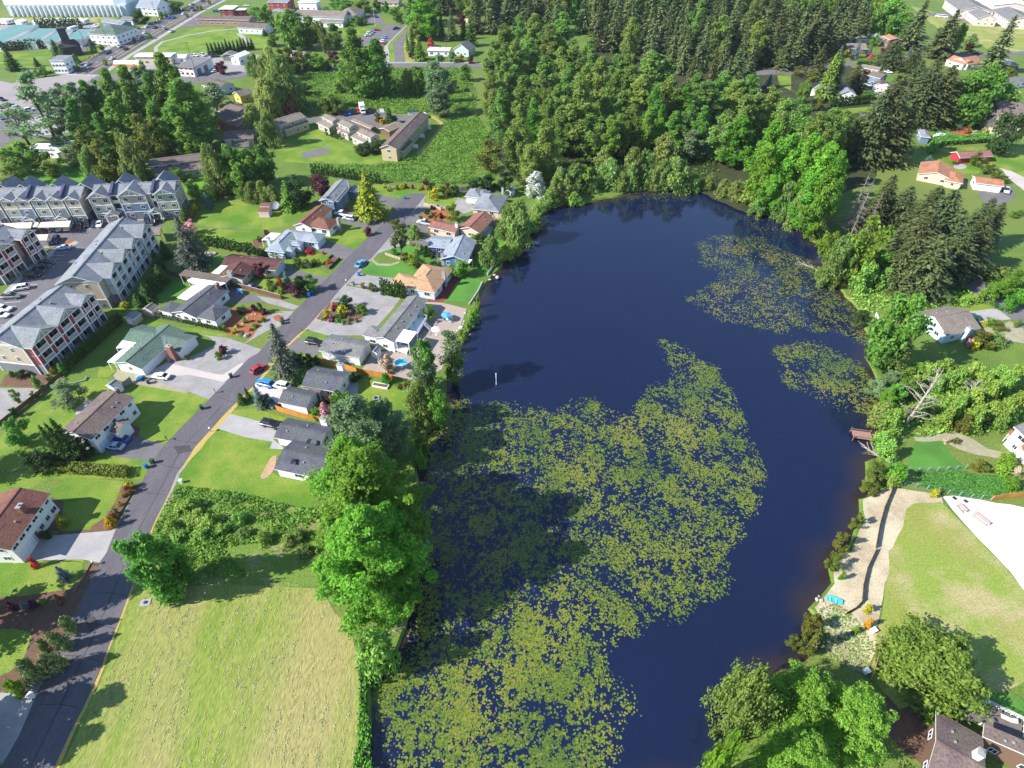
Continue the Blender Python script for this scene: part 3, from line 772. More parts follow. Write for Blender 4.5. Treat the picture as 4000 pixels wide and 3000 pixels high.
def roof_geo(x0,x1,y0,y1,zE,pit,typ,ax,hi='n'):
    """eave rectangle -> top vertices and top faces"""
    if typ in 'gh':
        sw=ax=='y'
        if sw:x0,x1,y0,y1=y0,y1,x0,x1
        yc=(y0+y1)/2;zR=zE+pit*(y1-y0)/2
        ins=min((y1-y0)/2,(x1-x0)/2-.05)if typ=='h' else 0
        V=[(x0,y0,zE),(x1,y0,zE),(x1,y1,zE),(x0,y1,zE),(x0+ins,yc,zR),(x1-ins,yc,zR)]
        F=[(0,1,5,4),(2,3,4,5)]
        if typ=='h':F+=[(1,2,5),(3,0,4)]
        per=[0,1,2,3]if typ=='h' else[0,1,5,2,3,4]
        if sw:
            V=[(b_,a,c)for a,b_,c in V];F=[f[::-1]for f in F];per=per[::-1]
        return V,F,per,zR
    dz=pit*((y1-y0)if hi in 'ns' else(x1-x0))
    zz={'n':(0,0,1,1),'s':(1,1,0,0),'e':(0,1,1,0),'w':(1,0,0,1)}[hi]
    V=[(x,y,zE+dz*k)for(x,y),k in zip(((x0,y0),(x1,y0),(x1,y1),(x0,y1)),zz)]
    return V,[(0,1,2,3)],[0,1,2,3],zE+dz
def roof_obj(parent,geo,mroof,mtrim,th=.2,cap=True,ax='x',typ='g'):
    V,F,per,zR=geo
    n=len(V)
    W=[(x,y,z-th)for x,y,z in V]
    faces=[list(f)for f in F]+[[i+n for i in f][::-1]for f in F]
    fm=[0]*len(F)+[1]*len(F)
    for i in range(len(per)):
        a,b=per[i],per[(i+1)%len(per)]
        faces.append([a,a+n,b+n,b]);fm.append(1)
    o=link('roof',mesh('roof',V+W,faces,[mroof,mtrim],fm),parent)
    return o
def house(name,label,cat,wings,wall,roof,h=2.7,trim=None,doors=(),chim=(),slabs=(),group=None,vents=True,winw=1.5,far=False,seed=0):
    rng=random.Random(seed+hash(name)%7+len(label))
    trim=trim or m_trim
    p0=wings[0]['p'];z0=wings[0].get('h',h)
    A,B=G(p0[0],z0),G(p0[1],z0)
    rz=math.atan2(B.y-A.y,B.x-A.x)
    root=empty(name,(A.x,A.y,0),rz,label,cat,group)
    rects=[]
    for wg in wings:
        he=wg.get('h',h);p=wg['p']
        q=[loc_in(root,G(c,he))for c in p if isinstance(c,tuple)]
        xs_,ys_=[v.x for v in q],[v.y for v in q]
        x0,x1,y0,y1=min(xs_),max(xs_),min(ys_),max(ys_)
        if len(q)==2:
            W=p[2]
            ym=(y0+y1)/2
            y0,y1=(ym,ym+W)if W>0 else(ym+W,ym)
        typ=wg.get('t','g');ax=wg.get('ax','x' if x1-x0>=y1-y0 else 'y');pit=wg.get('pit',.36);ov=wg.get('ov',.45);hi=wg.get('hi','n')
        mr=wg.get('roof',roof);mwall=wg.get('wall',wall)
        geo=roof_geo(x0,x1,y0,y1,he,pit,typ,ax,hi)
        ro=roof_obj(root,geo,mr,wg.get('trim',trim))
        zR=geo[3]
        a0,a1,c0,c1=x0+ov,x1-ov,y0+ov,y1-ov
        th=.215
        mb=MB()
        if typ=='g':
            zt=he+pit*ov-th
            if ax=='x':
                yc=(y0+y1)/2;pk=zR-th
                sec=[(c0,0),(c1,0),(c1,zt),(yc,pk),(c0,zt)]
                mb.add([(a0,y,z)for y,z in sec]+[(a1,y,z)for y,z in sec],[[4,3,2,1,0],[5,6,7,8,9]]+[[i,(i+1)%5,5+(i+1)%5,5+i]for i in range(5)])
            else:
                xc=(x0+x1)/2;pk=zR-th
                sec=[(a0,0),(a1,0),(a1,zt),(xc,pk),(a0,zt)]
                mb.add([(x,c0,z)for x,z in sec]+[(x,c1,z)for x,z in sec],[[0,1,2,3,4],[9,8,7,6,5]]+[[(i+1)%5,i,5+i,5+(i+1)%5]for i in range(5)])
        elif typ=='h':
            mb.box(a0,a1,c0,c1,0,he+pit*ov-th-.02)
        else:
            L=(y1-y0)if hi in 'ns' else(x1-x0)
            zl,zh=he+pit*ov-th,he+pit*(L-ov)-th
            zz={'n':(zl,zl,zh,zh),'s':(zh,zh,zl,zl),'e':(zl,zh,zh,zl),'w':(zh,zl,zl,zh)}[hi]
            cs=[(a0,c0),(a1,c0),(a1,c1),(a0,c1)]
            mb.add([(x,y,0)for x,y in cs]+[(x,y,z)for(x,y),z in zip(cs,zz)],[(3,2,1,0),(4,5,6,7),(0,1,5,4),(1,2,6,5),(2,3,7,6),(3,0,4,7)])
        mb.obj('wall',mwall,root)
        rects.append((a0,a1,c0,c1,he,zR,ro))
        nst=2 if he>4.4 else 1
        busy={}
        for d in doors:
            if d[0]==len(rects)-1:busy.setdefault(d[1],[]).append((d[2],d[3]))
        for sd in 'snew':
            L=(a1-a0)if sd in 'sn' else(c1-c0)
            k=wg.get('win',{}).get(sd,int(L/3.9))
            for i in range(k):
                tpos=(i+.5)/k
                for st in range(nst):
                    if st==0 and any(abs(tpos-b_[0])*L<b_[1]/2+winw/2+.2 for b_ in busy.get(sd,[])):continue
                    off=tpos*L
                    P={'s':(a0+off,c0,0),'n':(a1-off,c1,0),'e':(a1,c0+off,0),'w':(a0,c1-off,0)}[sd]
                    inside_other=any(r[0]+.05<P[0]<r[1]-.05 and r[2]+.05<P[1]<r[3]-.05 for r in rects[:-1])
                    if inside_other:continue
                    wd=winw*rng.choice((.75,1,1.25))
                    if wd>L/max(k,1)-.3:wd=max(.6,L/k-.4)
                    z=.95+2.65*st
                    add_window(root,(P[0],P[1],z),SIDE[sd],wd,min(1.2,he-z-.25),trim)
        if vents and zR-he>.4 and typ in 'gh' and not far:
            for i in range(max(1,int(max(x1-x0,y1-y0)/4))):
                tt=.2+.6*rng.random();s_=rng.choice((-1,1));fr=rng.uniform(.25,.6)
                if ax=='x':P=(x0+tt*(x1-x0),(y0+y1)/2+s_*fr*(y1-y0)/2,0)
                else:P=((x0+x1)/2+s_*fr*(x1-x0)/2,y0+tt*(y1-y0),0)
                hw=(y1-y0)/2 if ax=='x' else(x1-x0)/2
                if typ=='h' and(tt<.3 or tt>.7):continue
                box('roof_vent',ro,(P[0],P[1],zR-pit*fr*hw+.1),(.3,.3,.3),m_post)
        if not far and typ in 'gh':
            v4,v5=Vector(geo[0][4]),Vector(geo[0][5])
            L=(v5-v4).length
            if L>1:
                c=(v4+v5)/2
                b_=box('ridge_cap',ro,(c.x,c.y,c.z+.02),(L,.34,.07)if ax=='x' else(.34,L,.07),mr)
    for d in doors:
        i,sd,tpos,wd,ht,kind,m=d
        a0,a1,c0,c1=rects[i][:4]
        L=(a1-a0)if sd in 'sn' else(c1-c0)
        off=tpos*L
        P={'s':(a0+off,c0,0),'n':(a1-off,c1,0),'e':(a1,c0+off,0),'w':(a0,c1-off,0)}[sd]
        add_door(root,P,SIDE[sd],wd,ht,m,kind)
    for c in chim:
        pp,zt,m,full,sx=c
        q=loc_in(root,G(pp,zt))
        zb=0 if full else zt-2.2
        par=root if full else rects[0][6]
        ch=box('chimney',par,(q.x,q.y,(zt+zb)/2),(sx,sx*.7,zt-zb),m)
        b2=MB();b2.box(-sx/2-.06,sx/2+.06,-sx*.35-.06,sx*.35+.06,0,.12);b2.box(-.18,.18,-.15,.15,.12,.4)
        b2.obj('chimney_cap',m_post,par,(q.x,q.y,zt+.003))
    for sl in slabs:
        nm,pp,z,th,m,posts=sl[:6]
        slab(root,nm,pp,z,th,m,posts)
    return root
def slab(root,nm,pp,z,th,m,posts=0,mp=None,ribs=0):
    q=[loc_in(root,G(p,z))for p in pp]
    ar=sum(q[i].x*q[(i+1)%len(q)].y-q[(i+1)%len(q)].x*q[i].y for i in range(len(q)))
    if ar<0:q=q[::-1]
    b=MB();b.prism([(v.x,v.y)for v in q],z-th,z)
    o=b.obj(nm,m,root)
    if posts:
        c=sum(q,Vector())/len(q)
        for v in q:
            v2=v.lerp(c,.06)
            box('post',root,(v2.x,v2.y,(z-th)/2),(.14,.14,z-th-.01),mp or m_trim)
    return o
GD='garage_door'
# --- west side of the street, from the near end
house('brown_roofed_house','white two storey house under a red-brown roof nearest the left edge','house',
      [dict(p=[px('P',40,2150),px('S1',437,1165),10.0],h=5.0,pit=.36,win={'s':6,'e':2,'w':2})],w_white,r_red,doors=[(0,'s',.2,4.6,2.2,GD,m_trim),(0,'s',.42,1.0,2.1,'front_door',m_brick)],
      chim=[(px('S1',165,1275),7.3,m_brick,False,1.2)])
house('split_level_house','white split level house under a long brown-grey gable roof beside two parked cars','house',
      [dict(p=[px('S1',790,705),px('S1',1165,337),px('S1',505,640)],h=5.0,pit=.3,win={'s':5,'e':2,'w':2}),
       dict(p=[px('S1',950,640),px('S1',1060,520),-2.2],h=3.3,pit=.5,ax='y',win={'s':0,'n':0,'e':0,'w':0})],w_white,r_brown,
      doors=[(0,'s',.14,2.7,2.2,GD,w_pale),(0,'s',.33,2.7,2.2,GD,w_pale),(0,'s',.55,1.0,2.1,'front_door',m_wood)],chim=[(px('S1',1000,270),6.8,m_brick,False,1.0)])
house('green_roofed_house','white ranch house under a cross-gabled green roof with a brick chimney','house',
      [dict(p=[px('D',350,790),px('D',1335,1000),px('D',710,525)],pit=.33,win={'e':0}),dict(p=[px('D',685,1285),px('D',1390,630),px('D',190,1185)],ax='y',pit=.33,win={'s':1,'e':1})],
      w_white,r_green,doors=[(1,'e',.2,4.9,2.2,GD,m_trim),(1,'e',.42,.9,2.1,'side_door',m_trim)],chim=[(px('D',1140,893),4.6,m_brick,True,1.5)],
      slabs=[('patio_cover',[px('D',345,792),px('D',585,832),px('D',480,925),px('D',232,928)],2.75,.12,r_steel,1),('patio_cover',[px('D',480,925),px('D',340,945),px('D',78,1165),px('D',195,1182)],2.7,.12,r_steel,1)])
house('dark_roofed_house','white ranch house under a charcoal roof with a large white flat patio cover','house',
      [dict(p=[px('E',750,1285),px('E',1310,820),px('E',300,1196)],pit=.33,win={'w':3}),dict(p=[px('E',745,1282),px('E',1070,1350),px('E',1035,1045)],t='h',ax='y',pit=.4,win={'w':1}),
       dict(p=[px('E',165,1178),px('E',300,1200),px('E',285,1000)],t='h',pit=.2)],w_white,r_dark,chim=[(px('E',1085,700),5.0,m_brick,False,1.2)],
      slabs=[('patio_cover',[px('E',400,942),px('E',575,982),px('E',950,716),px('E',780,690),px('E',660,740)],3.05,.12,r_steel,0),('patio_cover',[px('E',575,640),px('E',660,595),px('E',1255,685),px('E',1120,748),px('E',660,690)],2.9,.12,r_steel,1)])
cp_=empty('carport',G(px('E',900,640)),0,'long flat brown carport roof between the charcoal roof and the maroon roof','carport')
slab(cp_,'carport_roof',[px('E',545,452),px('E',432,548),px('E',1258,678),px('E',1380,582)],3.1,.25,r_brown,1)
house('maroon_roofed_house','low house under a maroon T-shaped roof with a white stone chimney behind the carport','house',
      [dict(p=[px('P',905,992),px('P',1115,1012),px('P',1069,1056)],pit=.3,wall=w_cream,win={'e':0}),dict(p=[px('E',1140,535),px('E',1530,638),px('E',1700,395)],ax='y',pit=.3)],w_cream,r_maroon,
      doors=[(0,'e',.45,4.8,2.2,GD,w_pale)],chim=[(px('E',1310,495),4.9,m_conc,False,1.4)],slabs=[('patio_cover',[px('E',1000,512),px('E',1125,530),px('E',1330,357),px('E',1205,346)],2.65,.12,r_steel,1)])
house('hip_roofed_house','pale blue house under a blue-grey hip roof of several wings with a white patio cover','house',
      [dict(p=[px('F',545,950),px('F',1215,1030),px('F',1045,1185)],t='h',pit=.42,win={'e':0}),dict(p=[px('F',155,1312),px('F',485,1362),px('F',520,960)],t='h',pit=.42),dict(p=[px('F',560,1130),px('F',745,1240),px('F',840,1160)],t='h',pit=.42),
       dict(p=[px('F',500,1300),px('F',600,1330),px('F',690,1262)],t='h',pit=.4)],w_pale,r_blue,
      doors=[(0,'e',.5,4.8,2.2,GD,w_pale)],chim=[(px('F',205,1105),3.8,w_pale,True,1.1)],slabs=[('patio_cover',[px('F',92,1140),px('F',255,1010),px('F',430,1022),px('F',300,1140)],2.6,.12,r_steel,1)])
house('red_brown_roofed_house','white house under a red-brown L-shaped roof beside a row of parked trucks','house',
      [dict(p=[px('F',640,885),px('F',1025,560),px('F',1325,605)],pit=.42),dict(p=[px('F',860,905),px('F',1275,962),px('F',1460,790)],t='h',pit=.46)],w_white,r_red,chim=[(px('F',1415,765),4.6,m_conc,True,1.2)],
      doors=[(0,'s',.75,4.6,2.2,GD,m_trim)])
house('slate_blue_house','two storey slate blue house with white trim shaded by the bright yellow-green conifer','house',
      [dict(p=[px('F',1100,462),px('F',1345,482),px('F',1390,118)],h=4.9,ax='y',pit=.36,win={'s':2}),dict(p=[px('F',1345,470),px('F',1540,330),px('F',1610,250)],h=4.6,pit=.4),dict(p=[px('F',1560,300),px('F',1720,320),px('F',1760,220)],h=2.9,pit=.3)],w_slateb,r_slate,
      chim=[(px('F',1198,385),6.2,w_slateb,True,1.3),(px('F',1590,140),7.2,m_conc,False,.6)],slabs=[('porch_floor',[px('F',1330,590),px('F',1410,590),px('F',1490,520),px('F',1400,510)],.6,.5,m_trim,0)])
# --- east side of the street, from the far end
house('charcoal_hip_house','cream house under two charcoal hip roofs at the far end of the lakeside row','house',
      [dict(p=[px('Gt',865,292),px('Gt',1115,322),px('Gt',1235,160)],t='h',ax='y',pit=.42),dict(p=[px('Gt',800,166),px('Gt',962,188),px('Gt',885,86)],t='h',pit=.42),dict(p=[px('Gt',940,105),px('Gt',1060,115),px('Gt',960,170)],t='h',pit=.4)],w_cream,r_slate,
      doors=[(1,'s',.5,4.6,2.2,GD,m_trim)])
house('garden_house','small white garden house with a stone chimney beside the white flowering tree','shed',[dict(p=[px('Gt',1195,118),px('Gt',1262,132),px('Gt',1242,74)],ax='y',pit=.5)],w_white,r_slate,h=2.4,chim=[(px('Gt',1177,88),3.6,m_conc,True,.8)])
house('pink_roofed_house','cream house under a rusty pink roof with an arched front window and a tall chimney','house',
      [dict(p=[px('Gt',740,490),px('Gt',945,536),px('Gt',1035,362)],ax='y',pit=.36,h=3.0),dict(p=[px('Gt',490,486),px('Gt',735,506),px('Gt',518,402)],ax='x',pit=.36,h=2.7)],siding('peach_siding',(.62,.46,.37)),shingle('rusty_pink_shingle',(.27,.12,.10)),
      chim=[(px('Gt',720,435),5.0,w_pink,True,1.0)],slabs=[('deck',[px('Gt',1000,500),px('Gt',1080,480),px('Gt',1050,570),px('Gt',990,560)],.8,.2,m_conc,1)])
house('royal_blue_house','deep blue lakeside house under a blue-grey L-shaped roof with a white porch cover','house',
      [dict(p=[px('Gt',555,792),px('Gt',770,812),px('Gt',920,606)],ax='y',pit=.36,h=2.9),dict(p=[px('Gt',460,662),px('Gt',640,686),px('Gt',490,556)],ax='x',pit=.3,h=2.7)],w_blue,r_blue,
      chim=[(px('Gt',577,745),4.2,m_conc,True,.9)],slabs=[('porch_cover',[px('Gt',792,790),px('Gt',876,795),px('Gt',838,842),px('Gt',812,835)],2.8,.12,r_steel,1),('deck',[px('Gt',850,720),px('Gt',930,630),px('Gt',970,660),px('Gt',900,760)],.5,.15,m_wood,0)])
house('tan_roofed_house','lakeside house under a sandy orange hip roof with a grey chimney and red patio','house',
      [dict(p=[px('R6',1150,910),px('R6',1545,987),px('R6',1235,808)],t='h',pit=.4),dict(p=[px('R6',1545,985),px('R6',1690,775),px('R6',1430,745)],t='h',ax='y',pit=.4)],w_pale,r_tan,chim=[(px('R6',1622,805),4.9,m_conc,True,1.1)],
      doors=[(1,'e',.5,1.6,2.1,'patio_door',m_glass)])
hl=house('long_grey_roofed_house','long white house under a grey gable roof with a raised white deck facing the lake','house',
      [dict(p=[px('R6',1205,1398),px('R6',1480,1045),px('R6',1010,1372)],pit=.33,h=3.7,win={'s':6}),dict(p=[px('R6',935,1352),px('R6',1085,1372),px('R6',992,1258)],t='h',pit=.33,h=3.2)],w_white,r_grey,
      slabs=[('patio_cover',[px('R6',1205,1395),px('R6',1277,1295),px('R6',1392,1320),px('R6',1318,1418)],4.1,.14,r_steel,1),('deck',[px('R6',1320,1290),px('R6',1395,1185),px('R6',1482,1200),px('R6',1395,1335)],1.5,.2,m_trim,1),
             ('deck',[px('R6',1190,1465),px('R6',1215,1430),px('R6',1330,1440),px('R6',1300,1505)],1.0,.2,m_trim,1)])
q=[loc_in(hl,G(p,1.5))for p in(px('R6',1395,1335),px('R6',1482,1200),px('R6',1395,1185))]
for a,b in zip(q[:-1],q[1:]):
    d=b-a;n=int(d.length/.5);an=math.atan2(d.y,d.x)
    rl=box('deck_railing',hl,((a.x+b.x)/2,(a.y+b.y)/2,2.45),(d.length,.07,.07),m_trim,an)
    for i in range(n+1):
        c=a.lerp(b,i/n);box('baluster',hl,(c.x,c.y,1.96),(.05,.05,.9),m_trim)
st0,st1=loc_in(hl,G(px('R6',1455,1245),1.5)),loc_in(hl,G(px('R6',1510,1295),0))
for i in range(7):
    c=st0.lerp(st1,(i+.5)/7)
    box('stair_tread',hl,(c.x,c.y,1.4-i*.2),(.3,1.3,.06),m_trim,math.atan2(st1.y-st0.y,st1.x-st0.x))
house('grey_garage','white detached garage under a grey roof striped by tree shadow','garage',[dict(p=[px('R6',540,1482),px('R6',893,1546),px('R6',985,1395)],pit=.33,h=3.0,win={'s':0,'e':0})],w_white,r_grey,doors=[(0,'w',.5,4.8,2.3,GD,m_trim)])
house('shake_roofed_house','white house under a dark grey roof with a broad white chimney by orange fence','house',
      [dict(p=[px('Ht',445,526),px('Ht',800,586),px('Ht',945,390)],pit=.4,h=2.8,ax='x',win={'s':2})],w_white,r_dark,chim=[(px('Ht',832,312),4.6,m_trim,True,1.5)])
house('small_garage','small white garage under a dark grey roof behind two blue and white cars','garage',[dict(p=[px('Ht',215,690),px('Ht',500,746),px('Ht',615,582)],pit=.4,h=2.6,ax='x',win={'s':0,'e':0})],w_white,r_dark,doors=[(0,'w',.5,4.6,2.2,GD,m_trim)],
      slabs=[('breezeway_roof',[px('Ht',462,540),px('Ht',492,510),px('Ht',682,546),px('Ht',626,592)],2.75,.15,r_brown,1)])
house('skylight_house','white house under a dark slate roof with two skylights next to the tall trees','house',
      [dict(p=[px('S2',155,685),px('S2',560,762),px('S2',285,515)],pit=.36,h=2.7,ax='x',win={'s':0}),dict(p=[px('S2',153,955),px('S2',545,1035),px('S2',330,700)],pit=.33,h=2.8,ax='x',win={'s':1})],w_white,r_dark,vents=True,
      chim=[(px('S2',583,515),4.8,m_trim,True,1.5)],doors=[(0,'w',.5,4.8,2.2,GD,m_trim)])
for sk,zz in(((320,888),4.1),((455,715),4.2)):
    P=G(px('S2',*sk),zz);hh=[o for o in bpy.data.objects if o.name.startswith('skylight_house')][0]
    box('skylight',hh,loc_in(hh,P),(.75,1.3,.16),m_glass)
# sheds
def shed(label,p,wall,roof,h=2.1,ax='x',name='garden_shed',doors=()):
    return house(name,label,'shed',[dict(p=p,h=h,pit=.5,ov=.15,ax=ax,win={k:0 for k in 'snew'})],wall,roof,vents=False,doors=doors)
shed('white shed with a grey gambrel roof and skylight behind the split level house',[px('S1',908,232),px('S1',990,262),px('S1',1052,215)],w_white,r_slate,ax='y')
shed('taupe roofed white shed, larger of the pair beside the conifer row',[px('D',670,262),px('D',850,300),px('D',955,195)],w_taupe,r_taupe,ax='y')
shed('white shed with double doors and a blue-grey roof, smaller of the pair by the conifers',[px('D',355,400),px('D',520,440),px('D',640,320)],w_taupe,r_slate,ax='y',doors=((0,'s',.5,1.6,1.8,'double_door',w_white),))
shed('pale pink shed with a brown roof beside the satellite dish, nearer of two',[px('F',25,655),px('F',215,660),px('F',245,585)],w_pink,r_red)
shed('pale pink shed with a brown roof beside the satellite dish, farther of two',[px('F',65,560),px('F',240,565),px('F',265,495)],w_pink,r_red)
shed('small white shed with a blue-grey roof behind the detached garage',[px('R6',985,1490),px('R6',1035,1505),px('R6',1083,1465)],w_white,r_slate,ax='y')
shed('dark grey shed between the pink rhododendron and the big trees',[px('S2',645,500),px('S2',715,520),px('S2',750,460)],w_sage,r_dark)
# --- north-east and east
house('scrub_side_house','pale blue house under a taupe gable roof half hidden behind a tall cottonwood','house',
      [dict(p=[px('R8',1270,1150),px('R8',1545,1355),11.5],h=3.0,pit=.4)],w_pale,r_taupe,chim=[(px('R8',1745,1285),4.3,w_pale,True,1.2)])
shed('white shed with a grey roof in the brambles above the lake',[px('R8',1075,1068),px('R8',1140,1085),px('R8',1195,1050)],w_white,r_grey,ax='y')
house('tan_hip_house','cream house under a sandy terracotta roof beside a dark fir','house',[dict(p=[px('R4',1295,1500),px('R4',1600,1560),px('R4',1465,1425)],t='g',pit=.3),dict(p=[px('R4',1520,1555),px('R4',1690,1555),px('R4',1600,1480)],t='h',pit=.3)],w_cream,r_terra)
house('long_garage','long white garage with a terracotta roof beside a grey drive','garage',[dict(p=[px('R4',1795,1580),px('R4',2045,1612),px('R4',1790,1520)],pit=.25,h=2.8)],w_white,r_terra,doors=[(0,'s',.3,4.6,2.2,GD,m_trim),(0,'s',.7,4.6,2.2,GD,m_trim)])
bn=house('red_barn','long low red barn with white trim and a rusty ribbed roof','barn',[dict(p=[px('R4',1660,1365),px('R4',1950,1350),px('R4',1640,1312)],pit=.45,h=2.6,win={'s':0,'w':0})],w_barn,shingle('rusty_metal',(.30,.12,.13)),doors=[(0,'w',.5,2.2,2.2,'barn_door',w_barn)])
house('gabled_villa','tall white house with steep brown gables behind a garden bed','house',[dict(p=[px('R4',1960,1040),px('R4',2140,1060),px('R4',2160,980)],h=5,pit=.9,ax='x'),dict(p=[px('R4',1880,1010),px('R4',1960,1050),px('R4',2000,955)],h=5,pit=1.0,ax='y'),dict(p=[px('R4',1950,1060),px('R4',2030,1075),px('R4',2050,1000)],h=4.6,pit=1.1,ax='y')],w_cream,r_brown)
def far_house(label,t,a,b,c,wall,roof,h=2.8,pit=.4,typ='g',ax=None,**k):
    d=dict(p=[px(t,*a),px(t,*b),px(t,*c)],h=h,pit=pit,t=typ)
    if ax:d['ax']=ax
    return house(k.pop('name','house'),label,k.pop('cat','house'),[d]+[dict(dict(h=h,pit=pit),**e)for e in k.pop('more',[])],wall,roof,far=True,**k)
far_house('white house with a pale grey roof left of the arborvitae hedge','R4',(370,775),(420,785),(475,710),w_white,r_blue)
far_house('white house with a dark blue roof behind the arborvitae hedge','R4',(610,815),(770,825),(630,760),w_white,r_slate,pit=.5,h=3.4)
far_house('blue gabled house with a brown roof and white garage behind parked cars','R4',(860,650),(940,670),(1040,655),w_slateb,r_brown,h=4.5,ax='x')
far_house('white garage with a brown roof in front of the blue gabled house','R4',(900,735),(960,745),(1040,715),w_white,r_brown,h=2.8)
far_house('white house with a pale metal roof touching the large fir','R4',(1030,770),(1075,790),(1115,720),w_white,r_grey)
far_house('low house with a taupe roof beside the clipped hedge on the street','R4',(810,585),(960,610),(820,562),w_cream,r_taupe)
far_house('tan roofed pale house under the firs, right of the wood','R4',(775,340),(890,340),(800,305),w_cream,r_taupe,typ='h')
far_house('dark roofed house under the firs, leftmost of its row','R4',(670,335),(745,335),(690,305),w_grey,r_slate,typ='h')
far_house('blue grey roofed house between firs and a terracotta roofed house','R4',(930,330),(1015,330),(945,295),w_grey,r_blue,typ='h')
far_house('two storey house with a terracotta roof and balcony under the firs','R4',(1050,345),(1165,345),(1060,310),w_brown,r_terra,h=5,pit=.25)
far_house('brown roofed house behind the silver spruces','R4',(690,420),(860,425),(700,385),w_brown,r_taupe)
far_house('white house with a pale terracotta roof near the leaning utility pole','R4',(1620,540),(1690,560),(1640,500),w_white,r_terra,more=[dict(p=[px('R4',1690,550),px('R4',1800,550),px('R4',1700,495)])])
far_house('dark blue roofed house at the right edge below the firs','R4',(2030,560),(2180,565),(2040,520),w_brown,r_slate,typ='h')
far_house('grey roofed house at the right edge behind the firs','R4',(2060,740),(2250,700),(2000,690),w_white,r_grey)
far_house('house roof in grey patches amid the lower firs','R4',(950,1010),(1100,1030),(980,970),w_white,r_grey)
far_house('low house with a blue roof and white boat beside it','R4',(1320,1180),(1410,1190),(1340,1120),w_slateb,r_slate,typ='h')
far_house('cream bungalow beyond the wood at its left edge','R3',(2030,770),(2160,780),(2060,735),w_white,r_terra)
far_house('house with a pale roof glimpsed between the poplars and the firs','R3',(760,355),(810,360),(770,325),w_cream,r_terra)
far_house('white house partly hidden behind poplars at the north-east shore','R3',(1990,840),(2150,850),(2010,780),w_white,r_slate)
sc=house('school','large school with grey roofs and pale walls in the top right corner','school',[dict(p=[px('R4',1650,90),px('R4',1960,105),px('R4',1760,10)],h=5,pit=.25),dict(p=[px('R4',1960,105),px('R4',2350,190),px('R4',2100,60)],h=5,pit=.25),
      dict(p=[px('R4',1790,150),px('R4',1890,165),px('R4',1900,110)],h=4.5,pit=.4,ax='y'),dict(p=[px('R4',1880,0),px('R4',2300,60),px('R4',1960,-60)],h=8,pit=.15,roof=r_steel)],siding('pale_brick',(.62,.52,.47)),r_grey,far=True)
# --- north side
house('community_building','long low building with a brown-grey roof and white band above a car park','school',[dict(p=[px('R2',385,140),px('R2',760,150),px('R2',400,95)],h=4.2,pit=.3),dict(p=[px('R2',720,110),px('R2',870,130),px('R2',790,78)],h=4.2,pit=.4,t='h'),dict(p=[px('R2',560,185),px('R2',750,195),px('R2',570,165)],h=3.2,pit=.2)],w_white,r_taupe,far=True)
far_house('white low building with a white roof beside the cross street','R2',(1495,435),(1670,440),(1500,405),w_white,r_steel,h=3.2,pit=.1)
far_house('pale green shed with an arched grey roof near the cross street','R2',(1760,430),(1838,440),(1770,390),siding('mint_siding',(.42,.55,.50)),r_grey,h=3.6,pit=.6,ax='y',cat='shed',name='barn_shed')
far_house('white flat roofed block at the top edge beyond the park','R2',(390,20),(520,25),(395,0),w_white,r_steel,h=8,pit=.05)
far_house('grey roofed low building left of the white block at the top edge','R2',(170,95),(300,100),(180,75),w_grey,r_slate,h=3.5,pit=.2)
far_house('red sided building at the top edge left of the white block','R2',(150,20),(270,25),(160,-10),w_red,r_slate,h=6,pit=.2)
far_house('terracotta roofed house behind the plum tree','R2',(1835,165),(1895,190),(1850,140),w_cream,r_terra)
far_house('pink roofed house at the top edge behind dark trees','R2',(1080,20),(1230,25),(1090,-5),w_cream,r_taupe)
far_house('low pale roofed house between the olive trees and the cross street','R2',(300,460),(420,470),(310,438),w_cream,r_grey)
CT=siding('tan_condo_siding',(.50,.40,.24))
NO={k:0 for k in 'snew'}
def condo(label,segs,low,wall,roof,chim=()):
    ws=[dict(p=[px(*a),px(*b),px(*c)],t='s',hi=hi,h=h,pit=.28,**k)for a,b,c,hi,h,k in segs]
    return house('condominium',label,'condominium',ws,wall,roof,far=False,vents=False,group='stepped shed roof condominiums',winw=1.3)
R2='R2'
c4=house('condominium','longest stepped condominium row, its tan gable end facing the brambles','condominium',
      [dict(p=[px(R2,1080,1262),px(R2,1360,985),px(R2,1215,1290)],h=5.4,pit=.4,ax='x'),dict(p=[px(R2,1245,1308),px(R2,1360,1220),px(R2,1180,1260)],h=3.0,pit=.3,ax='x'),
       dict(p=[px(R2,1325,1205),px(R2,1420,1125),px(R2,1260,1170)],h=3.0,pit=.3,ax='x'),dict(p=[px(R2,1400,1120),px(R2,1480,1055),px(R2,1340,1080)],h=3.0,pit=.3,ax='x')],CT,r_brown,winw=1.2)
for i,(a,b)in enumerate((((1310,1330),(1400,1240)),((1365,1240),(1460,1150)),((1430,1150),(1510,1090)))):
    box('privacy_wall',c4,loc_in(c4,G(px(R2,(a[0]+b[0])/2+20,(a[1]+b[1])/2-5)))+Vector((0,0,.85)),(.15,2.8,1.7),w_white)
house('condominium','middle condominium of three stepped taupe units facing the sports lawn','condominium',
      [dict(p=[px(R2,560,1010),px(R2,650,1050),px(R2,735,1030)],h=5.2,pit=.35),dict(p=[px(R2,520,1060),px(R2,640,1105),px(R2,690,1060)],h=3.0,pit=.3),dict(p=[px(R2,715,1060),px(R2,800,1110),px(R2,890,1080)],h=5.2,pit=.35),
       dict(p=[px(R2,680,1110),px(R2,790,1160),px(R2,850,1110)],h=3.0,pit=.3),dict(p=[px(R2,870,1140),px(R2,980,1190),px(R2,1075,1165)],h=5.2,pit=.35),dict(p=[px(R2,815,1180),px(R2,940,1230),px(R2,1000,1180)],h=3.0,pit=.3)],w_taupe,r_taupe,winw=1.2)
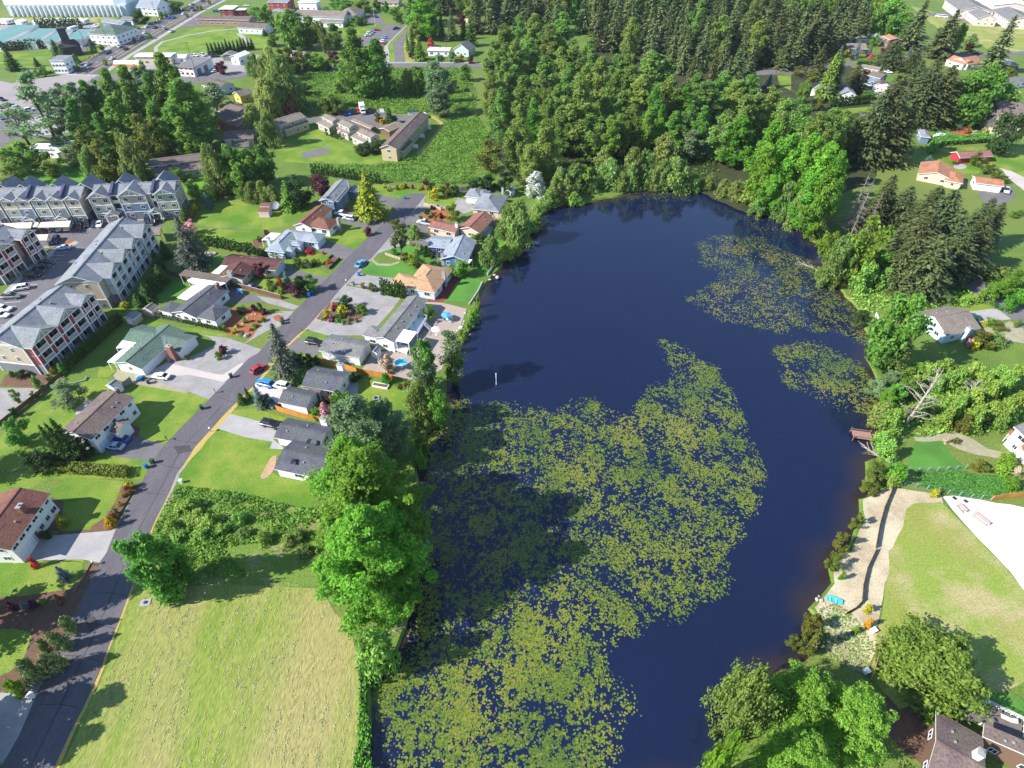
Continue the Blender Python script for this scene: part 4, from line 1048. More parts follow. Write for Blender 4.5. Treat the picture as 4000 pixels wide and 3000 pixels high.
house('condominium','left condominium with a bright cream parapet wall down its stepped roof','condominium',
      [dict(p=[px(R2,200,1085),px(R2,400,1020),px(R2,340,975)],h=5.2,pit=.3),dict(p=[px(R2,235,1120),px(R2,430,1065),px(R2,400,1030)],h=3.2,pit=.25),dict(p=[px(R2,80,1090),px(R2,165,1085),px(R2,150,1035)],h=4.6,pit=.3),dict(p=[px(R2,115,1140),px(R2,210,1130),px(R2,190,1095)],h=3,pit=.25)],CT,r_taupe,winw=1.2)
for lab,a,b,c in(('long low carport with a dark roof beside the condominium drive',(820,1040),(990,1110),(1040,1090)),('pale gabled carport between the two larger condominium rows',(1060,1110),(1150,1135),(1240,1065))):
    house('carport',lab,'carport',[dict(p=[px(R2,*a),px(R2,*b),px(R2,*c)],h=2.8,pit=.25,win=NO)],w_brown,r_taupe,vents=False,far=True)
house('condominium','shaded brown roofed condominium with orange lit end wall and a white car in front','condominium',[dict(p=[px('R1',1840,1010),px('R1',2050,1090),px('R1',2070,950)],h=5,pit=.3),dict(p=[px('R1',1880,960),px('R1',2080,1000),px('R1',2100,900)],h=5.5,pit=.3)],siding('rust_boards',(.40,.17,.06)),r_brown,vents=False)
house('condominium','shaded blue-grey roofed condominium left of the weeping tree','condominium',[dict(p=[px('R1',1930,1210),px('R1',2190,1190),px('R1',2200,1110)],h=5,pit=.3),dict(p=[px('R1',2000,1270),px('R1',2150,1260),px('R1',2160,1210)],h=3.2,pit=.25)],CT,r_brown,vents=False)
house('condominium','dark condominium roof crossed by a pale parapet behind the grey apartment block','condominium',[dict(p=[px('R1',1280,1440),px('R1',1740,1380),px('R1',1720,1320)],h=5,pit=.25),dict(p=[px('R1',1340,1510),px('R1',1750,1440),px('R1',1735,1390)],h=3.2,pit=.25)],CT,r_brown,vents=False)
far_house('yellow gabled small building behind the pale willow','R1',(2005,810),(2070,835),(2130,780),siding('yellow_boards',(.62,.42,.09)),r_taupe,h=3.5,pit=.5)
far_house('dark roofed building beside the shaded driveway behind the tall trees','R1',(1740,735),(1880,770),(1940,700),w_pale,r_brown,h=3.5,pit=.3)
# --- commercial strip in the far left corner
ap=house('auto_shop','low white workshop with a red-brown band and flat pale roof by the cross street','shop',[dict(p=[px('R1',1495,580),px('R1',1665,590),px('R1',1770,500)],t='s',hi='n',h=4.6,pit=.01,win={'s':4,'e':0})],w_white,r_grey,trim=w_red,vents=False,doors=[(0,'e',.25,3.4,3,GD,w_grey),(0,'e',.6,3.4,3,GD,w_grey)])
gs=empty('filling_station',G(px('R1',1080,590)),0,'filling station canopy with a pale top and orange edge band by the arterial road','filling station')
slab(gs,'canopy',[px('R1',985,520),px('R1',975,545),px('R1',1195,550),px('R1',1200,520)],5.4,.5,r_steel,1,m_steel)
slab(gs,'canopy_band',[px('R1',972,556),px('R1',971,560),px('R1',1200,566),px('R1',1202,560)],5.0,.7,plain('orange_band',(.75,.22,.03)),0)
far_house('white shop with a ribbed white roof behind the tall trees','R1',(1190,490),(1470,490),(1210,455),w_cream,r_steel,h=4.5,pit=.08)
far_house('small white gabled shed beside the workshop','R1',(1490,500),(1600,500),(1500,468),w_white,r_steel,h=3,pit=.25)
far_house('open grey gabled shelter next to the conifer screen','R1',(1940,480),(2015,480),(1950,450),w_grey,r_grey,h=3,pit=.3,cat='shed')
far_house('tall white gabled shed next to the conifer screen','R1',(2015,495),(2060,500),(2085,450),w_white,r_steel,h=4,pit=.4,cat='shed')
house('corner_office','white two storey box building with a flat grey roof at the road junction','office',[dict(p=[px('R1',415,520),px('R1',545,520),px('R1',610,478)],t='s',hi='n',h=7,pit=.01,win={'s':4})],w_white,r_slate,vents=False)
house('green_roofed_store','white store with a green hip roof beside the arterial road','shop',[dict(p=[px('R1',840,295),px('R1',1000,305),px('R1',950,225)],t='h',h=6,pit=.35),dict(p=[px('R1',1000,300),px('R1',1110,250),px('R1',960,220)],t='h',h=6,pit=.35)],w_white,r_green,vents=False,far=True)
tw=empty('dark_tower_house',G(px('R1',640,470)),.6,'dark brown building with a tall chimney-like tower among conifers','building')
b=MB();b.box(-5,5,-4,4,0,5);b.add([(-5.4,-4.4,5),(5.4,-4.4,5),(5.4,4.4,5),(-5.4,4.4,5),(-3.5,0,8),(3.5,0,8)],[(0,1,5,4),(2,3,4,5),(1,2,5),(3,0,4)]);b.obj('body',plain('dark_cladding',(.055,.045,.055),.8),tw)
b=MB();b.prism([(-3.2,-2.0),(1.2,-2.0),(1.2,2.0),(-3.2,2.0)],5,14);b.box(-3.5,1.5,-2.3,2.3,14,14.5);b.obj('tower',plain('dark_cladding',(.055,.045,.055),.8),tw)
for i,(a,c,d)in enumerate((((0,375),(262,250),(130,218)),((305,358),(485,255),(335,250)),((482,355),(612,266),(530,258)),((690,338),(790,260),(680,258)))):
    st=house('storage_row',('first','second','third','fourth')[i]+' from the left of the storage rows with teal metal roofs','storage building',[dict(p=[px('R1',*a),px('R1',*c),px('R1',*d)],t='s',hi='n',h=4.6,pit=.03,win=NO)],w_white,r_teal,vents=False,group='teal roofed storage rows',far=True)
    x=[o for o in st.children if o.name.startswith('wall')][0]
    xs_=[v.co.x for v in x.data.vertices];y0=min(v.co.y for v in x.data.vertices)
    n=int((max(xs_)-min(xs_))/3.2)
    for k in range(n):
        add_door(st,(min(xs_)+(k+.5)*(max(xs_)-min(xs_))/n,y0,0),0,2.3,3.2,w_pale,GD)
dm=empty('fabric_dome',G(px('R1',600,140)),0,'huge white fabric sports dome with a ribbed side wall at the top left','sports hall')
A_,B_=G(px('R1',100,140)),G(px('R1',1130,140))
Ld,Wd=(B_-A_).length,52.0
b=MB();n=14;b2=MB()
prof=[(-Wd/2*math.cos(pi*i/n),7+15*math.sin(pi*i/n))for i in range(n+1)]
xa,xb=-Ld/2,Ld/2
vv=[(x,Wd/2+y,z)for x in(xa,-Ld*.16,-Ld*.155,xb-8,xb)for(y,z)in[(p[0]*(1 if x<xb else .9),7+(p[1]-7)*(1 if x<xb else .8))for p in prof]]
ff=[]
for k in range(4):
    for i in range(n):
        ff.append((k*(n+1)+i,(k+1)*(n+1)+i,(k+1)*(n+1)+i+1,k*(n+1)+i+1))
ff+=[list(range(n+1)),list(range(4*(n+1),5*(n+1)))[::-1]]
b.add(vv,ff);o=b.obj('dome_roof',plain('dome_fabric',(.85,.86,.88),.5),dm)
o2=MB();o2.box(xa+.3,xb-.3,.3,Wd-.3,0,7);o2.obj('side_wall',w_pale,dm)
for k in range(24):
    x=xa+4+k*(Ld-8)/23
    box('buttress',dm,(x,-.6,3.3),(.7,2.2,6.6),m_trim)
far_house('long low brick shop row with a brown roof across the arterial road','R1',(1740,165),(2150,175),(1760,130),siding('shop_brick',(.34,.22,.17)),r_brown,h=4,pit=.2)
far_house('shop with a white flat roof and red band across the arterial road','R1',(1885,80),(2010,80),(1950,48),w_red,r_steel,h=5,pit=.02)
far_house('narrow white roofed annex with a red edge right of the red banded shop','R1',(2020,88),(2120,85),(2030,72),w_red,r_steel,h=4,pit=.02)
far_house('brown roofed park pavilion with white walls at the lawn edge','R1',(2115,240),(2290,250),(2120,205),w_white,r_brown,h=3.5,pit=.4)
far_house('white gabled house behind the dark round tree at the arterial road','R1',(1270,70),(1350,75),(1300,25),w_white,r_blue,h=5,pit=.6)
far_house('dark blue roofed house below the sports dome','R1',(925,195),(1050,215),(960,165),w_slateb,r_slate,h=4,pit=.4)
far_house('small white cabin below the sports dome beside the dark round tree','R1',(1090,170),(1140,172),(1095,145),w_white,r_grey,h=3.2,pit=.3)
far_house('large pale roofed hall at the upper left edge between trees','R1',(250,1280),(480,1290),(330,1235),w_white,r_steel,h=4,pit=.08)
far_house('pale roofed hall right of the dark ivy-clad trunk','R1',(500,1320),(680,1290),(480,1240),w_white,r_steel,h=4,pit=.08)
# --- near right corner
hb=house('brown_shingled_house','brown shingled house roof with a white chimney in the lower right corner','house',
      [dict(p=[px('L4',1195,1750),px('L4',1265,1320),px('L4',1640,1420)],h=3.4,pit=.3,ax='y'),dict(p=[px('L4',1640,1420),px('L4',1650,1320),px('L4',2200,1700)],h=4.2,pit=.25,ax='x')],w_brown,r_brown,chim=[(px('L4',1630,1540),6.5,m_trim,False,1.1)],
      slabs=[('deck',[px('L4',1480,1180),px('L4',1520,1090),px('L4',1940,1300),px('L4',1930,1440),px('L4',1640,1310),px('L4',1480,1290)],1.2,.25,mat('grey_deck',(.16,.135,.13),scale=1),1)])
q=[loc_in(hb,G(px('L4',*c),1.2))for c in((1480,1180),(1525,1095),(1945,1300),(1935,1430))]
for a,b in zip(q[:-1],q[1:]):
    d=b-a;n=max(2,int(d.length/.8));an=math.atan2(d.y,d.x)
    for z in(1.55,1.9,2.2):box('deck_rail',hb,((a.x+b.x)/2,(a.y+b.y)/2,z),(d.length,.06,.08),m_trim,an)
    for i in range(n+1):
        c=a.lerp(b,i/n);box('rail_post',hb,(c.x,c.y,1.7),(.08,.08,1.0),m_trim)
eh=house('terrace_house','house corner with a red-brown balcony at the right edge above the terraced garden','house',[dict(p=[px('S4',2200,660),px('S4',2440,880),px('S4',2320,560)],h=5.4,pit=.3)],w_white,r_grey,far=True,
      slabs=[('balcony_floor',[px('S4',2080,640),px('S4',2120,620),px('S4',2300,800),px('S4',2260,850)],2.6,.2,m_wood,1)])
q=[loc_in(eh,G(px('S4',*c),2.6))for c in((2080,640),(2260,850))]
d=q[1]-q[0];box('balcony_parapet',eh,((q[0].x+q[1].x)/2,(q[0].y+q[1].y)/2,3.1),(d.length,.12,1.0),mat('red_wood',(.36,.12,.07),scale=1),math.atan2(d.y,d.x))

# --- apartment blocks
m_bands=dict(post=m_trim)
def apartment(label,A,B,W,bays,style,he=8.9,pit=.42,seed=1,accent=None):
    accent=accent or w_red
    A,B=G(A,he),G(B,he)
    rz=math.atan2(B.y-A.y,B.x-A.x)
    L=(B-A).length
    root=empty('apartment_block',(A.x,A.y,0),rz,label,'apartment block','three storey apartment blocks round the car park')
    ov=.6
    if isinstance(W,tuple):W=loc_in(root,G(W,he)).y
    bays=[(loc_in(root,G(c,he+1.6)).x if isinstance(c,tuple)else c,bw)for c,bw in bays]
    ro=roof_obj(root,roof_geo(0,L,0,W,he,pit,'g','x'),r_slate,m_trim,.25)
    zR=he+pit*W/2
    box('ridge_cap',ro,(L/2,W/2,zR+.03),(L,.4,.08),r_slate)
    sec=[(ov,3.0),(W-ov,3.0),(W-ov,he+pit*ov-.27),(W/2,zR-.27),(ov,he+pit*ov-.27)]
    mb=MB();mb.add([(ov,y,z)for y,z in sec]+[(L-ov,y,z)for y,z in sec],[[4,3,2,1,0],[5,6,7,8,9]]+[[i,(i+1)%5,5+(i+1)%5,5+i]for i in range(5)])
    mb.obj('upper_wall',w_beige,root)
    box('lower_wall',root,(L/2,W/2,1.5),(L-2*ov+.1,W-2*ov+.1,3.0),w_grey)
    for x in(ov-.02,L-ov+.02):
        box('wall_band',root,(x,W/2,3.02),(.12,W-2*ov+.16,.28),m_trim);box('wall_band',root,(x,W/2,he+.1),(.12,W-2*ov+.16,.22),m_trim)
        for y in(ov-.02,W-ov+.02):box('corner_board',root,(x,y,4.4),(.24,.24,8.8),m_trim)
    for sd,x in(('w',ov),('e',L-ov)):
        for y in(W*.34,W*.68):
            for z in(3.9,6.7):add_window(root,(x,y,z),SIDE[sd],1.0,1.5)
    rng=random.Random(seed)
    for i in range(int(L/5)):
        fr=rng.uniform(.15,.8);s_=rng.choice((-1,1))
        box('roof_vent',ro,(rng.uniform(2,L-2),W/2+s_*fr*W/2,zR-pit*fr*W/2+.12),(.5,.35,.3),m_post)
    for bi,(xc,bw)in enumerate(bays):
        y0=-1.6 if style=='balcony' else-.9
        x0,x1=xc-bw/2,xc+bw/2
        bz=he;bp_=.55
        # gabled bay roof running back into the main slope
        zr=bz+bp_*(bw/2+.4)
        yb=(zr-he)/pit+.3
        yf=y0-.7
        roof_obj(root,([(x0-.4,yf,bz),(x1+.4,yf,bz),(x1+.4,yb,bz),(x0-.4,yb,bz),(xc,yf,zr),(xc,yb,zr)],[(1,2,5,4),(3,0,4,5)],[0,4,1,2,5,3],zr),r_slate,m_trim,.22)
        # bargeboard truss
        t_=MB();t_.tube((x0,yf+.15,bz+.2),(x1,yf+.15,bz+.2),.09,n=4);t_.tube((xc,yf+.15,bz+.2),(xc,yf+.15,zr-.25),.09,n=4)
        t_.tube((xc-bw*.25,yf+.15,bz+.25),(xc,yf+.15,zr-.5),.07,n=4);t_.tube((xc+bw*.25,yf+.15,bz+.25),(xc,yf+.15,zr-.5),.07,n=4)
        t_.obj('gable_truss',m_trim,root)
        if style=='balcony':
            dep=1.7
            bk=MB();bk.box(x0+.15,x1-.15,y0+dep,1.0,0,bz+.05);bk.add([(x0+.1,y0+.3,bz),(x1-.1,y0+.3,bz),(xc,y0+.3,zr-.3),(x0+.1,yb,bz),(x1-.1,yb,bz),(xc,yb,zr-.3)],[(0,1,2),(5,4,3)])
            bk.obj('bay_wall',w_sage if bi%2 else w_beige,root)
            ncol=2
            cw=bw/ncol
            pw=cw*.3
            for f in range(3):
                z0=f*2.95
                box('balcony_floor',root,(xc,(y0+1.0)/2+.0,z0+.06 if f else .05),(bw,1.0-y0,.14),m_conc)
                if f:box('floor_band',root,(xc,y0-.06,z0),(bw+.1,.14,.3),m_trim)
                for cI in range(ncol):
                    cx0=x0+cI*cw
                    box('side_panel',root,(cx0+pw/2,y0+.05,z0+1.55),(pw,.1,2.6),accent if f else w_grey)
                    if f:box('balcony_front',root,(cx0+pw+(cw-pw)/2,y0+.05,z0+.65),(cw-pw-.1,.1,1.0),w_taupe)
                    if f:box('top_rail',root,(cx0+pw+(cw-pw)/2,y0,z0+1.2),(cw-pw,.14,.1),m_trim)
                    box('recess_door',root,(cx0+pw+(cw-pw)/2,y0+dep-.03,z0+1.3),(1.8,.08,2.1),m_glass)
                    box('partition',root,(cx0+pw,y0+dep/2+.05,z0+1.5),(.1,dep-.1,2.7),accent if f else w_grey)
                for sx in(x0+.06,x1-.06):
                    box('end_panel',root,(sx,y0+dep/2+.1,z0+1.5),(.1,dep-.3,2.65),(accent if f else w_grey)if sx<xc else(accent if f and bi%2==0 else w_grey))
            for k in range(ncol+1):
                box('post',root,(x0+k*cw,y0-.03,4.5),(.22,.2,9.0),m_trim)
                if k<ncol:box('post',root,(x0+k*cw+pw,y0-.03,4.5),(.16,.16,9.0),m_trim)
            box('gable_panel',root,(xc,y0+.08,8.75),(bw,.12,.35),m_trim)
            g_=MB();g_.add([(x0,y0+.02,bz-.05),(x1,y0+.02,bz-.05),(xc,y0+.02,zr-.45),(x0,y0+.14,bz-.05),(x1,y0+.14,bz-.05),(xc,y0+.14,zr-.45)],[(0,1,2),(5,4,3),(0,3,4,1),(1,4,5,2),(2,5,3,0)])
            g_.obj('gable_wall',w_taupe,root)
        else:
            cols=[(w_grey,w_sage,w_sage),(w_grey,w_grey,w_taupe),(w_grey,w_sage,w_beige),(w_grey,w_slateb,w_taupe)][(bi+seed)%4]
            for f in range(3):
                box('wall',root,(xc,(y0+1.2)/2,f*2.96+1.48),(bw,1.2-y0,2.96-.004),cols[f])
                if f:box('floor_band',root,(xc,y0+.1,f*2.96),(bw+.12,.36,.22),m_trim)
                for cx in((xc-bw*.27,xc+bw*.27)if bw>5 else(xc,)):
                    add_window(root,(cx,y0,f*2.96+1.0),0,1.5,1.35)
            for sx in(x0,x1):box('corner_board',root,(sx,y0+.02,4.45),(.2,.2,8.9),m_trim)
            g_=MB();g_.add([(x0,y0+.02,8.87),(x1,y0+.02,8.87),(xc,y0+.02,zr-.3),(x0,y0+1,8.87),(x1,y0+1,8.87),(xc,y0+1,zr-.3)],[(0,1,2),(5,4,3),(0,3,4,1),(1,4,5,2),(2,5,3,0)])
            g_.obj('gable_wall',cols[2],root)
    return root,L,W,zR
def between_bays(root,L,bays,W,he=8.9,pit=.42,fins=(),porches=()):
    for x in fins:   # dark parapet fins across the front slope
        b=MB();b.add([(x-.45,-.4,he+.1),(x+.45,-.4,he+.1),(x+.45,W/2,he+pit*W/2+.1),(x-.45,W/2,he+pit*W/2+.1),(x-.45,-.4,he+1.0),(x+.45,-.4,he+1.0),(x+.45,W/2,he+pit*W/2+.9),(x-.45,W/2,he+pit*W/2+.9)],
                         [(3,2,1,0),(4,5,6,7),(0,1,5,4),(1,2,6,5),(2,3,7,6),(3,0,4,7)])
        b.obj('parapet_fin',plain('navy_flashing',(.05,.055,.12)),root)
        for f in(1,2):
            box('landing_shade_panel',root,(x+.0,.55,f*2.96+1.5),(2.6,.12,2.2),m_shadeblack);box('landing_rail',root,(x,.4,f*2.96+.5),(2.7,.1,1.0),m_trim)  # flat dark panel, its colour stands in for the shade of an open landing
        for sx in(-1.45,1.45):box('post',root,(x+sx,.42,4.4),(.24,.24,8.8),m_trim)
    for x in porches:
        zr=4.3
        roof_obj(root,([(x-2.2,-3.4,3.2),(x+2.2,-3.4,3.2),(x+2.2,.5,3.2),(x-2.2,.5,3.2),(x,-3.4,zr),(x,.5,zr)],[(1,2,5,4),(3,0,4,5)],[0,4,1,2,5,3],zr),r_slate,m_trim,.2)
        for sx in(-1.9,1.9):box('porch_post',root,(x+sx,-3.1,1.5),(.35,.35,3.0),m_trim)
        box('porch_beam',root,(x,-3.2,3.0),(4.2,.2,.3),m_trim)

def xs_at(root,z,*pp):
    return[loc_in(root,G(p,z)).x for p in pp]
bA=[(px('A',-170,480),4.6),(px('A',125,475),4.6),(px('A',365,470),4.6),(px('A',660,460),4.6),(px('A',952,448),4.6),(px('A',1235,445),4.6)]
b1,L1,W1,z1=apartment('apartment block with sage and beige fronts at the left edge, tan end wall facing right',px('A',-330,588),px('A',1385,548),px('A',1560,330),bA,'window',seed=1)
between_bays(b1,L1,bA,W1,fins=xs_at(b1,10,px('A',490,470),px('A',1075,460)),porches=xs_at(b1,3.2,px('A',-10,845),px('A',590,815),px('A',1165,790)))
bB=[(px('A',1775,320),6.6),(px('B',565,290),8.6),(px('B',1115,275),6.6)]
b2,L2,W2,z2=apartment('apartment block with grey and beige fronts, its right end wall pale sage, nearest the conifer',px('A',1575,520),px('B',1240,445),px('B',1372,240),bB,'window',seed=2)
between_bays(b2,L2,bB,W2,fins=xs_at(b2,10,px('A',1950,390),px('B',880,370)),porches=xs_at(b2,3.2,px('A',2010,735),px('B',965,700)))
for blk,ww,rp in((b1,W1,[px('A',95,280),px('A',455,250),px('A',1015,235),px('A',1485,235)]),(b2,W2,[px('B',370,160),px('B',1035,145)])):
    for xc in xs_at(blk,11.5,*rp):
        zr=8.9+.55*4.6
        roof_obj(blk,([(xc-4.2,ww*.5,8.9),(xc+4.2,ww*.5,8.9),(xc+4.2,ww+2.4,8.9),(xc-4.2,ww+2.4,8.9),(xc,ww*.5,zr+.6),(xc,ww+2.4,zr+.6)],[(1,2,5,4),(3,0,4,5)],[0,4,1,2,5,3],zr),r_slate,m_trim,.22)
        box('rear_bay',blk,(xc,ww+.6,4.45),(7.4,2.6,8.9),w_beige)
bC=[(px('C',1900,150),7.6),(px('B',350,1460),7.6),(px('B',505,1270),7.6),(px('B',690,1030),7.6)]
b3,L3,W3,z3=apartment('long apartment block with blue-shaded balcony gables beside the conifer row',px('C',1700,466),px('B',745,985),px('C',950,482),bC,'balcony',seed=3,accent=siding('pale_grey_siding',(.55,.56,.58)))
bD=[(px('C',660,1300),8.6),(px('C',1090,950),8.6),(px('C',1510,680),5.4)]
b4,L4,W4,z4=apartment('apartment block with red balcony panels and sunlit tan end wall, nearest the camera',px('C',380,1605),px('C',1500,660),W3,bD,'balcony',seed=4)
bE=[(px('A',40,1400),8.6),(px('A',470,1110),5.4)]
b5,L5,W5,z5=apartment('apartment block with red balcony panels cut off by the left edge',px('A',-350,1640),px('A',420,1150),W3,bE,'balcony',seed=5)
for lab,pp in(('left cream roofed carport of the apartment car park',[('A',10,985),('A',320,1065),('A',530,1062),('A',555,965)]),('right cream roofed carport of the apartment car park, the largest',[('A',650,1052),('A',1190,1040),('A',1225,935),('A',700,965)]),
                ('small cream roofed carport beside the yellow shrub',[('A',545,1280),('A',805,1275),('A',835,1172),('A',545,1180)]),('pale narrow end of the cream carport between its two larger neighbours',[('A',560,1045),('A',640,1040),('A',670,965),('A',610,965)])):
    P=[px(*c)for c in pp]
    cc=empty('carport',G(P[0]),0,lab,'carport','cream roofed carports of the apartment car park')
    slab(cc,'carport_roof',P,2.9,.25,mat('cream_metal',(.66,.56,.45),(.60,.50,.40),scale=.6,fine=.05),1,w_brown)
gp=empty('carport',G(px('B',850,1180)),0,'grey shingled carport between the long apartment block and the big conifer','carport')
slab(gp,'carport_roof',[px('B',790,1050),px('B',845,1190),px('B',1000,1180),px('B',1010,1050)],3.0,.4,r_taupe,1,w_brown)

# ------------------------------------------------------------------ vegetation
def quads(name,C,N,S,tint,m,asp=1.0,T=None,rng=None):
    """one small leaf-shaped face per centre C with normal N and size S"""
    n=len(C)
    N=N/np.maximum(np.linalg.norm(N,axis=1,keepdims=True),1e-6)
    if T is None:
        T=rng.normal(size=(n,3))
    T=T-(T*N).sum(1,keepdims=True)*N
    T/=np.maximum(np.linalg.norm(T,axis=1,keepdims=True),1e-6)
    Bt=np.cross(N,T)
    s=S[:,None]*.5
    V=np.empty((n,4,3))
    V[:,0]=C-T*s*asp
    V[:,1]=C-Bt*s*.62-T*s*.1
    V[:,2]=C+T*s*asp
    V[:,3]=C+Bt*s*.62+T*s*.1
    V[:,0]-=N*s*.25;V[:,2]-=N*s*.25
    me=bpy.data.meshes.new(name)
    me.vertices.add(4*n);me.loops.add(4*n);me.polygons.add(n)
    me.vertices.foreach_set('co',V.reshape(-1).astype(np.float32))
    me.loops.foreach_set('vertex_index',np.arange(4*n,dtype=np.int32))
    me.polygons.foreach_set('loop_start',np.arange(0,4*n,4,dtype=np.int32))
    a=me.attributes.new('tint','FLOAT','FACE')
    a.data.foreach_set('value',np.clip(tint,0,1).astype(np.float32))
    me.materials.append(m)
    me.update(calc_edges=True)
    return me
def fibdirs(k,rng):
    d=rng.normal(size=(k,3))
    return d/np.linalg.norm(d,axis=1,keepdims=True)
def crown(name,seed,H,R,z0,k,per,ls,cr,m,prof='oval',up=.35,lump=.35,droop=0.0,inner=.45):
    """leafy crown: clumps of leaves set through an uneven envelope of height H, radius R, starting at z0"""
    rng=np.random.default_rng(seed)
    nl=max(9,int(k/9))if prof!='dome' else max(18,int(k/3.5))
    lt=(np.arange(nl)+rng.random(nl))/nl
    lt=lt**.85
    la=np.arange(nl)*2.4+rng.normal(size=nl)*.5
    if prof=='oval':pf=lambda q:np.sqrt(np.maximum(.03,1-(2*q-1)**2))
    elif prof=='tall':pf=lambda q:np.sin(pi*np.clip(q,.03,.97)**.75)**.75
    elif prof=='dome':pf=lambda q:np.sqrt(np.maximum(.03,1-q**2.2))
    elif prof=='column':pf=lambda q:np.clip(1.15-q**3,.12,1)
    else:pf=lambda q:np.clip(1-q,.05,1)
    lr=R*pf(lt)*(1+lump*1.1*rng.normal(size=nl).clip(-1.3,1.3)*.55)
    slope={'tall':1.25,'oval':.8,'dome':.45,'column':1.5}.get(prof,.6)
    tip=np.stack([np.cos(la)*lr,np.sin(la)*lr,z0+lt*(H-z0)],1)
    root_=np.zeros_like(tip);root_[:,2]=np.maximum(tip[:,2]-slope*lr-.04*H,z0*.6)
    j=rng.integers(0,nl,k)
    f=1-(1-inner)*rng.random(k)**1.2
    lw=np.maximum(.16*R,.24*lr[j])*(1.25-.75*f)
    cc=root_[j]+(tip[j]-root_[j])*f[:,None]+rng.normal(size=(k,3))*lw[:,None]*.75
    q98=np.percentile(np.hypot(cc[:,0],cc[:,1]),97)+cr*.45
    cc[:,:2]*=R/max(q98,.1)
    rr=pf(np.clip((cc[:,2]-z0)/(H-z0),.02,.98))
    cc[:,2]=np.clip(cc[:,2],z0*.7+.1,H)
    lct=rng.random(nl)
    csz=cr*(.65+.7*rng.random(k))*np.clip(.55+.6*rr,.5,1.1)
    ct=.6*lct[j]+.4*rng.random(k)
    D=fibdirs(k*per,rng)
    rf=rng.random(k*per)**.45
    idx=np.repeat(np.arange(k),per)
    off=D*(rf*csz[idx])[:,None]
    off[:,2]*=.75
    C=cc[idx]+off
    if droop:C[:,2]-=droop*rng.random(len(C))**2*(np.hypot(C[:,0],C[:,1])/R)
    C[:,2]=np.maximum(C[:,2],.08)
    outw=C-np.array([0,0,z0+.35*(H-z0)])
    outw/=np.maximum(np.linalg.norm(outw,axis=1,keepdims=True),1e-3)
    N=D*.55+outw*.4+rng.normal(size=C.shape)*.7
    N[:,2]+=up
    tint=.42*ct[idx]+.58*rng.random(len(C))
    S=ls*(.6+.8*rng.random(len(C)))
    T=None
    if droop:
        T=rng.normal(size=C.shape)*.35;T[:,2]-=1
    return quads(name,C,N,S,tint,m,1.15 if not droop else 1.9,T,rng),cc
def trunk(name,seed,H,r,m,cc=None,limbs=8,lean=0.0):
    rng=random.Random(seed)
    b=MB()
    pts=[Vector((0,0,-.2))]
    for i in range(1,6):
        pts.append(Vector((rng.uniform(-1,1)*r*.8,rng.uniform(-1,1)*r*.8,H*i/5)))
    for i in range(5):
        b.tube(pts[i],pts[i+1],r*(1-i*.18)*(1.35 if i==0 else 1),r*(1-(i+1)*.18),7)
    if cc is not None and limbs:
        for c in rng.sample(list(cc),min(limbs,len(cc))):
            c=Vector(c)
            z=min(max(H*.2,c.z*.55),H*.9)
            f=z/H*5;i=min(4,int(f))
            a=pts[i].lerp(pts[i+1],f-i)
            mid=a.lerp(c,.5)+Vector((0,0,-.04*(c-a).length))
            b.tube(a,mid,r*.34,r*.2,5);b.tube(mid,c,r*.2,r*.05,5)
    return b.mesh(name,m,True)
def conifer(name,seed,H,R,z0,whorls,nb,m,droop=.35,ls=.8,dens=7,powr=.85,gap=0.0):
    rng=np.random.default_rng(seed)
    C,N,T,S,ti=[],[],[],[],[]
    for w_ in range(whorls):
        t=w_/whorls
        z=z0+(H-z0)*t
        L0=R*(1-t)**powr*(1 if t>.08 else .75+3*t)+.25
        for b_ in range(nb if t<.8 else max(4,nb-3)):
            if rng.random()<gap:continue
            a=rng.random()*2*pi
            L=L0*(.6+.55*rng.random())
            d=np.array([math.cos(a),math.sin(a),0])
            side=np.array([-math.sin(a),math.cos(a),0])
            zz=z+rng.normal()*.25
            bt=rng.random()
            nq=max(3,int(dens*L/R+2))
            for j in range(nq):
                f=(j+.6)/nq
                wd=(1-f)*.32*L+.12
                p=d*L*f+side*rng.normal()*wd*.6
                hz=zz-droop*L*f**1.6+.14*L*f
                C.append((p[0],p[1],hz+rng.normal()*.12))
                nn=np.array([d[0]*.35,d[1]*.35,.8])+rng.normal(size=3)*.42
                N.append(nn);T.append(d+side*rng.normal()*.5+np.array([0,0,-droop*1.1]))
                S.append(ls*(.65+.7*rng.random())*(1-.35*t));ti.append(.5*bt+.5*rng.random())
    for j in range(26):   # leader tuft
        t=rng.random()
        C.append((rng.normal()*.12,rng.normal()*.12,H-.14*H*(1-t)*.6));N.append(rng.normal(size=3)+np.array([0,0,.2]));T.append(np.array([0,0,1.0])+rng.normal(size=3)*.4);S.append(ls*.55);ti.append(rng.random())
    return quads(name,np.array(C),np.array(N),np.array(S),np.array(ti),m,1.35,np.array(T),rng)
bark=mat('grey_bark',(.16,.135,.11),(.10,.085,.07),scale=1.5,fine=.3,world=False);barkb=mat('brown_bark',(.11,.075,.055),(.08,.055,.04),scale=1.5,fine=.3,world=False);deadw=mat('dead_wood',(.42,.37,.32),(.32,.28,.24),scale=1.5,fine=.2,world=False)
lf_cot=leafmat('cottonwood_leaf',(0.0916,0.209,0.0299),(0.243,0.433,0.0666));lf_pop=leafmat('poplar_leaf',(.125,.215,.04),(.27,.41,.085));lf_vivid=leafmat('maple_leaf',(0.0872,0.246,0.0222),(0.238,0.508,0.0476))
lf_olive=leafmat('olive_leaf',(.11,.145,.02),(.22,.25,.042));lf_wil=leafmat('willow_leaf',(0.165,0.246,0.0576),(0.311,0.428,0.107));lf_grey=leafmat('grey_green_leaf',(0.123,0.213,0.0901),(0.278,0.393,0.181));lf_lime=leafmat('lime_leaf',(0.115,0.23,0.023),(0.218,0.345,0.0403))
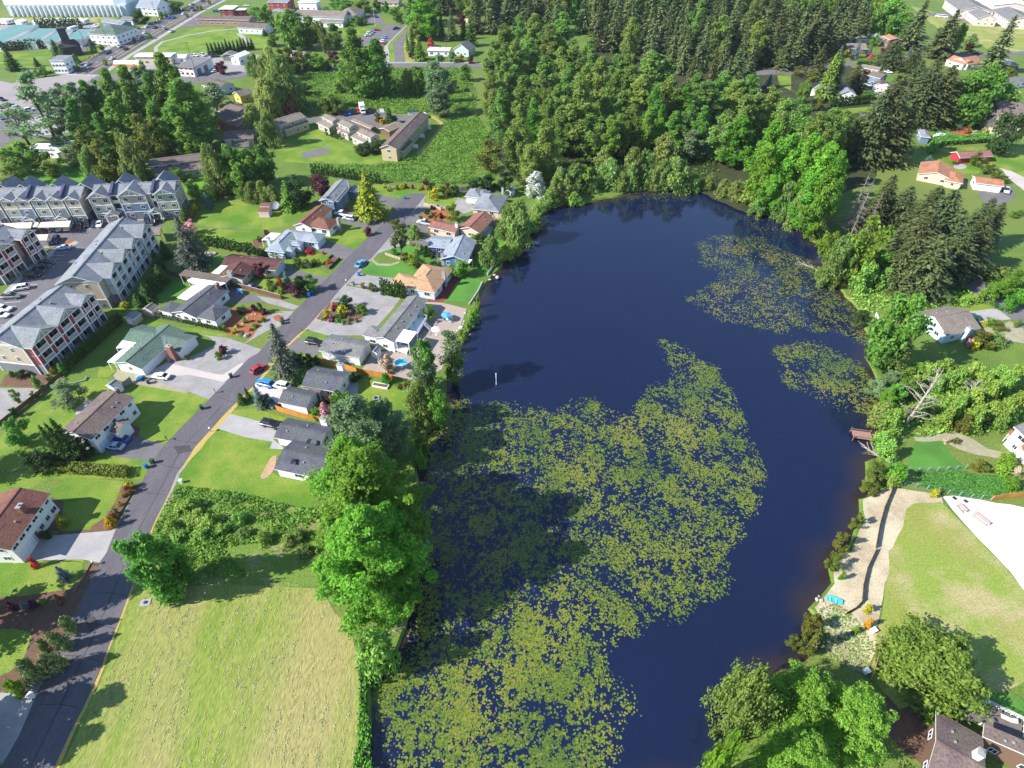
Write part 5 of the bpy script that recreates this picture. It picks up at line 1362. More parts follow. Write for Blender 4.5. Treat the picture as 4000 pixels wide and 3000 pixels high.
lf_dk=leafmat('dark_leaf',(0.0286,0.0715,0.0208),(0.078,0.156,0.039));lf_fir=leafmat('fir_needles',(0.0622,0.104,0.0373),(0.197,0.249,0.0871),.2,.09);lf_firb=leafmat('brownish_needles',(.055,.075,.024),(.135,.16,.055),.2,.08);lf_yc=leafmat('golden_needles',(0.16,0.22,0.012),(0.36,0.4,0.03),.2,.05)
lf_gc=leafmat('green_cedar_needles',(0.091,0.2,0.0255),(0.237,0.364,0.0455),.2,.08);lf_blu=leafmat('blue_spruce_needles',(0.09,0.14,0.13),(0.17,0.23,0.22),.1,.06);lf_arb=leafmat('arborvitae_foliage',(.03,.085,.012),(.085,.17,.024),.15,.08);lf_plum=leafmat('plum_leaf',(0.066,0.012,0.0264),(0.156,0.03,0.054),.25,.1)
lf_wht=leafmat('white_blossom',(0.46,0.52,0.4),(0.8,0.8,0.72),.25,.04);lf_pnk=leafmat('pink_blossom',(0.62,0.22,0.28),(0.78,0.45,0.48),.25,.06);lf_yel=leafmat('yellow_foliage',(0.3,0.3,0.01),(0.55,0.5,0.02),.2,.06);lf_red=leafmat('red_blossom',(0.45,0.03,0.03),(0.65,0.08,0.08),.2,.08)
lf_rose=leafmat('rhododendron_leaf',(0.098,0.176,0.0588),(0.274,0.333,0.118),.15,.08);lf_cream=leafmat('cream_bloom_foliage',(0.42,0.3,0.2),(0.62,0.5,0.36),.2,.05);lf_mag=leafmat('magenta_blossom',(0.4,0.06,0.3),(0.6,0.15,0.45),.2,.05);lf_orange=leafmat('amber_foliage',(0.5,0.25,0.01),(0.65,0.38,0.02),.2,.05)
lf_scrub=leafmat('scrub_leaf',(0.153,0.278,0.0394),(0.287,0.458,0.0807),.25,.1);lf_rust=leafmat('rusty_foliage',(0.196,0.07,0.035),(0.364,0.154,0.056),.2,.08)
KINDS={}
def kind(k,name,cat,H,W,crown_me,trunk_me):
    KINDS.setdefault(k,[]).append((name,cat,H,W,crown_me,trunk_me))
def leafy(k,name,cat,H,R,z0,n,per,ls,cr,m,seeds,prof='oval',tr=.35,bk=None,limbs=8,**kw):
    for s in seeds:
        c,cc=crown(k+'_crown',s,H,R,z0,n,per,ls,cr,m,prof,**kw)
        kind(k,name,cat,H,2*R,c,trunk(k+'_trunk',s,H*.86,tr,bk or bark,cc,limbs)if tr else None)
leafy('cot','cottonwood_tree','tree',26,5.2,2,210,46,.7,1.5,lf_cot,(1,2,3),'tall',.4)
leafy('pop','poplar_tree','tree',26,5.2,1.5,220,48,.7,1.5,lf_pop,(4,5,6,81,82),'tall',.35,up=.5)
leafy('viv','maple_tree','tree',22,5.5,1.5,220,48,.65,1.4,lf_vivid,(7,8),'tall',.35)
leafy('grg','grey_green_tree','tree',24,5,2.5,120,34,.8,1.6,lf_grey,(9,10),'tall',.35)
leafy('spa','thin_cottonwood','tree',26,5,5,60,26,.8,1.9,lf_grey,(11,12),'oval',.42,barkb,26,lump=.6)
leafy('oli','olive_tree','tree',10,4.4,.8,90,36,.6,1.2,lf_olive,(13,14,15),'oval',.22)
leafy('wil','weeping_willow','tree',13,5.2,1,120,44,.6,1.5,lf_wil,(16,17),'dome',.3,droop=2.5)
leafy('lim','lime_green_tree','tree',7,3,.8,80,36,.45,.95,lf_lime,(18,19),'oval',.16,lump=.2)
leafy('gre','leafy_tree','tree',12,5,1.2,120,38,.7,1.4,lf_cot,(20,21,22),'oval',.28)
leafy('drk','dark_evergreen_tree','tree',9,3.6,.4,90,36,.55,1.2,lf_dk,(23,24),'oval',.25)
leafy('scr','willow_shrub','shrub',6,4.2,.2,90,40,.55,1.2,lf_wil,(25,26,27),'dome',.14,limbs=10)
leafy('bsh','green_bush','shrub',4,2.8,.1,60,36,.42,.9,lf_scrub,(28,29,30),'dome',.08,limbs=6)
leafy('bmb','green_bush','shrub',4,2.8,.1,60,36,.42,.9,lf_vivid,(31,32),'dome',.08,limbs=6)
leafy('plu','plum_tree','tree',7,3,.9,70,34,.5,1.0,lf_plum,(33,34),'oval',.16)
leafy('whi','white_flowering_tree','tree',8,3.2,.3,80,40,.5,1.0,lf_wht,(35,),'dome',.18,lump=.12,inner=.3)
leafy('pnk','pink_flowering_tree','tree',6,3,1.0,60,36,.45,.9,lf_pnk,(36,),'oval',.15)
leafy('shr','round_shrub','shrub',1.8,1.1,.05,36,26,.26,.42,lf_rose,(37,38),'dome',.05,limbs=4,lump=.08,inner=.25)
leafy('shg','green_shrub','shrub',1.8,1.1,.05,36,26,.26,.42,lf_vivid,(39,40),'dome',.05,limbs=4,lump=.08,inner=.25)
leafy('shy','yellow_shrub','shrub',1.8,1.1,.05,36,26,.26,.42,lf_yel,(41,42),'dome',.05,limbs=4,lump=.08,inner=.25)
leafy('shp','maroon_shrub','shrub',1.8,1.1,.05,36,26,.26,.42,lf_plum,(43,44),'dome',.05,limbs=4,lump=.08,inner=.25)
leafy('shd','red_flowering_shrub','shrub',1.4,1.1,.05,36,26,.24,.4,lf_red,(45,),'dome',.05,limbs=4,lump=.08,inner=.25)
leafy('shm','magenta_azalea','shrub',1.4,1.1,.05,36,26,.24,.4,lf_mag,(46,),'dome',.05,limbs=4,lump=.08,inner=.25)
leafy('shk','pink_rhododendron','shrub',2.6,1.6,.05,44,26,.3,.55,lf_pnk,(47,),'dome',.06,limbs=4,lump=.08,inner=.25)
leafy('shc','cream_flowering_shrub','shrub',3.2,1.7,.05,50,28,.34,.6,lf_cream,(48,),'dome',.06,limbs=4,lump=.08,inner=.25)
leafy('sho','amber_shrub','shrub',1.2,1.1,.05,36,26,.24,.4,lf_orange,(49,),'dome',.05,limbs=4,lump=.08,inner=.25)
leafy('shr2','rusty_shrub','shrub',1.6,1.1,.05,36,26,.24,.4,lf_rust,(50,),'dome',.05,limbs=4,lump=.08,inner=.25)
leafy('col','columnar_arborvitae','shrub',3.4,.62,.03,90,24,.2,.26,lf_arb,(51,52,53),'column',.05,limbs=0,inner=.6,lump=.1)
leafy('near','big_cottonwood','tree',27,6.4,1.0,520,105,.38,1.05,lf_vivid,(54,55),'tall',.5,limbs=24,lump=.6)
leafy('nearg','big_grey_green_cottonwood','tree',25,6.4,3,260,60,.46,1.2,lf_grey,(56,),'tall',.5,limbs=22,lump=.5)
leafy('nmap','spreading_maple','tree',18,8,1.2,400,90,.4,1.2,lf_lime if False else leafmat('bright_maple_leaf',(.15,.32,.03),(.28,.50,.07),.45,.03),(57,),'dome',.45,limbs=24,lump=.35,inner=.3)
leafy('nrnd','round_garden_tree','tree',10,6,.9,260,64,.42,1.1,leafmat('fine_olive_leaf',(.125,.21,.026),(.25,.37,.06),.4,.02),(58,),'dome',.32,limbs=22,lump=.2,inner=.3)
leafy('nbush','roadside_bush','tree',7,4,.2,150,60,.42,1.0,lf_cot,(59,),'oval',.2,limbs=10)
leafy('nwil','leaning_willow','shrub',4.5,4.2,.1,170,50,.26,.8,leafmat('pale_willow_leaf',(.13,.21,.04),(.25,.34,.075),.4,.02),(60,),'dome',.12,limbs=30)
for s in(61,62,63,83,84):kind('fir','fir_tree','conifer',28,9,conifer('fir_crown',s,28,4.5,1.5,40,9,lf_fir,ls=1.15,dens=7),trunk('fir_trunk',s,26,.38,barkb))
for s in(64,65):kind('firb','fir_tree','conifer',28,9,conifer('brown_fir_crown',s,28,4.5,2,38,8,lf_firb,ls=1.15,dens=7),trunk('fir_trunk',s,26,.38,barkb))
for s in(66,67):kind('nfir','fir_tree','conifer',24,11,conifer('near_fir_crown',s,24,5.5,.8,52,12,lf_firb if s==67 else leafmat('mid_fir_needles',(.045,.075,.026),(.12,.155,.055),.12,.06),ls=.8,dens=11,droop=.3,powr=.62),trunk('fir_trunk',s,22,.4,barkb))
kind('spr','blue_spruce','conifer',12,5.4,conifer('spruce_crown',68,12,2.7,.3,34,10,lf_blu,ls=.55,dens=8,droop=.15),trunk('spruce_trunk',68,11,.18,barkb))
kind('gold','golden_conifer','conifer',15,9.5,conifer('golden_crown',69,15,4.7,.3,40,13,lf_yc,ls=.8,dens=10,droop=.2),trunk('gold_trunk',69,14,.25,barkb))
kind('ced','green_cedar','conifer',16,6.5,conifer('cedar_crown',70,16,3.3,.3,40,10,lf_gc,ls=.8,dens=8,droop=.3),trunk('cedar_trunk',70,15,.25,barkb))
kind('scon','grey_conifer','conifer',13,7,conifer('grey_conifer_crown',71,13,3.6,.3,40,12,leafmat('grey_needles',(.045,.065,.045),(.13,.15,.11),.1,.03),ls=.5,dens=11,droop=.25),trunk('grey_conifer_trunk',71,12,.22,barkb))
kind('pine','pine_tree','conifer',9,5,crown('pine_crown',72,9,2.6,3.2,60,40,.45,.8,lf_fir,'oval',lump=.5)[0],trunk('pine_trunk',72,8.5,.2,bark,crown('pine_helper',72,9,2.6,3.2,20,2,.4,.8,lf_fir)[1],10))
kind('syc','dark_conifer','conifer',8,4.4,conifer('dark_conifer_crown',73,8,2.3,.1,34,10,lf_arb,ls=.5,dens=8,droop=.05),trunk('dark_conifer_trunk',73,7.4,.15,barkb))
def bare(name,seed,H,spread,r,m,n=26,conif=False):
    rng=random.Random(seed);b=MB()
    b.tube((0,0,-.2),(rng.uniform(-.3,.3),rng.uniform(-.3,.3),H),r,r*.15,7)
    for i in range(n):
        z=H*(.12+.83*i/n);a=rng.uniform(0,2*pi)
        L=spread*((1-z/H)*1.0+.15)*rng.uniform(.6,1.2)if conif else spread*rng.uniform(.4,1)*(1-.4*z/H)
        dz=-.18*L if conif else L*rng.uniform(.3,.9)
        e=Vector((math.cos(a)*L,math.sin(a)*L,z+dz));s0=Vector((0,0,z));md=s0.lerp(e,.5)+Vector((rng.uniform(-.2,.2),rng.uniform(-.2,.2),.1*L))
        b.tube(s0,md,r*.3,r*.18,5);b.tube(md,e,r*.18,r*.05,4)
        for k in range(5 if not conif else 7):
            f=rng.uniform(.25,.95);p=s0.lerp(e,f)
            e2=p+Vector((rng.uniform(-1,1),rng.uniform(-1,1),rng.uniform(-.3,.7)if not conif else rng.uniform(-.5,.05)))*L*.33
            b.tube(p,e2,r*.12,r*.03,4)
    return b.mesh(name,m)
kind('dead','dead_tree','tree',12,7,None,bare('dead_branches',74,12,3.6,.22,deadw,30))
kind('deadc','dead_conifer','conifer',22,8,None,bare('dead_conifer_branches',75,22,4.0,.25,mat('grey_dead_wood',(.25,.215,.19),(.19,.16,.14),scale=1.2,fine=.25,world=False),64,True))
for r_ in KINDS.values():
    for q in r_:pass
vr=random.Random(11)
NTREE=0
def T(t,tx,ty,by,wd,k,phrase=None,plural=None,hmin=0,label=None):
    """plant: photo position of the top, row of the foot, crown width"""
    global NTREE
    s=TL[t][2]
    top=px(t,tx,ty);by_=TL[t][1]+by/s
    foot=stand(top,by_)
    P=G(foot)
    h=height_at(P,top[1])
    mid=Vector((P.x,P.y,h*.5))
    wm=wd/s*depth(mid)/FPX
    return plant(P,h,wm,k,phrase,plural,label,top[0])
def plant(P,h,wm,k,phrase,plural,label=None,sx=None):
    global NTREE
    var=KINDS[k]
    name,cat,H,W,cm,tm=var[NTREE%len(var)]
    NTREE+=1
    o=empty(name,(P[0],P[1],-.75 if inside(P,lk2)else 0),vr.uniform(0,6.28),label,cat)
    o.scale=(wm/W,wm/W,h/H)
    if cm:link('crown' if cat!='shrub' else 'foliage',cm,o)
    if tm:link('trunk' if cat!='shrub' else 'stem',tm,o)
    if label is None:
        later(o,phrase,plural,sx if sx is not None else P[0],P[1])
    return o
def thicket(t,k,phrase,plural,*rows):
    """like many(), but each patch is grown as two low bushes"""
    for r in rows:
        tx,ty,by,wd=r[:4];kk=r[4]if len(r)>4 else k
        for dx,f in((-.22,.5),(.25,.42)):
            T(t,tx+dx*wd,by-(by-ty)*f-(by-ty)*(.22 if dx>0 else 0),by-(by-ty)*(.22 if dx>0 else 0),wd*.68,kk,phrase,plural)
def many(t,k,phrase,plural,*rows):
    for r in rows:
        T(t,r[0],r[1],r[2],r[3],r[4]if len(r)>4 else k,phrase,plural)
def TC(t,cx,cy,wd,h,k,label=None,phrase=None,plural=None):
    """plant a crown of height h whose middle shows at the photo position"""
    q=G(px(t,cx,cy),h*.52)
    wm=wd/TL[t][2]*depth(q)/FPX
    return plant(Vector((q.x,q.y,0)),h,wm,k,phrase,plural,label,px(t,cx,cy)[0])
def row_of(t,k,phrase,plural,a,b,n,hpx,wpx,jit=.04):
    """n plants in a line between two foot positions"""
    A,B=G(px(t,*a)),G(px(t,*b))
    s=TL[t][2]
    for i in range(n):
        P=A.lerp(B,(i+.5)/n)
        d=depth(P)/FPX/s
        P=P+Vector((vr.uniform(-1,1),vr.uniform(-1,1),0))*(B-A).length/n*jit*2
        plant(P,hpx*d*1.5*vr.uniform(.88,1.1),wpx*d*vr.uniform(.9,1.12),k,phrase,plural)
# --- big trees in the foreground
TC('O',800,1205,225,27,'near','huge bright green cottonwood on the lake shore, nearest the mown field')
TC('O',796,1095,240,28,'near','huge bright green cottonwood in the middle of the shore group by the lily pads')
TC('O',765,1035,185,22,'near','bright green cottonwood between the skylight house and the lake')
TC('O',775,940,170,21,'nearg','grey-green cottonwood directly right of the dark slate roof')
TC('O',838,925,105,17,'nearg','grey-green cottonwood at the lake edge beside the back lawn')
TC('O',825,1270,150,17,'near','lowest green cottonwood crown hanging over the dark water')
TC('O',850,1170,115,22,'near','green cottonwood crown leaning farthest over the lily pads')
TC('L4',640,1300,620,13,'nmap','big bright green maple at the bottom edge right of the lake')
TC('L4',260,1120,520,12,'nmap','bright green maple nearest the lake at the bottom edge')
TC('L4',200,1560,560,13,'nmap','bright green maple crown cut by the bottom edge, lowest of three')
T('L3',1740,1400,1800,200,'bmb',label='small bright green bush at the bottom edge in the lake margin')
T('L4',1040,1520,1800,240,'gold',label='yellow-green fir branch tips beside the brown shingled roof')if False else None
TC('L4',1270,880,760,10,'nrnd','broad round olive green tree casting shade on the dry lawn')
T('L3',1900,930,1290,480,'nwil',label='pale willow shrub hanging over open water by the big maple')
T('O',285,1160,1275,115,'nbush',label='dark green bushy tree at the roadside by the mown field')
T('L2',880,620,870,330,'bsh',label='yellow-green bush at the foot of the tall cottonwoods by the field corner')
T('Ht',150,-90,400,340,'scon',label='grey-green conifer overhanging the street behind the red car')
many('Ht','drk','dark evergreen shrub under the grey-green conifer','dark evergreens beside the grey-green conifer',(400,205,330,130),(500,215,320,110),(580,235,310,80))
many('Ht','drk','dark rounded evergreen by the white house','dark rounded evergreens left of the dark gable roof',(420,360,500,110),(370,400,520,80))
T('S1',2060,300,390,90,'syc',label='small dark conifer at the street corner of the pale gravel drive')
T('S1',2110,250,345,55,'syc',label='narrow dark conifer beside the street left of the young spruce')
T('S1',2190,230,420,130,'spr',label='young blue-green spruce in the bed by the pale gravel drive')
T('Ht',30,630,740,110,'drk',label='dark green bush left of the dark car with its bonnet up')
# --- lake edge, west shore
T('S2',1400,40,330,300,'spa',label='sparse grey-green alder on the bank beside the orange fence')
T('R6',1440,1400,1820,230,'gre',label='leafy alder between the patio and the orange fence')
T('R6',1660,1300,1760,280,'spa',label='half bare alder leaning over the lake with white bark')
T('R6',1700,1420,1740,170,'lim',label='light green tree against the dark water behind the half bare alder')
T('S2',1380,230,560,270,'scr',label='pale weeping shrub at the lake corner of the back lawn')
T('S2',1550,240,580,190,'gre',label='light green tree at the water edge right of the pale weeping shrub')
T('S2',1420,670,800,130,'oli',label='olive shrub on the bank above the yellow lily pads')
T('S2',1410,780,920,110,'bsh',label='low green shrub on the bank beside the brown shallow water')
many('R6','bsh','low green shrub on the stone bank','low green shrubs along the stone bank below the patio',(1880,1090,1210,110),(1850,1180,1250,70),(1820,1225,1300,60),(1770,1290,1380,90),(1910,1000,1090,50),(1730,1380,1480,80))
T('Gt',1050,570,850,220,'wil',label='weeping willow on the bank in front of the deep blue house')
T('Gt',1240,250,590,230,'wil',label='tall weeping willow on the bank behind the deep blue house')
T('Gt',750,815,950,220,'gre',label='round bright green tree in front of the white porch cover')
T('Gt',1200,640,780,180,'bsh',label='green shrubs at the water beside the weeping willow')
T('Gt',915,540,620,120,'lim',label='pale green small tree between the rusty pink and blue-grey roofs')
T('Gt',1150,470,580,120,'scr',label='pale green shrub left of the tall weeping willow')
T('Gt',1065,360,460,95,'pnk',label='pink flowering tree beside the rusty pink roof')
T('Gt',665,245,415,150,'lim',label='fresh green tree in the red bark bed by the rusty pink roof')
T('Gt',495,82,195,115,'shy',label='bright yellow ball shaped tree on the lawn by the street end')
many('Gt','drk','dark bushy tree behind the yellow ball tree','dark bushy trees behind the yellow ball tree',(620,40,165,140,'oli'),(700,60,165,90),(470,40,120,90))
T('Gt',305,710,880,170,'lim',label='vivid yellow-green tree at the edge of the striped lawn').scale*=1
T('Gt',140,480,760,170,'pine',label='multi-stemmed pine in the front garden by the street')
T('Gt',125,400,500,160,'oli',label='yellow-green bush behind the front garden pine')
T('Gt',290,455,580,160,'scr',label='grey willow-leaved bush right of the front garden pine')
T('Gt',525,715,850,110,'dead',label='bare twiggy bush beside the deep blue house wall')
T('Gt',210,730,820,90,'oli',label='dark round bush by the pale picket fence')
many('Gt','shr','shrub in the blue house garden','rounded shrubs in front of the deep blue house',(410,660,770,90,'drk'),(360,650,690,60),(470,710,780,80,'drk'),(330,640,670,40,'shy'),(260,620,650,40,'shy'),(90,690,750,70,'shg'),(290,640,660,40))
many('Gt','shr','shrub in the red bark bed','shrubs in the red bark bed by the street end',(470,262,300,50,'shp'),(560,335,385,60,'shp'),(420,290,350,70,'drk'),(355,355,405,50,'shg'),(470,330,375,60),(500,375,420,40,'sho'),(530,255,285,40,'shg'),(445,350,385,40))
many('R6','shr','garden bed plant at the lawn edge','flowering bed plants on the north lawn edge',(1110,40,75,40,'shy'),(1150,55,90,36,'shc'),(1215,55,92,36,'shr2'),(1260,45,85,40,'shy'),(1290,40,75,36,'shr2'),(1350,45,85,30,'shd'),(1410,60,95,36,'shy'),(1440,55,90,30,'shr2'),(1470,60,95,30,'sho'),(1140,75,105,30,'shg'))
T('R6',1465,0,50,60,'plu',label='dark plum shrub in the brambles above the north lawn')
T('R7',205,-60,145,180,'whi',label='white flowering tree at the north-west corner of the lake')
# --- middle gardens, west of street
T('R6',930,-65,330,320,'gold',label='bright yellow-green pyramidal conifer at the bend of the street')
T('R6',240,10,260,200,'ced',label='golden green cedar behind the maroon shaded lawn')
T('R6',330,-20,240,220,'drk',label='dark spreading evergreen right of the golden green cedar')
T('F',1080,20,370,330,'plu',label='large dark purple plum tree left of the slate blue house')
many('R6','wil','young weeping tree at the lawn edge','pale young weeping trees on the large lawn',(30,20,190,130),(120,55,200,120),(-60,30,190,150),(-120,40,180,120))
T('R6',967,415,480,78,'shp',label='round maroon shrub at the street edge of the lawn')
T('R5',1520,330,760,320,'scon',label='very large dark grey-green conifer beside the long apartment block')
T('R5',1620,370,480,140,'pnk',label='pink flowering cherry behind the large grey-green conifer')
T('R5',1570,235,350,110,'syc',label='dark cypress right of the apartment porch')
T('R5',1760,110,250,90,'spr',label='blue-green spruce by the dark fence behind the apartments')
T('R5',1665,210,290,55,'shy',label='yellow-green shrub at the end of the apartment garden')
T('R5',1310,870,1110,130,'syc',label='dark conifer in front of the tan apartment end wall')if False else None
many('R5','syc','dark green conifer in the row','dark conifers in the row beside the long apartment block',(1385,530,680,110),(1310,610,780,110),(1340,740,900,130),(1265,850,980,120),(1220,900,1060,140),(1160,990,1090,110),(1300,830,960,110))
T('R5',1610,715,780,70,'lim',label='small light green shrub at the foot of the very large conifer')
T('R5',1755,625,690,55,'plu',label='small purple maple beside the boulders')
many('R5','shr','shrub at the foot of the apartment block','shrubs in the bed at the tan apartment end wall',(900,1065,1110,40,'drk'),(945,1070,1100,32,'shg'),(1060,1060,1110,70,'shy'),(430,1620,1680,50,'shy'),(560,1560,1640,80,'oli'),(500,1600,1680,60,'shg'))
row_of('R5','col','arborvitae in the long hedge','arborvitae of the hedge beside the red balcony block',(600,1640),(1060,1230),24,70,46)
row_of('R5','col','arborvitae in the garden hedge','arborvitae of the hedge across the large lawn',(1650,545),(2205,650),20,70,44)
row_of('R6','col','arborvitae in the house hedge','arborvitae of the hedge below the pale blue house',(-10,650),(265,690),13,46,34)
row_of('D','col','young arborvitae','young arborvitae in the row along the charcoal roofed house',(930,385),(2200,660),26,62,46)
row_of('R6','col','tall arborvitae','tall arborvitae screening the sandy orange roof',(1085,1000),(1300,1030),11,110,36)
row_of('R2','col','dark arborvitae in the far hedge','dark arborvitae between the condominium lawn and the slate blue house',(480,1500),(1080,1590),20,62,34)
many('R2','col','narrow cypress','narrow cypresses beside the middle condominium',(600,1105,1172,28),(640,1112,1185,28),(662,1105,1190,28),(685,1100,1200,34))
T('E',1800,1020,1200,85,'col',label='single green columnar cypress in the red bark bed')
many('E','shp','maroon bush in the bark bed','maroon and magenta bushes in the red bark bed',(1700,1075,1180,150),(1890,1140,1230,130))
many('E','shg','low shrub in the bark bed','low green shrubs dotted over the red bark bed',(1550,1280,1370,90),(1440,1390,1455,70),(1190,1400,1455,80),(1740,1395,1450,120),(1880,1290,1350,100),(1670,1475,1510,70,'drk'),(1510,1545,1610,110,'shr'),(1800,1330,1370,60,'shr'),(1500,1110,1190,190,'drk'))
T('E',1375,1480,1560,115,'shy',label='bright yellow shrub at the lower corner of the red bark bed')
T('E',1780,340,590,240,'plu',label='purple leaved plum in front of the maroon roof')
many('R6','gre','small ornamental tree in the street-side bed','small trees in the bed by the street below the maroon roof',(105,870,960,90,'scr'),(190,850,950,80,'shr2'),(240,785,930,100,'spr'),(310,905,1010,130,'plu'),(360,840,990,120,'drk'),(455,830,960,120,'lim'),(200,930,985,60,'bsh'))
many('R6','shr','shrub by the low wall','shrubs in the front garden below the pale blue house',(370,690,760,90,'oli'),(430,690,760,70),(500,690,740,80,'oli'),(330,680,740,60),(460,605,640,90,'shd'),(575,625,645,30,'shd'),(620,690,725,50,'sho'),(430,620,640,50,'shd'),(20,490,540,50,'oli'),(80,440,480,45,'plu'))
many('R6','shr','shrub on the island bed','clipped shrubs on the round island bed of the gravel drive',(755,1015,1120,135,'drk'),(735,1090,1175,90,'shy'),(600,1135,1210,100,'shy'),(905,1090,1165,100,'lim'),(665,1085,1130,44,'shd'),(640,1185,1230,48,'shm'),(700,1205,1240,50,'shg'),(715,1150,1200,50),(800,1180,1220,40),(870,1090,1150,50),(750,1220,1250,50),(580,1190,1220,50),(660,1060,1100,50,'shc'),(640,1110,1140,44,'shc'),(860,1205,1235,40),(790,1230,1255,36))
many('R6','shr','round shrub at the drive edge','round shrubs between the two gravel drives',(915,895,940,52,'oli'),(990,900,965,70,'oli'),(1025,915,965,50),(840,885,915,22,'col'))
T('R6',1495,1100,1215,110,'lim',label='round lime green bush against the long white house')
T('R6',1115,1525,1659,130,'shc',label='large cream and brown flowering shrub on the paved yard')
T('D',2060,900,1030,190,'shp',label='maroon shrub, larger of the pair in the gravel yard')
T('D',1960,1000,1120,130,'lim',label='small green shrub, beside the maroon shrub in the gravel yard')
T('D',1430,1055,1130,90,'oli',label='olive shrub at the front corner of the green roofed house')
T('S2',720,290,450,210,'lim',label='pale lime tree behind the small dark grey shed')
T('S2',580,400,500,130,'shk',label='pink rhododendron next to the pale lime tree')
T('S2',620,325,390,90,'plu',label='dark red maple between the garage and the lime tree')
T('S2',505,435,520,100,'bmb',label='green bush at the end of the near orange fence')
T('S2',1110,130,215,90,'bmb',label='bright green bush against the far orange fence')
T('S2',850,125,190,100,'drk',label='dark leafed shrub behind the dark gable roof')
many('S2','sho','flowering clump by the fence','yellow and orange flowering clumps by the far orange fence',(1230,215,260,60,'oli'),(1300,190,240,60,'oli'),(1270,225,255,40))
# --- lower left gardens
many('S1','drk','dark rounded evergreen','dark rounded evergreens at the near end of the split level house',(650,700,850,170),(570,800,900,150),(230,810,960,200),(360,840,960,150),(450,800,900,130))
many('S1','syc','dark upright cypress','dark upright cypresses at the near end of the split level house',(330,580,880,140),(430,520,860,160),(380,560,880,130))
T('S1',60,550,730,230,'gre',label='light green tree at the left edge behind the dark cypresses')
T('S1',510,195,390,260,'grg',label='small grey-green tree on the back lawn by the curved bed')
many('S1','shr','shrub in the apartment bed','young plants in the bark bed by the apartments',(90,270,385,70,'lim'),(270,290,350,70,'oli'),(280,160,270,80,'scr'),(410,140,205,70,'oli'),(90,430,500,70,'drk'),(170,110,160,100,'drk'),(80,110,150,60,'syc'))
many('S1','shr','shrub in the roadside bed','small shrubs in the narrow roadside bed by the brown roofed house',(1100,1070,1120,80,'shy'),(1085,1110,1165,70,'shr2'),(1048,1172,1200,36,'shy'),(1020,1240,1272,44,'shy'),(975,1300,1345,56,'oli'),(950,1350,1395,90,'shr2'),(930,1385,1450,90,'sho'))
T('S1',492,1360,1440,90,'shy',label='pale yellow-green ball shrub beside the brown roofed house')
T('S1',360,1490,1550,90,'drk',label='dark ball shrub at the door of the brown roofed house')
T('L1',215,60,125,60,'shd',label='red flowering shrub at the near corner of the brown roofed house')
T('L1',420,125,215,100,'spr',label='grey-blue weeping shrub on the near left lawn')
many('L1','shr','round rhododendron','round rhododendrons in the bark bed along the road',(465,510,610,110),(285,685,755,70),(375,635,750,125),(310,795,915,140),(135,855,985,165))
T('L1',50,1000,1080,120,'bmb',label='low green bush at the left edge above the pale driveway')
many('L1','shr2','shaded shrub','shrubs in the shaded bed across the road',(420,345,400,60),(220,385,430,60,'shp'),(50,400,450,60,'shp'),(300,370,410,40,'shg'),(150,390,440,70,'spr'))
for P_,h_,w_,l_ in((G(px('L1',-310,590)),21,12,'broad tree just left of the picture whose shadow crosses the road'),(G(px('L1',-420,1480)),17,11,'tree left of the lower driveway casting shade over it'),(G(px('L1',-330,1690)),13,10,'tree at the lower left corner casting shade over the road'),(G(px('S1',-220,1000)),12,9,'tree left of the picture shading the clipped hedge')):
    plant(P_,h_,w_,'cot',None,None,l_)
# clipped hedge
hb_=[G(px('S1',*c))for c in((330,985),(640,1000),(900,1020),(1110,1040),(1120,960),(900,950),(640,930),(480,930))]
def hedge(label,P,h,m,ls,dens,name='clipped_hedge',cat='hedge',bump=.25,seed=3):
    rng=np.random.default_rng(seed)
    xs=[p.x for p in P];ys=[p.y for p in P]
    pts=[];nr=[]
    A=abs(sum(P[i].x*P[(i+1)%len(P)].y-P[(i+1)%len(P)].x*P[i].y for i in range(len(P))))/2
    n=int(A*dens)
    while len(pts)<n:
        q=(rng.uniform(min(xs),max(xs)),rng.uniform(min(ys),max(ys)))
        if inside(q,P):
            pts.append((q[0],q[1],h+bump*noise.noise(Vector((q[0]*.5,q[1]*.5,1)))-rng.random()*.25));nr.append((rng.normal()*.6,rng.normal()*.6,1))
    for i in range(len(P)):
        a,b=P[i],P[(i+1)%len(P)]
        d=b-a;nn=Vector((d.y,-d.x,0)).normalized()
        for j in range(int(d.length*h*dens*.8)):
            f=rng.random();z=rng.random()*h
            q=a.lerp(b,f)
            pts.append((q.x+rng.normal()*.15,q.y+rng.normal()*.15,z));nr.append((nn.x+rng.normal()*.5,nn.y+rng.normal()*.5,.3+rng.normal()*.4))
    C=np.array(pts);o0=sum(P,Vector())/len(P)
    C=C-np.array([o0.x,o0.y,0])
    me=quads(name,C,np.array(nr),ls*(.6+.8*rng.random(len(C))),rng.random(len(C)),m,1.1,None,rng)
    o=link(name,me,None,(o0.x,o0.y,0))
    tag(o,label,cat)
    b=MB();q=[(p.x-o0.x,p.y-o0.y)for p in P]
    ar=sum(q[i][0]*q[(i+1)%len(q)][1]-q[(i+1)%len(q)][0]*q[i][1]for i in range(len(q)))
    if ar<0:q=q[::-1]
    q=[(x*.93,y*.9)for x,y in q]
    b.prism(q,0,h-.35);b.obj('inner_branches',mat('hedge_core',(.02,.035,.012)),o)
    return o
hedge('long clipped yellow-green hedge between the two left hand lawns',hb_,1.7,leafmat('hedge_leaf',(.12,.17,.015),(.24,.28,.03),.2,.02),.38,26)
def hp(t,*v):return[G(p)for p in pxs(t,*v)]
hedge('narrow green hedge along the field edge above the lily pads',hp('L2',795,880,850,890,850,1060,835,1200,870,1350,860,1480,890,1700,740,1700,790,1480,790,1300,800,1060),1.1,lf_vivid,.45,14,bump=.8,seed=5)
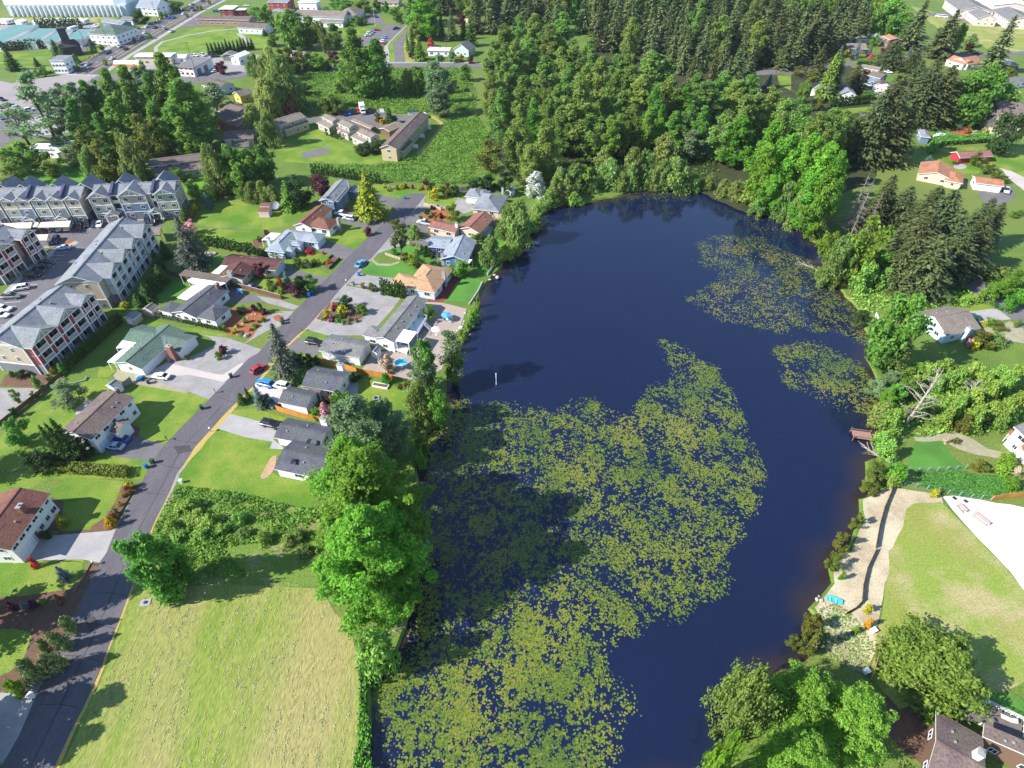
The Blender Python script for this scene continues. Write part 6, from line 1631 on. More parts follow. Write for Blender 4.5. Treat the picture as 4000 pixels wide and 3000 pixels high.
hedge('clipped green hedge around the garden above the red barn',hp('R4',1380,1330,1440,1330,1480,1265,1960,1230,1950,1195,1420,1215,1395,1250),2.2,lf_cot,.6,10,seed=6)
hedge('clipped hedge curving round the dark blue roofed house',hp('R4',790,770,830,770,870,830,980,880,970,900,850,870,810,840),2.4,lf_cot,.6,10,seed=7)
hedge('clipped street hedge beside the taupe roof',hp('R4',760,560,900,560,960,585,955,560,900,540,770,545),2.0,lf_cot,.6,8,seed=8)
row_of('R4','col','yellow-green arborvitae','yellow-green arborvitae in the long hedge of the north-east gardens',(515,930),(930,890),26,55,26)
# --- woods: north-west group behind the apartments
nw=('tall cottonwood of the dense grove behind the apartments','tall cottonwoods of the grove behind the apartments')
many('R1','cot',*nw,(580,690,1180,260,'grg'),(700,700,1150,220),(880,600,1150,240),(1040,560,1100,230),(1180,510,1090,240,'grg'),(1380,470,1160,330),(1520,680,1290,380),(950,845,1340,330),(460,710,1160,250,'grg'),(1290,900,1330,220),(1620,1000,1310,200),(780,680,1120,200,'grg'),(1640,760,1200,200))
T('R1',180,640,1330,430,'spa',label='thin tall cottonwood with a bare dark trunk at the upper left edge')
T('R1',60,900,1250,260,'spa',label='thin tree at the left edge beyond the grove')
many('R1','cot',*nw,(340,780,1180,200,'grg'),(600,860,1250,220),(820,980,1380,220),(1450,900,1350,260),(1080,760,1250,240),(1250,640,1180,240),(720,900,1280,200),(1540,1020,1380,220))
many('R1','oli','olive spring tree in front of the grove','yellow-olive trees in front of the cottonwood grove',(1200,1000,1400,300),(680,1130,1480,300),(820,1230,1560,280),(1040,1180,1560,220,'scr'),(1330,1190,1400,220),(1160,890,1200,200,'gre'),(920,1300,1560,200),(720,1300,1560,180,'scr'))
many('R1','oli','broad yellow-green tree by the bright meadow','broad yellow-green trees at the left edge by the bright meadow',(110,1240,1500,290,'gre'),(350,1320,1510,240),(60,1440,1610,200,'oli'),(560,1250,1430,200,'grg'),(40,1280,1420,160))
many('R1','grg','grey olive tree beside the shaded drive','grey-olive trees beside the shaded condominium drive',(1800,710,1010,280),(1720,1080,1280,120),(1930,1190,1290,100),(1200,1440,1570,160,'gre'),(1530,1460,1570,110,'lim'),(1480,1450,1560,60,'lim'),(1620,1490,1570,60,'lim'))
many('R1','gre','tree in the dense group behind the maroon roof','trees of the dense group left of the condominium lawn',(1770,1260,1680,210,'wil'),(1960,1270,1640,300),(2120,1300,1620,280),(1920,1480,1680,200,'oli'),(2100,1560,1720,200,'lim'),(1860,1340,1640,200),(2200,1250,1600,260),(2010,1400,1680,240),(1640,1560,1720,120,'bsh'),(1760,1600,1740,120,'bsh'))
T('R1',1185,80,205,130,'drk',label='round black-green tree at the arterial road below the sports dome')
T('R1',1890,530,640,110,'plu',label='plum tree in the gravel lot beside the white workshop')
many('R1','syc','dark conifer near the tower house','dark conifers around the brown tower house',(440,340,480,90),(510,380,490,90),(40,430,610,130),(770,340,410,50),(630,470,560,90,'gre'),(800,400,460,60,'gre'),(860,380,440,50,'gre'),(290,495,575,60),(560,400,480,80),(350,570,660,60,'gre'),(290,600,670,50,'gre'),(370,590,640,40,'lim'))
many('R1','gre','young street tree','young street trees along the arterial road',(1280,285,335,40),(895,510,565,45),(1700,48,90,34),(1730,45,85,34),(1605,112,150,34),(1045,135,175,44),(1380,100,165,44),(1420,110,150,30),(1800,0,40,30),(650,560,610,50),(1355,40,90,70,'oli'),(950,190,235,60),(60,1040,1100,60,'lim'))
many('R1','gre','tree at the top edge','trees at the top edge beside the arterial road',(1430,20,95,110),(1500,15,95,100),(1240,0,60,120,'drk'),(1400,-30,40,100),(1340,-40,30,90),(2180,60,175,90))
row_of('R1','col','storage hedge conifer','dark conifers screening the storage rows',(20,445),(400,420),22,50,26)
row_of('R1','col','dark hedge conifer','dark conifers in the hedge behind the parked caravans',(330,250),(720,250),22,55,26)
row_of('R1','syc','park screen conifer','dark young conifers screening the park lawn',(1800,480),(2205,425),13,66,44)
row_of('R1','shy','low median shrub','low shrubs along the arterial pavement',(700,545),(890,460),12,14,18)
row_of('R1','shr','low roadside shrub','low shrubs lining the far arterial pavement',(1340,200),(1640,55),16,12,18)
row_of('R1','shr','low junction shrub','low shrubs by the road junction',(270,660),(600,610),12,16,26)
# north: R2
nn_=('tall broadleaf tree between the park and the brambles','tall trees between the park and the brambles')
many('R2','gre',*nn_,(250,95,430,290),(420,140,420,220),(130,300,400,130),(560,200,470,110,'oli'),(650,200,430,150,'pop'),(70,50,260,160),(330,160,440,200),(65,250,310,60,'syc'))
many('R2','cot','tall cottonwood in the brambles','tall cottonwoods standing in the bramble field',(820,245,840,310),(1020,335,840,260),(740,540,790,180),(930,420,850,260),(1560,460,1000,270,'grg'),(1580,760,1020,190,'grg'),(1500,560,900,150,'grg'))
many('R2','bsh','leafy bush among the brambles','leafy bushes among the brambles',(1390,580,820,170,'gre'),(1290,610,810,110),(1150,690,800,120,'oli'),(1220,670,760,90,'lim'),(690,690,800,80),(400,720,830,150,'drk'),(1800,560,700,110,'gre'),(1320,690,800,100,'drk'),(1700,690,800,110,'oli'))
many('R2','oli','brownish spring tree by the cross street','brown-green spring trees along the cross street',(100,420,700,190,'scr'),(270,420,640,200,'oli'),(370,425,620,170),(520,470,610,190,'lim'),(200,430,620,150),(640,500,600,100),(560,510,610,90,'bsh'),(30,500,700,150,'scr'),(-40,480,660,160,'scr'))
T('R2',655,440,540,95,'plu',label='dark purple plum tree by the cross street pole')
many('R2','wil','pale weeping willow by the condominiums','pale willows left of the condominiums',(190,490,960,310),(60,670,1010,260),(60,970,1260,200),(-60,900,1200,200),(130,620,930,200))
T('R2',265,770,970,160,'shr2',label='rusty brown small tree at the foot of the pale willow')
many('R2','oli','olive tree beside the parked truck','olive trees beside the condominium car park',(640,825,985,170),(700,860,985,130),(590,850,985,120))
many('R2','drk','evergreen on the court island','evergreens on the island bed of the condominium court',(1140,930,1065,100,'syc'),(1050,975,1055,70),(1190,1000,1065,70),(1080,1030,1070,40,'shy'))
many('R2','drk','large dark green laurel','large dark laurels beside the tan condominium gable',(930,1240,1330,160),(1030,1220,1320,150),(890,1260,1310,90))
T('R2',2020,1225,1490,250,'oli',label='broad rusty olive tree alone at the edge of the brambles')
many('R2','bsh','garden bush','bushes at the edge of the brambles above the lakeside row',(2000,1520,1640,180,'drk'),(2150,1480,1650,140,'drk'),(1880,1560,1680,120,'drk'),(2180,1560,1700,70,'syc'))
up=('tree by the school drive','mixed trees right of the school drive')
many('R2','viv',*up,(1420,-20,340,270),(1370,140,350,120,'pop'),(1500,100,340,170),(1590,90,340,90,'firb'),(1680,70,350,130,'fir'),(1790,170,340,80,'syc'),(1850,180,400,120,'syc'),(1340,270,480,90,'syc'),(1400,330,520,130,'ced'),(1900,160,260,80,'lim'),(1300,300,440,60,'ced'),(1440,-60,200,250,'gre'),(1330,-30,250,150,'pop'))
T('R2',1765,118,240,100,'plu',label='purple plum tree in the shade right of the school drive')
T('R2',1505,335,400,60,'shd',label='coral red bush behind the white low building')
T('R2',1335,450,505,60,'plu',label='dark red shrub at the corner of the cross street')
many('R2','shr','bush by the mint shed','garden bushes left of the pale green shed',(1690,470,530,80),(1770,470,530,60,'shy'),(1730,490,540,70),(1860,480,545,60,'shp'),(1590,400,470,50,'spr'))
many('R2','gre','tree near the community building','trees round the community building car park',(1200,60,195,150,'lim'),(760,0,95,200),(900,0,110,180),(870,130,215,120),(940,160,215,70,'lim'),(1040,0,85,90,'drk'),(680,-20,80,120),(600,60,130,80),(790,160,230,50,'syc'),(1110,10,110,70),(540,70,120,50,'lim'),(2,60,130,60))
# the wood north of the lake
pw=('tall light green poplar of the wood above the lake','light green poplars of the wood above the lake')
many('R3','pop',*pw,(300,1030,1560,230),(590,650,1330,320),(700,920,1360,250),(60,900,1500,250),(100,650,1250,260),(840,750,1280,200),(500,530,1050,220),(1300,905,1290,120,'viv'),(1150,640,1150,320),(1500,750,1100,210,'viv'),(1230,435,950,330),(780,480,1050,240),(1380,660,1080,230),(1700,700,1050,280),(1960,690,1000,250),
     (2030,810,1350,300),(1850,980,1400,260),(2010,1000,1450,260,'viv'),(2150,800,1300,260),(200,110,560,220),(450,95,600,260),(330,200,640,200),(150,340,700,250),(40,330,750,200),(540,380,800,230),(300,480,900,260),(920,460,850,190),(680,340,700,180),(1000,460,850,190),(20,560,950,220),(250,640,1100,220),(400,720,1150,180),(640,560,980,210),(900,640,1080,220),
     (1050,560,980,240),(1350,500,930,220),(1620,620,950,220),(1850,620,950,240),(2080,640,1000,240),(150,1240,1600,180),(420,400,820,200),(60,120,500,160),(-60,500,1000,220),(-100,750,1250,220),(-150,350,800,240),(-60,200,650,220),(-180,600,1050,180))
many('R4','pop',*pw,(60,760,1250,280),(200,850,1400,300),(330,900,1450,300),(480,960,1500,260),(600,920,1480,260),(700,960,1420,200),(80,1050,1640,320,'viv'),(240,1150,1750,300,'viv'),(420,1150,1780,280,'viv'),(560,1220,1850,320,'viv'),(650,1300,1900,240,'viv'),(160,960,1560,240),(380,1050,1640,240),(800,1000,1400,160),(30,1260,1760,260,'viv'),(540,1080,1650,240))
many('R8','viv','bright green tree at the lake corner','bright green trees at the north-east corner of the lake',(430,-60,420,260),(560,-100,500,260),(340,60,400,180),(80,-60,300,240),(200,40,340,160,'scr'),(300,110,410,180,'scr'))
dw=('dark conifer of the wood','dark conifers of the wood north of the lake')
rw=random.Random(5)
for j,(ty,by)in enumerate(((-290,20),(-240,75),(-190,130),(-130,200),(-70,290),(0,380),(70,460),(150,540))):
    n=17
    for i in range(n):
        tx=-420+(2212+420)*(i+.5)/n+rw.uniform(-50,50)
        if j>=5 and tx<700:continue
        if j==7 and tx<900:continue
        T('R3',tx,ty+rw.uniform(-35,35),by+rw.uniform(-20,20),rw.uniform(150,220),rw.choice(('fir','fir','pop' if j%2 else 'fir','firb','gre' if j<4 else 'fir')),*dw)
many('R3','fir',*dw,(1640,360,790,190),(1780,375,830,170,'firb'),(1980,430,830,300),(1530,250,640,160),(830,170,420,90,'firb'),(2100,380,780,200),(1880,260,640,150),(1420,230,600,160),(1700,240,620,150),(2060,200,600,170),(1900,480,830,150,'firb'),(1580,470,830,130,'firb'))
many('R3','spr','silver-blue spruce','silver-blue spruces between the poplars and the firs',(990,400,500,60),(1070,450,540,60),(1265,360,460,50),(1850,560,720,70),(1360,380,470,50),(1180,400,480,50))
many('R3','scr','rounded shoreline willow','rounded willows along the north shore of the lake',(430,1460,1660,200),(560,1430,1650,240),(640,1440,1640,180,'gre'),(380,1540,1740,160),(470,1560,1730,180),(800,1290,1440,180),(860,1390,1610,240),(1070,1300,1600,240),(1180,1320,1590,220),(1450,1360,1630,280),(1340,1180,1430,260),(1580,1120,1390,250,'grg'),(1240,1470,1630,110),(1330,1400,1620,180),(1720,1510,1640,120),(1600,1500,1640,150),(1040,1420,1630,150),(960,1500,1640,130),(700,1530,1660,140),(1850,1540,1690,150),(1950,1560,1720,160),(2080,1620,1760,180,'bsh'),(1500,1480,1640,120),(2160,1680,1850,150))
many('R7','bsh','low green shrub at the water','low green shrubs at the north-west water edge',(240,200,290,110),(200,300,400,130),(150,370,460,140),(110,450,540,110),(40,520,640,80),(330,100,230,160,'scr'),(540,100,210,150),(60,180,540,260,'wil'))
for j,(ty,by)in enumerate(((-230,40),(-170,110),(-110,190),(-50,270))):
    for i in range(9):
        T('R4',-20+125*i+rw.uniform(-40,40),ty+rw.uniform(-30,30),by+rw.uniform(-20,20),rw.uniform(150,210),rw.choice(('fir','fir','firb','gre')),'dark conifer at the north-east end of the wood','dark conifers at the north-east end of the wood')
for j,(ty,by)in enumerate(((-210,40),(-150,110))):
    for i in range(8):
        T('R2',1450+110*i+rw.uniform(-40,40),ty+rw.uniform(-30,30),by+rw.uniform(-20,20),rw.uniform(150,200),rw.choice(('fir','firb','gre','pop')),'tree at the north-west end of the wood','mixed trees at the north-west end of the wood')
many('R3','pop',*pw,(950,980,1360,200),(1060,900,1300,200),(1180,980,1330,180,'cot'),(1420,960,1330,200,'cot'),(1560,900,1320,220),(1680,920,1350,220,'cot'),(860,1000,1390,170,'cot'),(440,900,1350,200),(180,860,1350,200,'cot'),(330,820,1280,200),(1250,760,1200,220,'cot'),(960,780,1200,200))
# east: firs and gardens
ef=('tall fir above the eastern gardens','tall firs among the north-east gardens')
many('R4','fir',*ef,(60,-40,480,237),(160,20,500,225,'firb'),(280,30,520,237,'firb'),(380,0,430,212),(480,50,490,250),(620,60,440,250),(720,90,400,200),(900,40,340,137,'firb'),(1380,0,430,250),(1650,80,500,287),(2150,130,640,262),(820,130,360,150),(1210,120,340,175,'gre'),(1560,180,480,175),(500,380,620,175,'firb'),(560,160,480,187,'firb'),(330,230,560,200),(210,300,600,187),(90,240,560,200),(430,180,500,187,'firb'),(20,150,540,187))
many('R4','gre','broad leafy tree by the firs','broad leafy trees by the school field',(1100,5,330,280),(1180,100,340,200),(1000,60,320,160),(1700,200,480,120),(120,410,570,110,'lim'),(1560,230,420,160))
many('R4','nfir','great fir in the dark belt','great firs of the dark belt in the north-east gardens',(1170,630,1390,559),(1450,580,1070,468),(1620,560,1070,442),(1850,640,1080,416,'gre'),(2090,720,1010,338,'gre'),(1130,350,590,286),(800,560,790,247),(620,430,850,195,'ced'),(660,460,830,169),(1040,760,1420,364),(1280,900,1400,312),(960,950,1420,260),(1980,560,1020,338,'gre'),(1350,520,900,286),(1300,430,620,234),(1740,700,1060,338,'gre'),(1500,480,860,260))
T('R4',2170,960,1330,280,'drk',label='dark dense round evergreen at the right edge beside the villa')
many('R4','spr','silver spruce','silver-blue spruces by the brown roofed house',(800,360,500,80),(905,380,490,60),(650,390,500,70),(1030,320,400,70),(30,640,760,90),(1250,400,480,50))
many('R4','plu','dark red tree','dark red trees in the north-east gardens',(620,340,410,90),(1030,410,490,80),(1470,430,500,90),(860,600,640,70),(850,650,730,50),(735,470,520,40),(900,470,515,60,'shd'),(1760,370,450,90))
many('R4','shr','garden shrub','small bushes scattered in the north-east gardens',(690,430,490,50,'shy'),(970,470,515,50,'oli'),(940,300,400,80,'gre'),(300,570,660,120,'oli'),(350,700,900,120,'gre'),(420,620,700,140,'oli'),(620,810,900,70,'oli'),(470,860,950,90,'oli'),(540,700,860,120,'grg'),(700,970,1050,130,'oli'),(380,880,960,70,'oli'),(1050,250,330,80,'scr'),(1780,300,400,120,'scr'),(980,220,290,60,'lim'),(2100,590,680,160,'oli'))
many('R4','shr','bed shrub','flowering shrubs in the curved bed before the villa',(1410,1070,1100,50,'shy'),(1580,1060,1100,70,'oli'),(1680,1060,1120,60,'spr'),(1740,1090,1150,60,'shr2'),(1640,1080,1110,50,'shg'),(1800,1130,1190,60,'shc'),(1890,1120,1150,40,'shy'),(1720,1130,1165,50,'shd'),(1900,1055,1090,40,'shy'),(2000,1090,1130,40,'shy'))
T('R4',1410,1345,1425,110,'spr',label='grey-blue round shrub left of the red barn')
T('R4',1840,1320,1430,130,'oli',label='sparse olive tree in front of the red barn')
T('R4',1620,1385,1420,50,'lim',label='lime shrub below the barn gable')
many('R4','oli','young orchard tree','thin young orchard trees below the red barn',(1900,1440,1500,90),(2000,1480,1560,90),(2060,1520,1580,80),(1950,1420,1470,60))
many('R8','nfir','great fir over the east road','great firs leaning over the east road',(1500,60,520,416),(1640,90,700,520),(1430,260,800,520),(1520,480,980,572),(1900,320,800,494),(1760,400,860,468),(1300,480,940,390),(1250,60,420,338),(1100,-40,380,286),(1960,160,620,338),(1050,60,420,234),(1700,260,760,468),(2050,200,560,260))
many('R8','deadc','dead grey conifer','bare grey conifers above the north-east corner of the lake',(880,-60,470,260),(920,0,500,200),(1000,100,520,150))
many('R8','scr','pale green bank shrub','pale green shrubs on the north-east bank',(580,430,700,170,'lim'),(950,370,860,360,'lim'),(700,500,860,260),(600,640,900,200),(850,560,880,240,'lim'),(640,760,920,160,'oli'),(1040,620,880,220,'lim'),(460,330,500,150),(540,700,880,120),(1200,800,960,160,'gre'),(1060,780,960,170,'bsh'),(900,720,960,200,'bsh'),(850,1120,1240,130,'drk'))
thicket('R8','bsh','bramble bush by the east road','bushes lining the east road',(2000,830,1050,220,'bmb'),(2150,640,1020,160,'viv'),(2180,860,1140,160,'bmb'),(1990,700,850,220,'scr'),(1760,960,1080,180,'bsh'),(1600,950,1060,200),(1450,960,1040,180),(1300,960,1060,160),(2170,1180,1280,60,'lim'),(2160,230,330,100,'lim'))
many('R8','shr','front garden shrub','shrubs in front of the pale blue house by the east road',(1940,1210,1265,60,'shg'),(1990,1235,1280,180,'oli'),(1890,1225,1265,40,'shy'),(1820,1400,1470,80,'shy'),(1900,1330,1440,200,'oli'),(1780,1370,1440,70,'shk'),(1990,1330,1420,180,'scr'))
T('R8',1260,1000,1620,430,'gre',label='tall light green cottonwood in front of the pale blue house')
T('R8',1180,1300,1640,300,'pop',label='pale cottonwood crown left of the tall one before the pale blue house')
thicket('S4','bsh','scrubby bush on the east bank','bright green scrub bushes on the steep east bank',(1050,0,300,250,'grg'),(1200,60,390,240,'gre'),(1120,130,400,200,'viv'),(1350,0,300,220),(1900,50,500,300),(2050,0,420,260),(1750,120,540,240),(1900,250,620,260),(2150,150,560,240),(1650,250,600,200),(1800,350,640,200,'oli'),(2100,350,600,200),(1380,300,520,180,'scr'),(1250,330,520,150,'scr'),(1550,30,280,200),(1980,-60,300,240),(1750,-80,260,260),(2150,-60,300,260),(1500,-90,200,260),(1300,-60,240,260,'gre'))
T('S4',1500,90,560,420,'dead',label='white bare dead tree on the scrubby east bank')
T('S4',1830,180,400,260,'dead',label='smaller bare white tree among the green scrub')
many('S4','bsh','shore shrub by the jetty','yellowish shrubs on the shore around the jetty',(1050,380,560,180,'scr'),(1130,460,640,200),(1040,650,760,160),(1090,720,860,180),(980,900,1060,160,'oli'),(1160,920,1060,170,'bmb'),(930,1010,1130,130,'oli'),(1100,1000,1090,140),(960,1080,1170,90,'oli'),(820,1330,1450,100,'oli'),(690,1500,1640,150,'oli'))
many('S4','shr','terraced garden shrub','shrubs on the terraced garden slope',(1860,890,960,140,'oli'),(2080,930,1000,130,'shg'),(2150,1030,1110,130,'bmb'),(2180,940,1010,80,'shc'),(2120,830,930,150,'bmb'),(1470,1130,1190,60,'shy'),(1640,690,730,60,'oli'),(1560,690,730,50,'shc'))
many('L4','oli','reedy plant clump','yellow-brown water plants at the sandy shore',(380,490,600,160),(400,600,760,140),(225,650,720,110),(550,20,130,120))
many('L4','shy','yellow shrub on the shore','small shrubs on the sandy shore',(785,420,465,60,'shy'),(790,530,580,60,'sho'),(690,590,630,50,'shg'),(590,160,220,40,'shg'))
for r_ in((1580,1300,228,1.9,'bsh'),(1700,1365,209,2.3,'bsh'),(1820,1405,190,2.7,'bsh'),(1560,1545,228,2.1,'bsh'),(1750,1530,209,2.5,'bsh'),(1900,1480,190,1.9,'bsh'),(2050,1380,152,2.3,'bsh'),(1640,1265,161,2.7,'bsh'),(1400,1570,142,2.1,'bsh'),(1480,1450,152,2.5,'bsh'),(2100,1505,142,1.9,'scr')):
    TC('S1',*r_,phrase='leafy bramble mound',plural='leafy bramble mounds in the roadside hollow')
for r_ in((360,1530,171,2.1,'scr'),(280,1570,142,2.5,'scr'),(60,1540,142,2.9,'bsh'),(420,1650,152,2.3,'scr')):
    TC('S2',*r_,phrase='pale thicket bush',plural='pale bushes between the bramble hollow and the cottonwoods')
# --- ground cover that nobody could count
def cover(name,polys,dens,ls,m,amp,seed,nscale=.18,base=.25,label=None,flat=.6,hole=None):
    rng=np.random.default_rng(seed)
    C=[]
    for P in polys:
        xs=[p.x for p in P];ys=[p.y for p in P]
        A=abs(sum(P[i].x*P[(i+1)%len(P)].y-P[(i+1)%len(P)].x*P[i].y for i in range(len(P))))/2
        n=int(A*dens);k=0;tries=0
        while k<n and tries<n*6:
            tries+=1
            q=(rng.uniform(min(xs),max(xs)),rng.uniform(min(ys),max(ys)))
            if not inside(q,P):continue
            v=noise.noise(Vector((q[0]*nscale,q[1]*nscale,seed)))+.5*noise.noise(Vector((q[0]*nscale*2.7,q[1]*nscale*2.7,seed)))
            if hole is not None and v<hole and rng.random()<.85:continue
            z=max(.04,base+amp*(v+.3))
            C.append((q[0],q[1],z*(1-.5*rng.random()**2)));k+=1
    C=np.array(C)
    N=rng.normal(size=C.shape)*flat;N[:,2]+=1
    t=np.clip(.5+.7*np.array([noise.noise(Vector((c[0]*.35,c[1]*.35,9)))for c in C])+.3*rng.normal(size=len(C)),0,1)
    me=quads(name,C,N,ls*(.6+.8*rng.random(len(C))),t,m,1.1,None,rng)
    return tag(link(name,me),kind='stuff')
lf_br=leafmat('bramble_leaf',(.085,.21,.02),(.19,.36,.045),.25,.02)
def poly(t,*v):return[G(p)for p in pxs(t,*v)]
cover('bramble_thicket',[poly('R2',330,730,500,600,700,620,1090,590,1850,590,1900,900,1850,1000,1600,1000,1480,985,1200,985,1060,950,760,960,560,1000,420,1000,330,900)],4.0,.72,lf_br,1.6,4,.09)
cover('bramble_slope',[poly('R2',1620,1060,1900,1000,2050,1200,2060,1560,1700,1600,1090,1560,480,1490,500,1420,1000,1430,1260,1400,1400,1360,1600,1120)],5.5,.62,lf_br,1.5,5,.12)
cover('roadside_brambles',[poly('S1',1310,1540,1450,1250,1530,1110,1700,1120,2212,1200)+poly('S2',200,1260,470,1300,520,1400,440,1460,250,1560,0,1600,-300,1640)+poly('L1',1900,190,1400,230,1100,260)],14,.5,lf_br,.9,6,.22,.2,hole=-.45)
cover('bank_scrub',[poly('R8',700,1010,950,860,1250,960,1700,950,1870,1080,1600,1080,1300,1160,1100,1150,950,1170,900,1200,850,1240),poly('S4',930,390,1100,280,1400,200,2212,250,2212,600,1900,640,1600,640,1250,700,1000,640)],3.2,.75,lf_scrub,1.0,7,.15,.2,hole=-.35)
cover('road_bank_scrub',[poly('R8',1880,900,2100,850,2300,950,2400,1200,2212,1110),poly('R8',1500,1060,1700,960,1850,1050,1800,1090,1600,1110)],3.5,.7,lf_vivid,.9,8,.15)
cover('wood_undergrowth',[poly('R3',-100,1400,400,1300,1300,1200,1750,1350,1800,1560,1500,1640,950,1640,420,1660,100,1640)],1.2,1.1,leafmat('undergrowth_leaf',(.04,.09,.015),(.09,.16,.03),.25,.02),1.2,9,.12)
# mown hay lying on the field
def hay():
    rng=np.random.default_rng(12)
    P=poly('L1',985,345,1080,300,1400,285,1750,265,1952,270)+poly('L2',250,275,470,300,710,630,790,850,780,1300,740,1720)+poly('L1',470,1720,640,1290,770,1000,890,740)
    xs=[p.x for p in P];ys=[p.y for p in P]
    C,N,S,ti=[],[],[],[]
    n=0
    ra=G(px('L1',830,740))-G(px('L1',560,1350));rth=math.atan2(ra.y,ra.x);c_,s_=math.cos(rth),math.sin(rth)
    while n<1000:
        q=(rng.uniform(min(xs),max(xs)),rng.uniform(min(ys),max(ys)))
        u_=-q[0]*s_+q[1]*c_;w_=q[0]*c_+q[1]*s_       # mown in rows along the road
        u_=round(u_/1.7)*1.7+rng.normal()*.22+.5*noise.noise(Vector((w_*.08,u_*.05,1)))
        q=(w_*c_-u_*s_,w_*s_+u_*c_)
        if not inside(q,P):continue
        n+=1
        if noise.noise(Vector((q[0]*.12,q[1]*.12,2)))<-.12 and rng.random()<.8:continue
        L=rng.uniform(.3,1.5);a=rth+rng.normal()*.4
        for j in range(int(rng.integers(5,15))):
            f=rng.normal()*.45
            C.append((q[0]+math.cos(a)*L*f+rng.normal()*.12,q[1]+math.sin(a)*L*f+rng.normal()*.12,.045+.05*rng.random()))
            N.append((rng.normal()*.35-.15,rng.normal()*.35,1));S.append(.10+.2*rng.random());ti.append(.45+.55*rng.random())
    # short stubble all over
    n=0
    while n<0:
        q=(rng.uniform(min(xs),max(xs)),rng.uniform(min(ys),max(ys)))
        if not inside(q,P):continue
        n+=1
        C.append((q[0],q[1],.045+.02*rng.random()));N.append((rng.normal()*.3,rng.normal()*.3,1));S.append(.2+.25*rng.random());ti.append(.3*rng.random())
    me=quads('hay',np.array(C),np.array(N),np.array(S),np.array(ti),leafmat('hay_straw',(.15,.23,.04),(.44,.42,.20),.15,.0),1.5,None,rng)
    tag(link('hay',me),kind='stuff')
hay()
def grass_tufts(name,P,n,m,ls,seed):
    rng=np.random.default_rng(seed)
    xs=[p.x for p in P];ys=[p.y for p in P]
    C=[]
    while len(C)<n:
        q=(rng.uniform(min(xs),max(xs)),rng.uniform(min(ys),max(ys)))
        if inside(q,P):C.append((q[0],q[1],.1))
    C=np.array(C);N=rng.normal(size=C.shape);N[:,2]=np.abs(N[:,2])*.6+.3
    me=quads(name,C,N,ls*(.6+.8*rng.random(n)),rng.random(n),m,1.4,None,rng)
    tag(link(name,me),kind='stuff')
grass_tufts('shore_weeds',poly('L4',640,480,800,700,740,960,620,900,440,800,440,560,380,450,500,400),1500,lf_scrub,.3,13)
grass_tufts('lawn_tussocks',poly('S4',1280,980,1640,965,1800,1000,2000,1015,2200,1130,2200,1185,1930,1215,1650,1185,1340,1105),2500,leafmat('lush_grass',(.05,.17,.03),(.09,.25,.045),.2,0),.35,14)

# --- lily pads
def pad_shape(k=9):
    v=[(0,0,.008)]
    for i in range(k):
        a=.22+(2*pi-.44)*i/(k-1)
        v.append((math.cos(a)*.5,math.sin(a)*.5,.0+.012*((i%3)-1)))
    return np.array(v)
m_pad=bpy.data.materials.new('lily_pad');m_pad.use_nodes=True
t=m_pad.node_tree;b=t.nodes['Principled BSDF']
b.inputs['Roughness'].default_value=.42;b.inputs['Specular IOR Level'].default_value=.3
at=nd(t,'ShaderNodeAttribute',attribute_name='tint');cr_=nd(t,'ShaderNodeValToRGB')
e=cr_.color_ramp.elements
e[0].position=0;e[0].color=(.06,.105,.018,1);e[1].position=1;e[1].color=(.30,.11,.07,1)
for p_,c_ in((.3,(.125,.17,.018)),(.6,(.20,.205,.02)),(.8,(.24,.20,.06)),(.9,(.21,.12,.08))):
    q=e.new(p_);q.color=(*c_,1)
t.links.new(at.outputs['Fac'],cr_.inputs[0]);t.links.new(cr_.outputs[0],b.inputs['Base Color'])
patches=[
    ('P5',poly('O',1420,735,1440,730,1500,770,1550,800,1575,840,1610,920,1635,960,1630,1010,1638,1080,1610,1130,1575,1170,1568,1250,1530,1290,1490,1310,1440,1335,1345,1365,1330,1440,1345,1520,1345,1600,1300,1700,800,1700,805,1450,880,1410,900,1330,930,1180,918,1050,910,930,950,880,1000,870,1080,880,1180,880,1280,865,1340,900,1400,850,1450,820,1462,790),13.0,0.0),
    ('P2',poly('O',1500,520,1560,505,1640,510,1700,540,1770,570,1830,640,1850,680,1870,720,1870,740,1790,710,1700,715,1640,705,1560,690,1480,640,1560,600,1510,560),5.0,.35),
    ('P3',poly('O',1690,750,1740,730,1810,752,1860,775,1890,820,1902,860,1890,890,1840,885,1760,860,1700,825,1675,790),9.5,.05),
    ('P4',poly('O',1600,470,1660,455,1720,485,1710,500,1640,505),.9,.55),
    ('P1',poly('R7',930,150,990,105,1150,90,1500,85,1530,130,1490,180,1300,185,1100,170),2.2,-.15),
    ('P6',poly('O',1810,560,1850,640,1880,720,1885,760,1860,720,1820,640),1.6,.3),
    ('P8',poly('O',805,1455,900,1420,1000,1380,1150,1330,1300,1300,1330,1360,1310,1450,1320,1600,1250,1700,800,1700),9.0,-.1),
    ('P7',poly('O',940,870,1090,860,1080,900,950,920),2.0,.1)]
rng=np.random.default_rng(21)
pads=[]
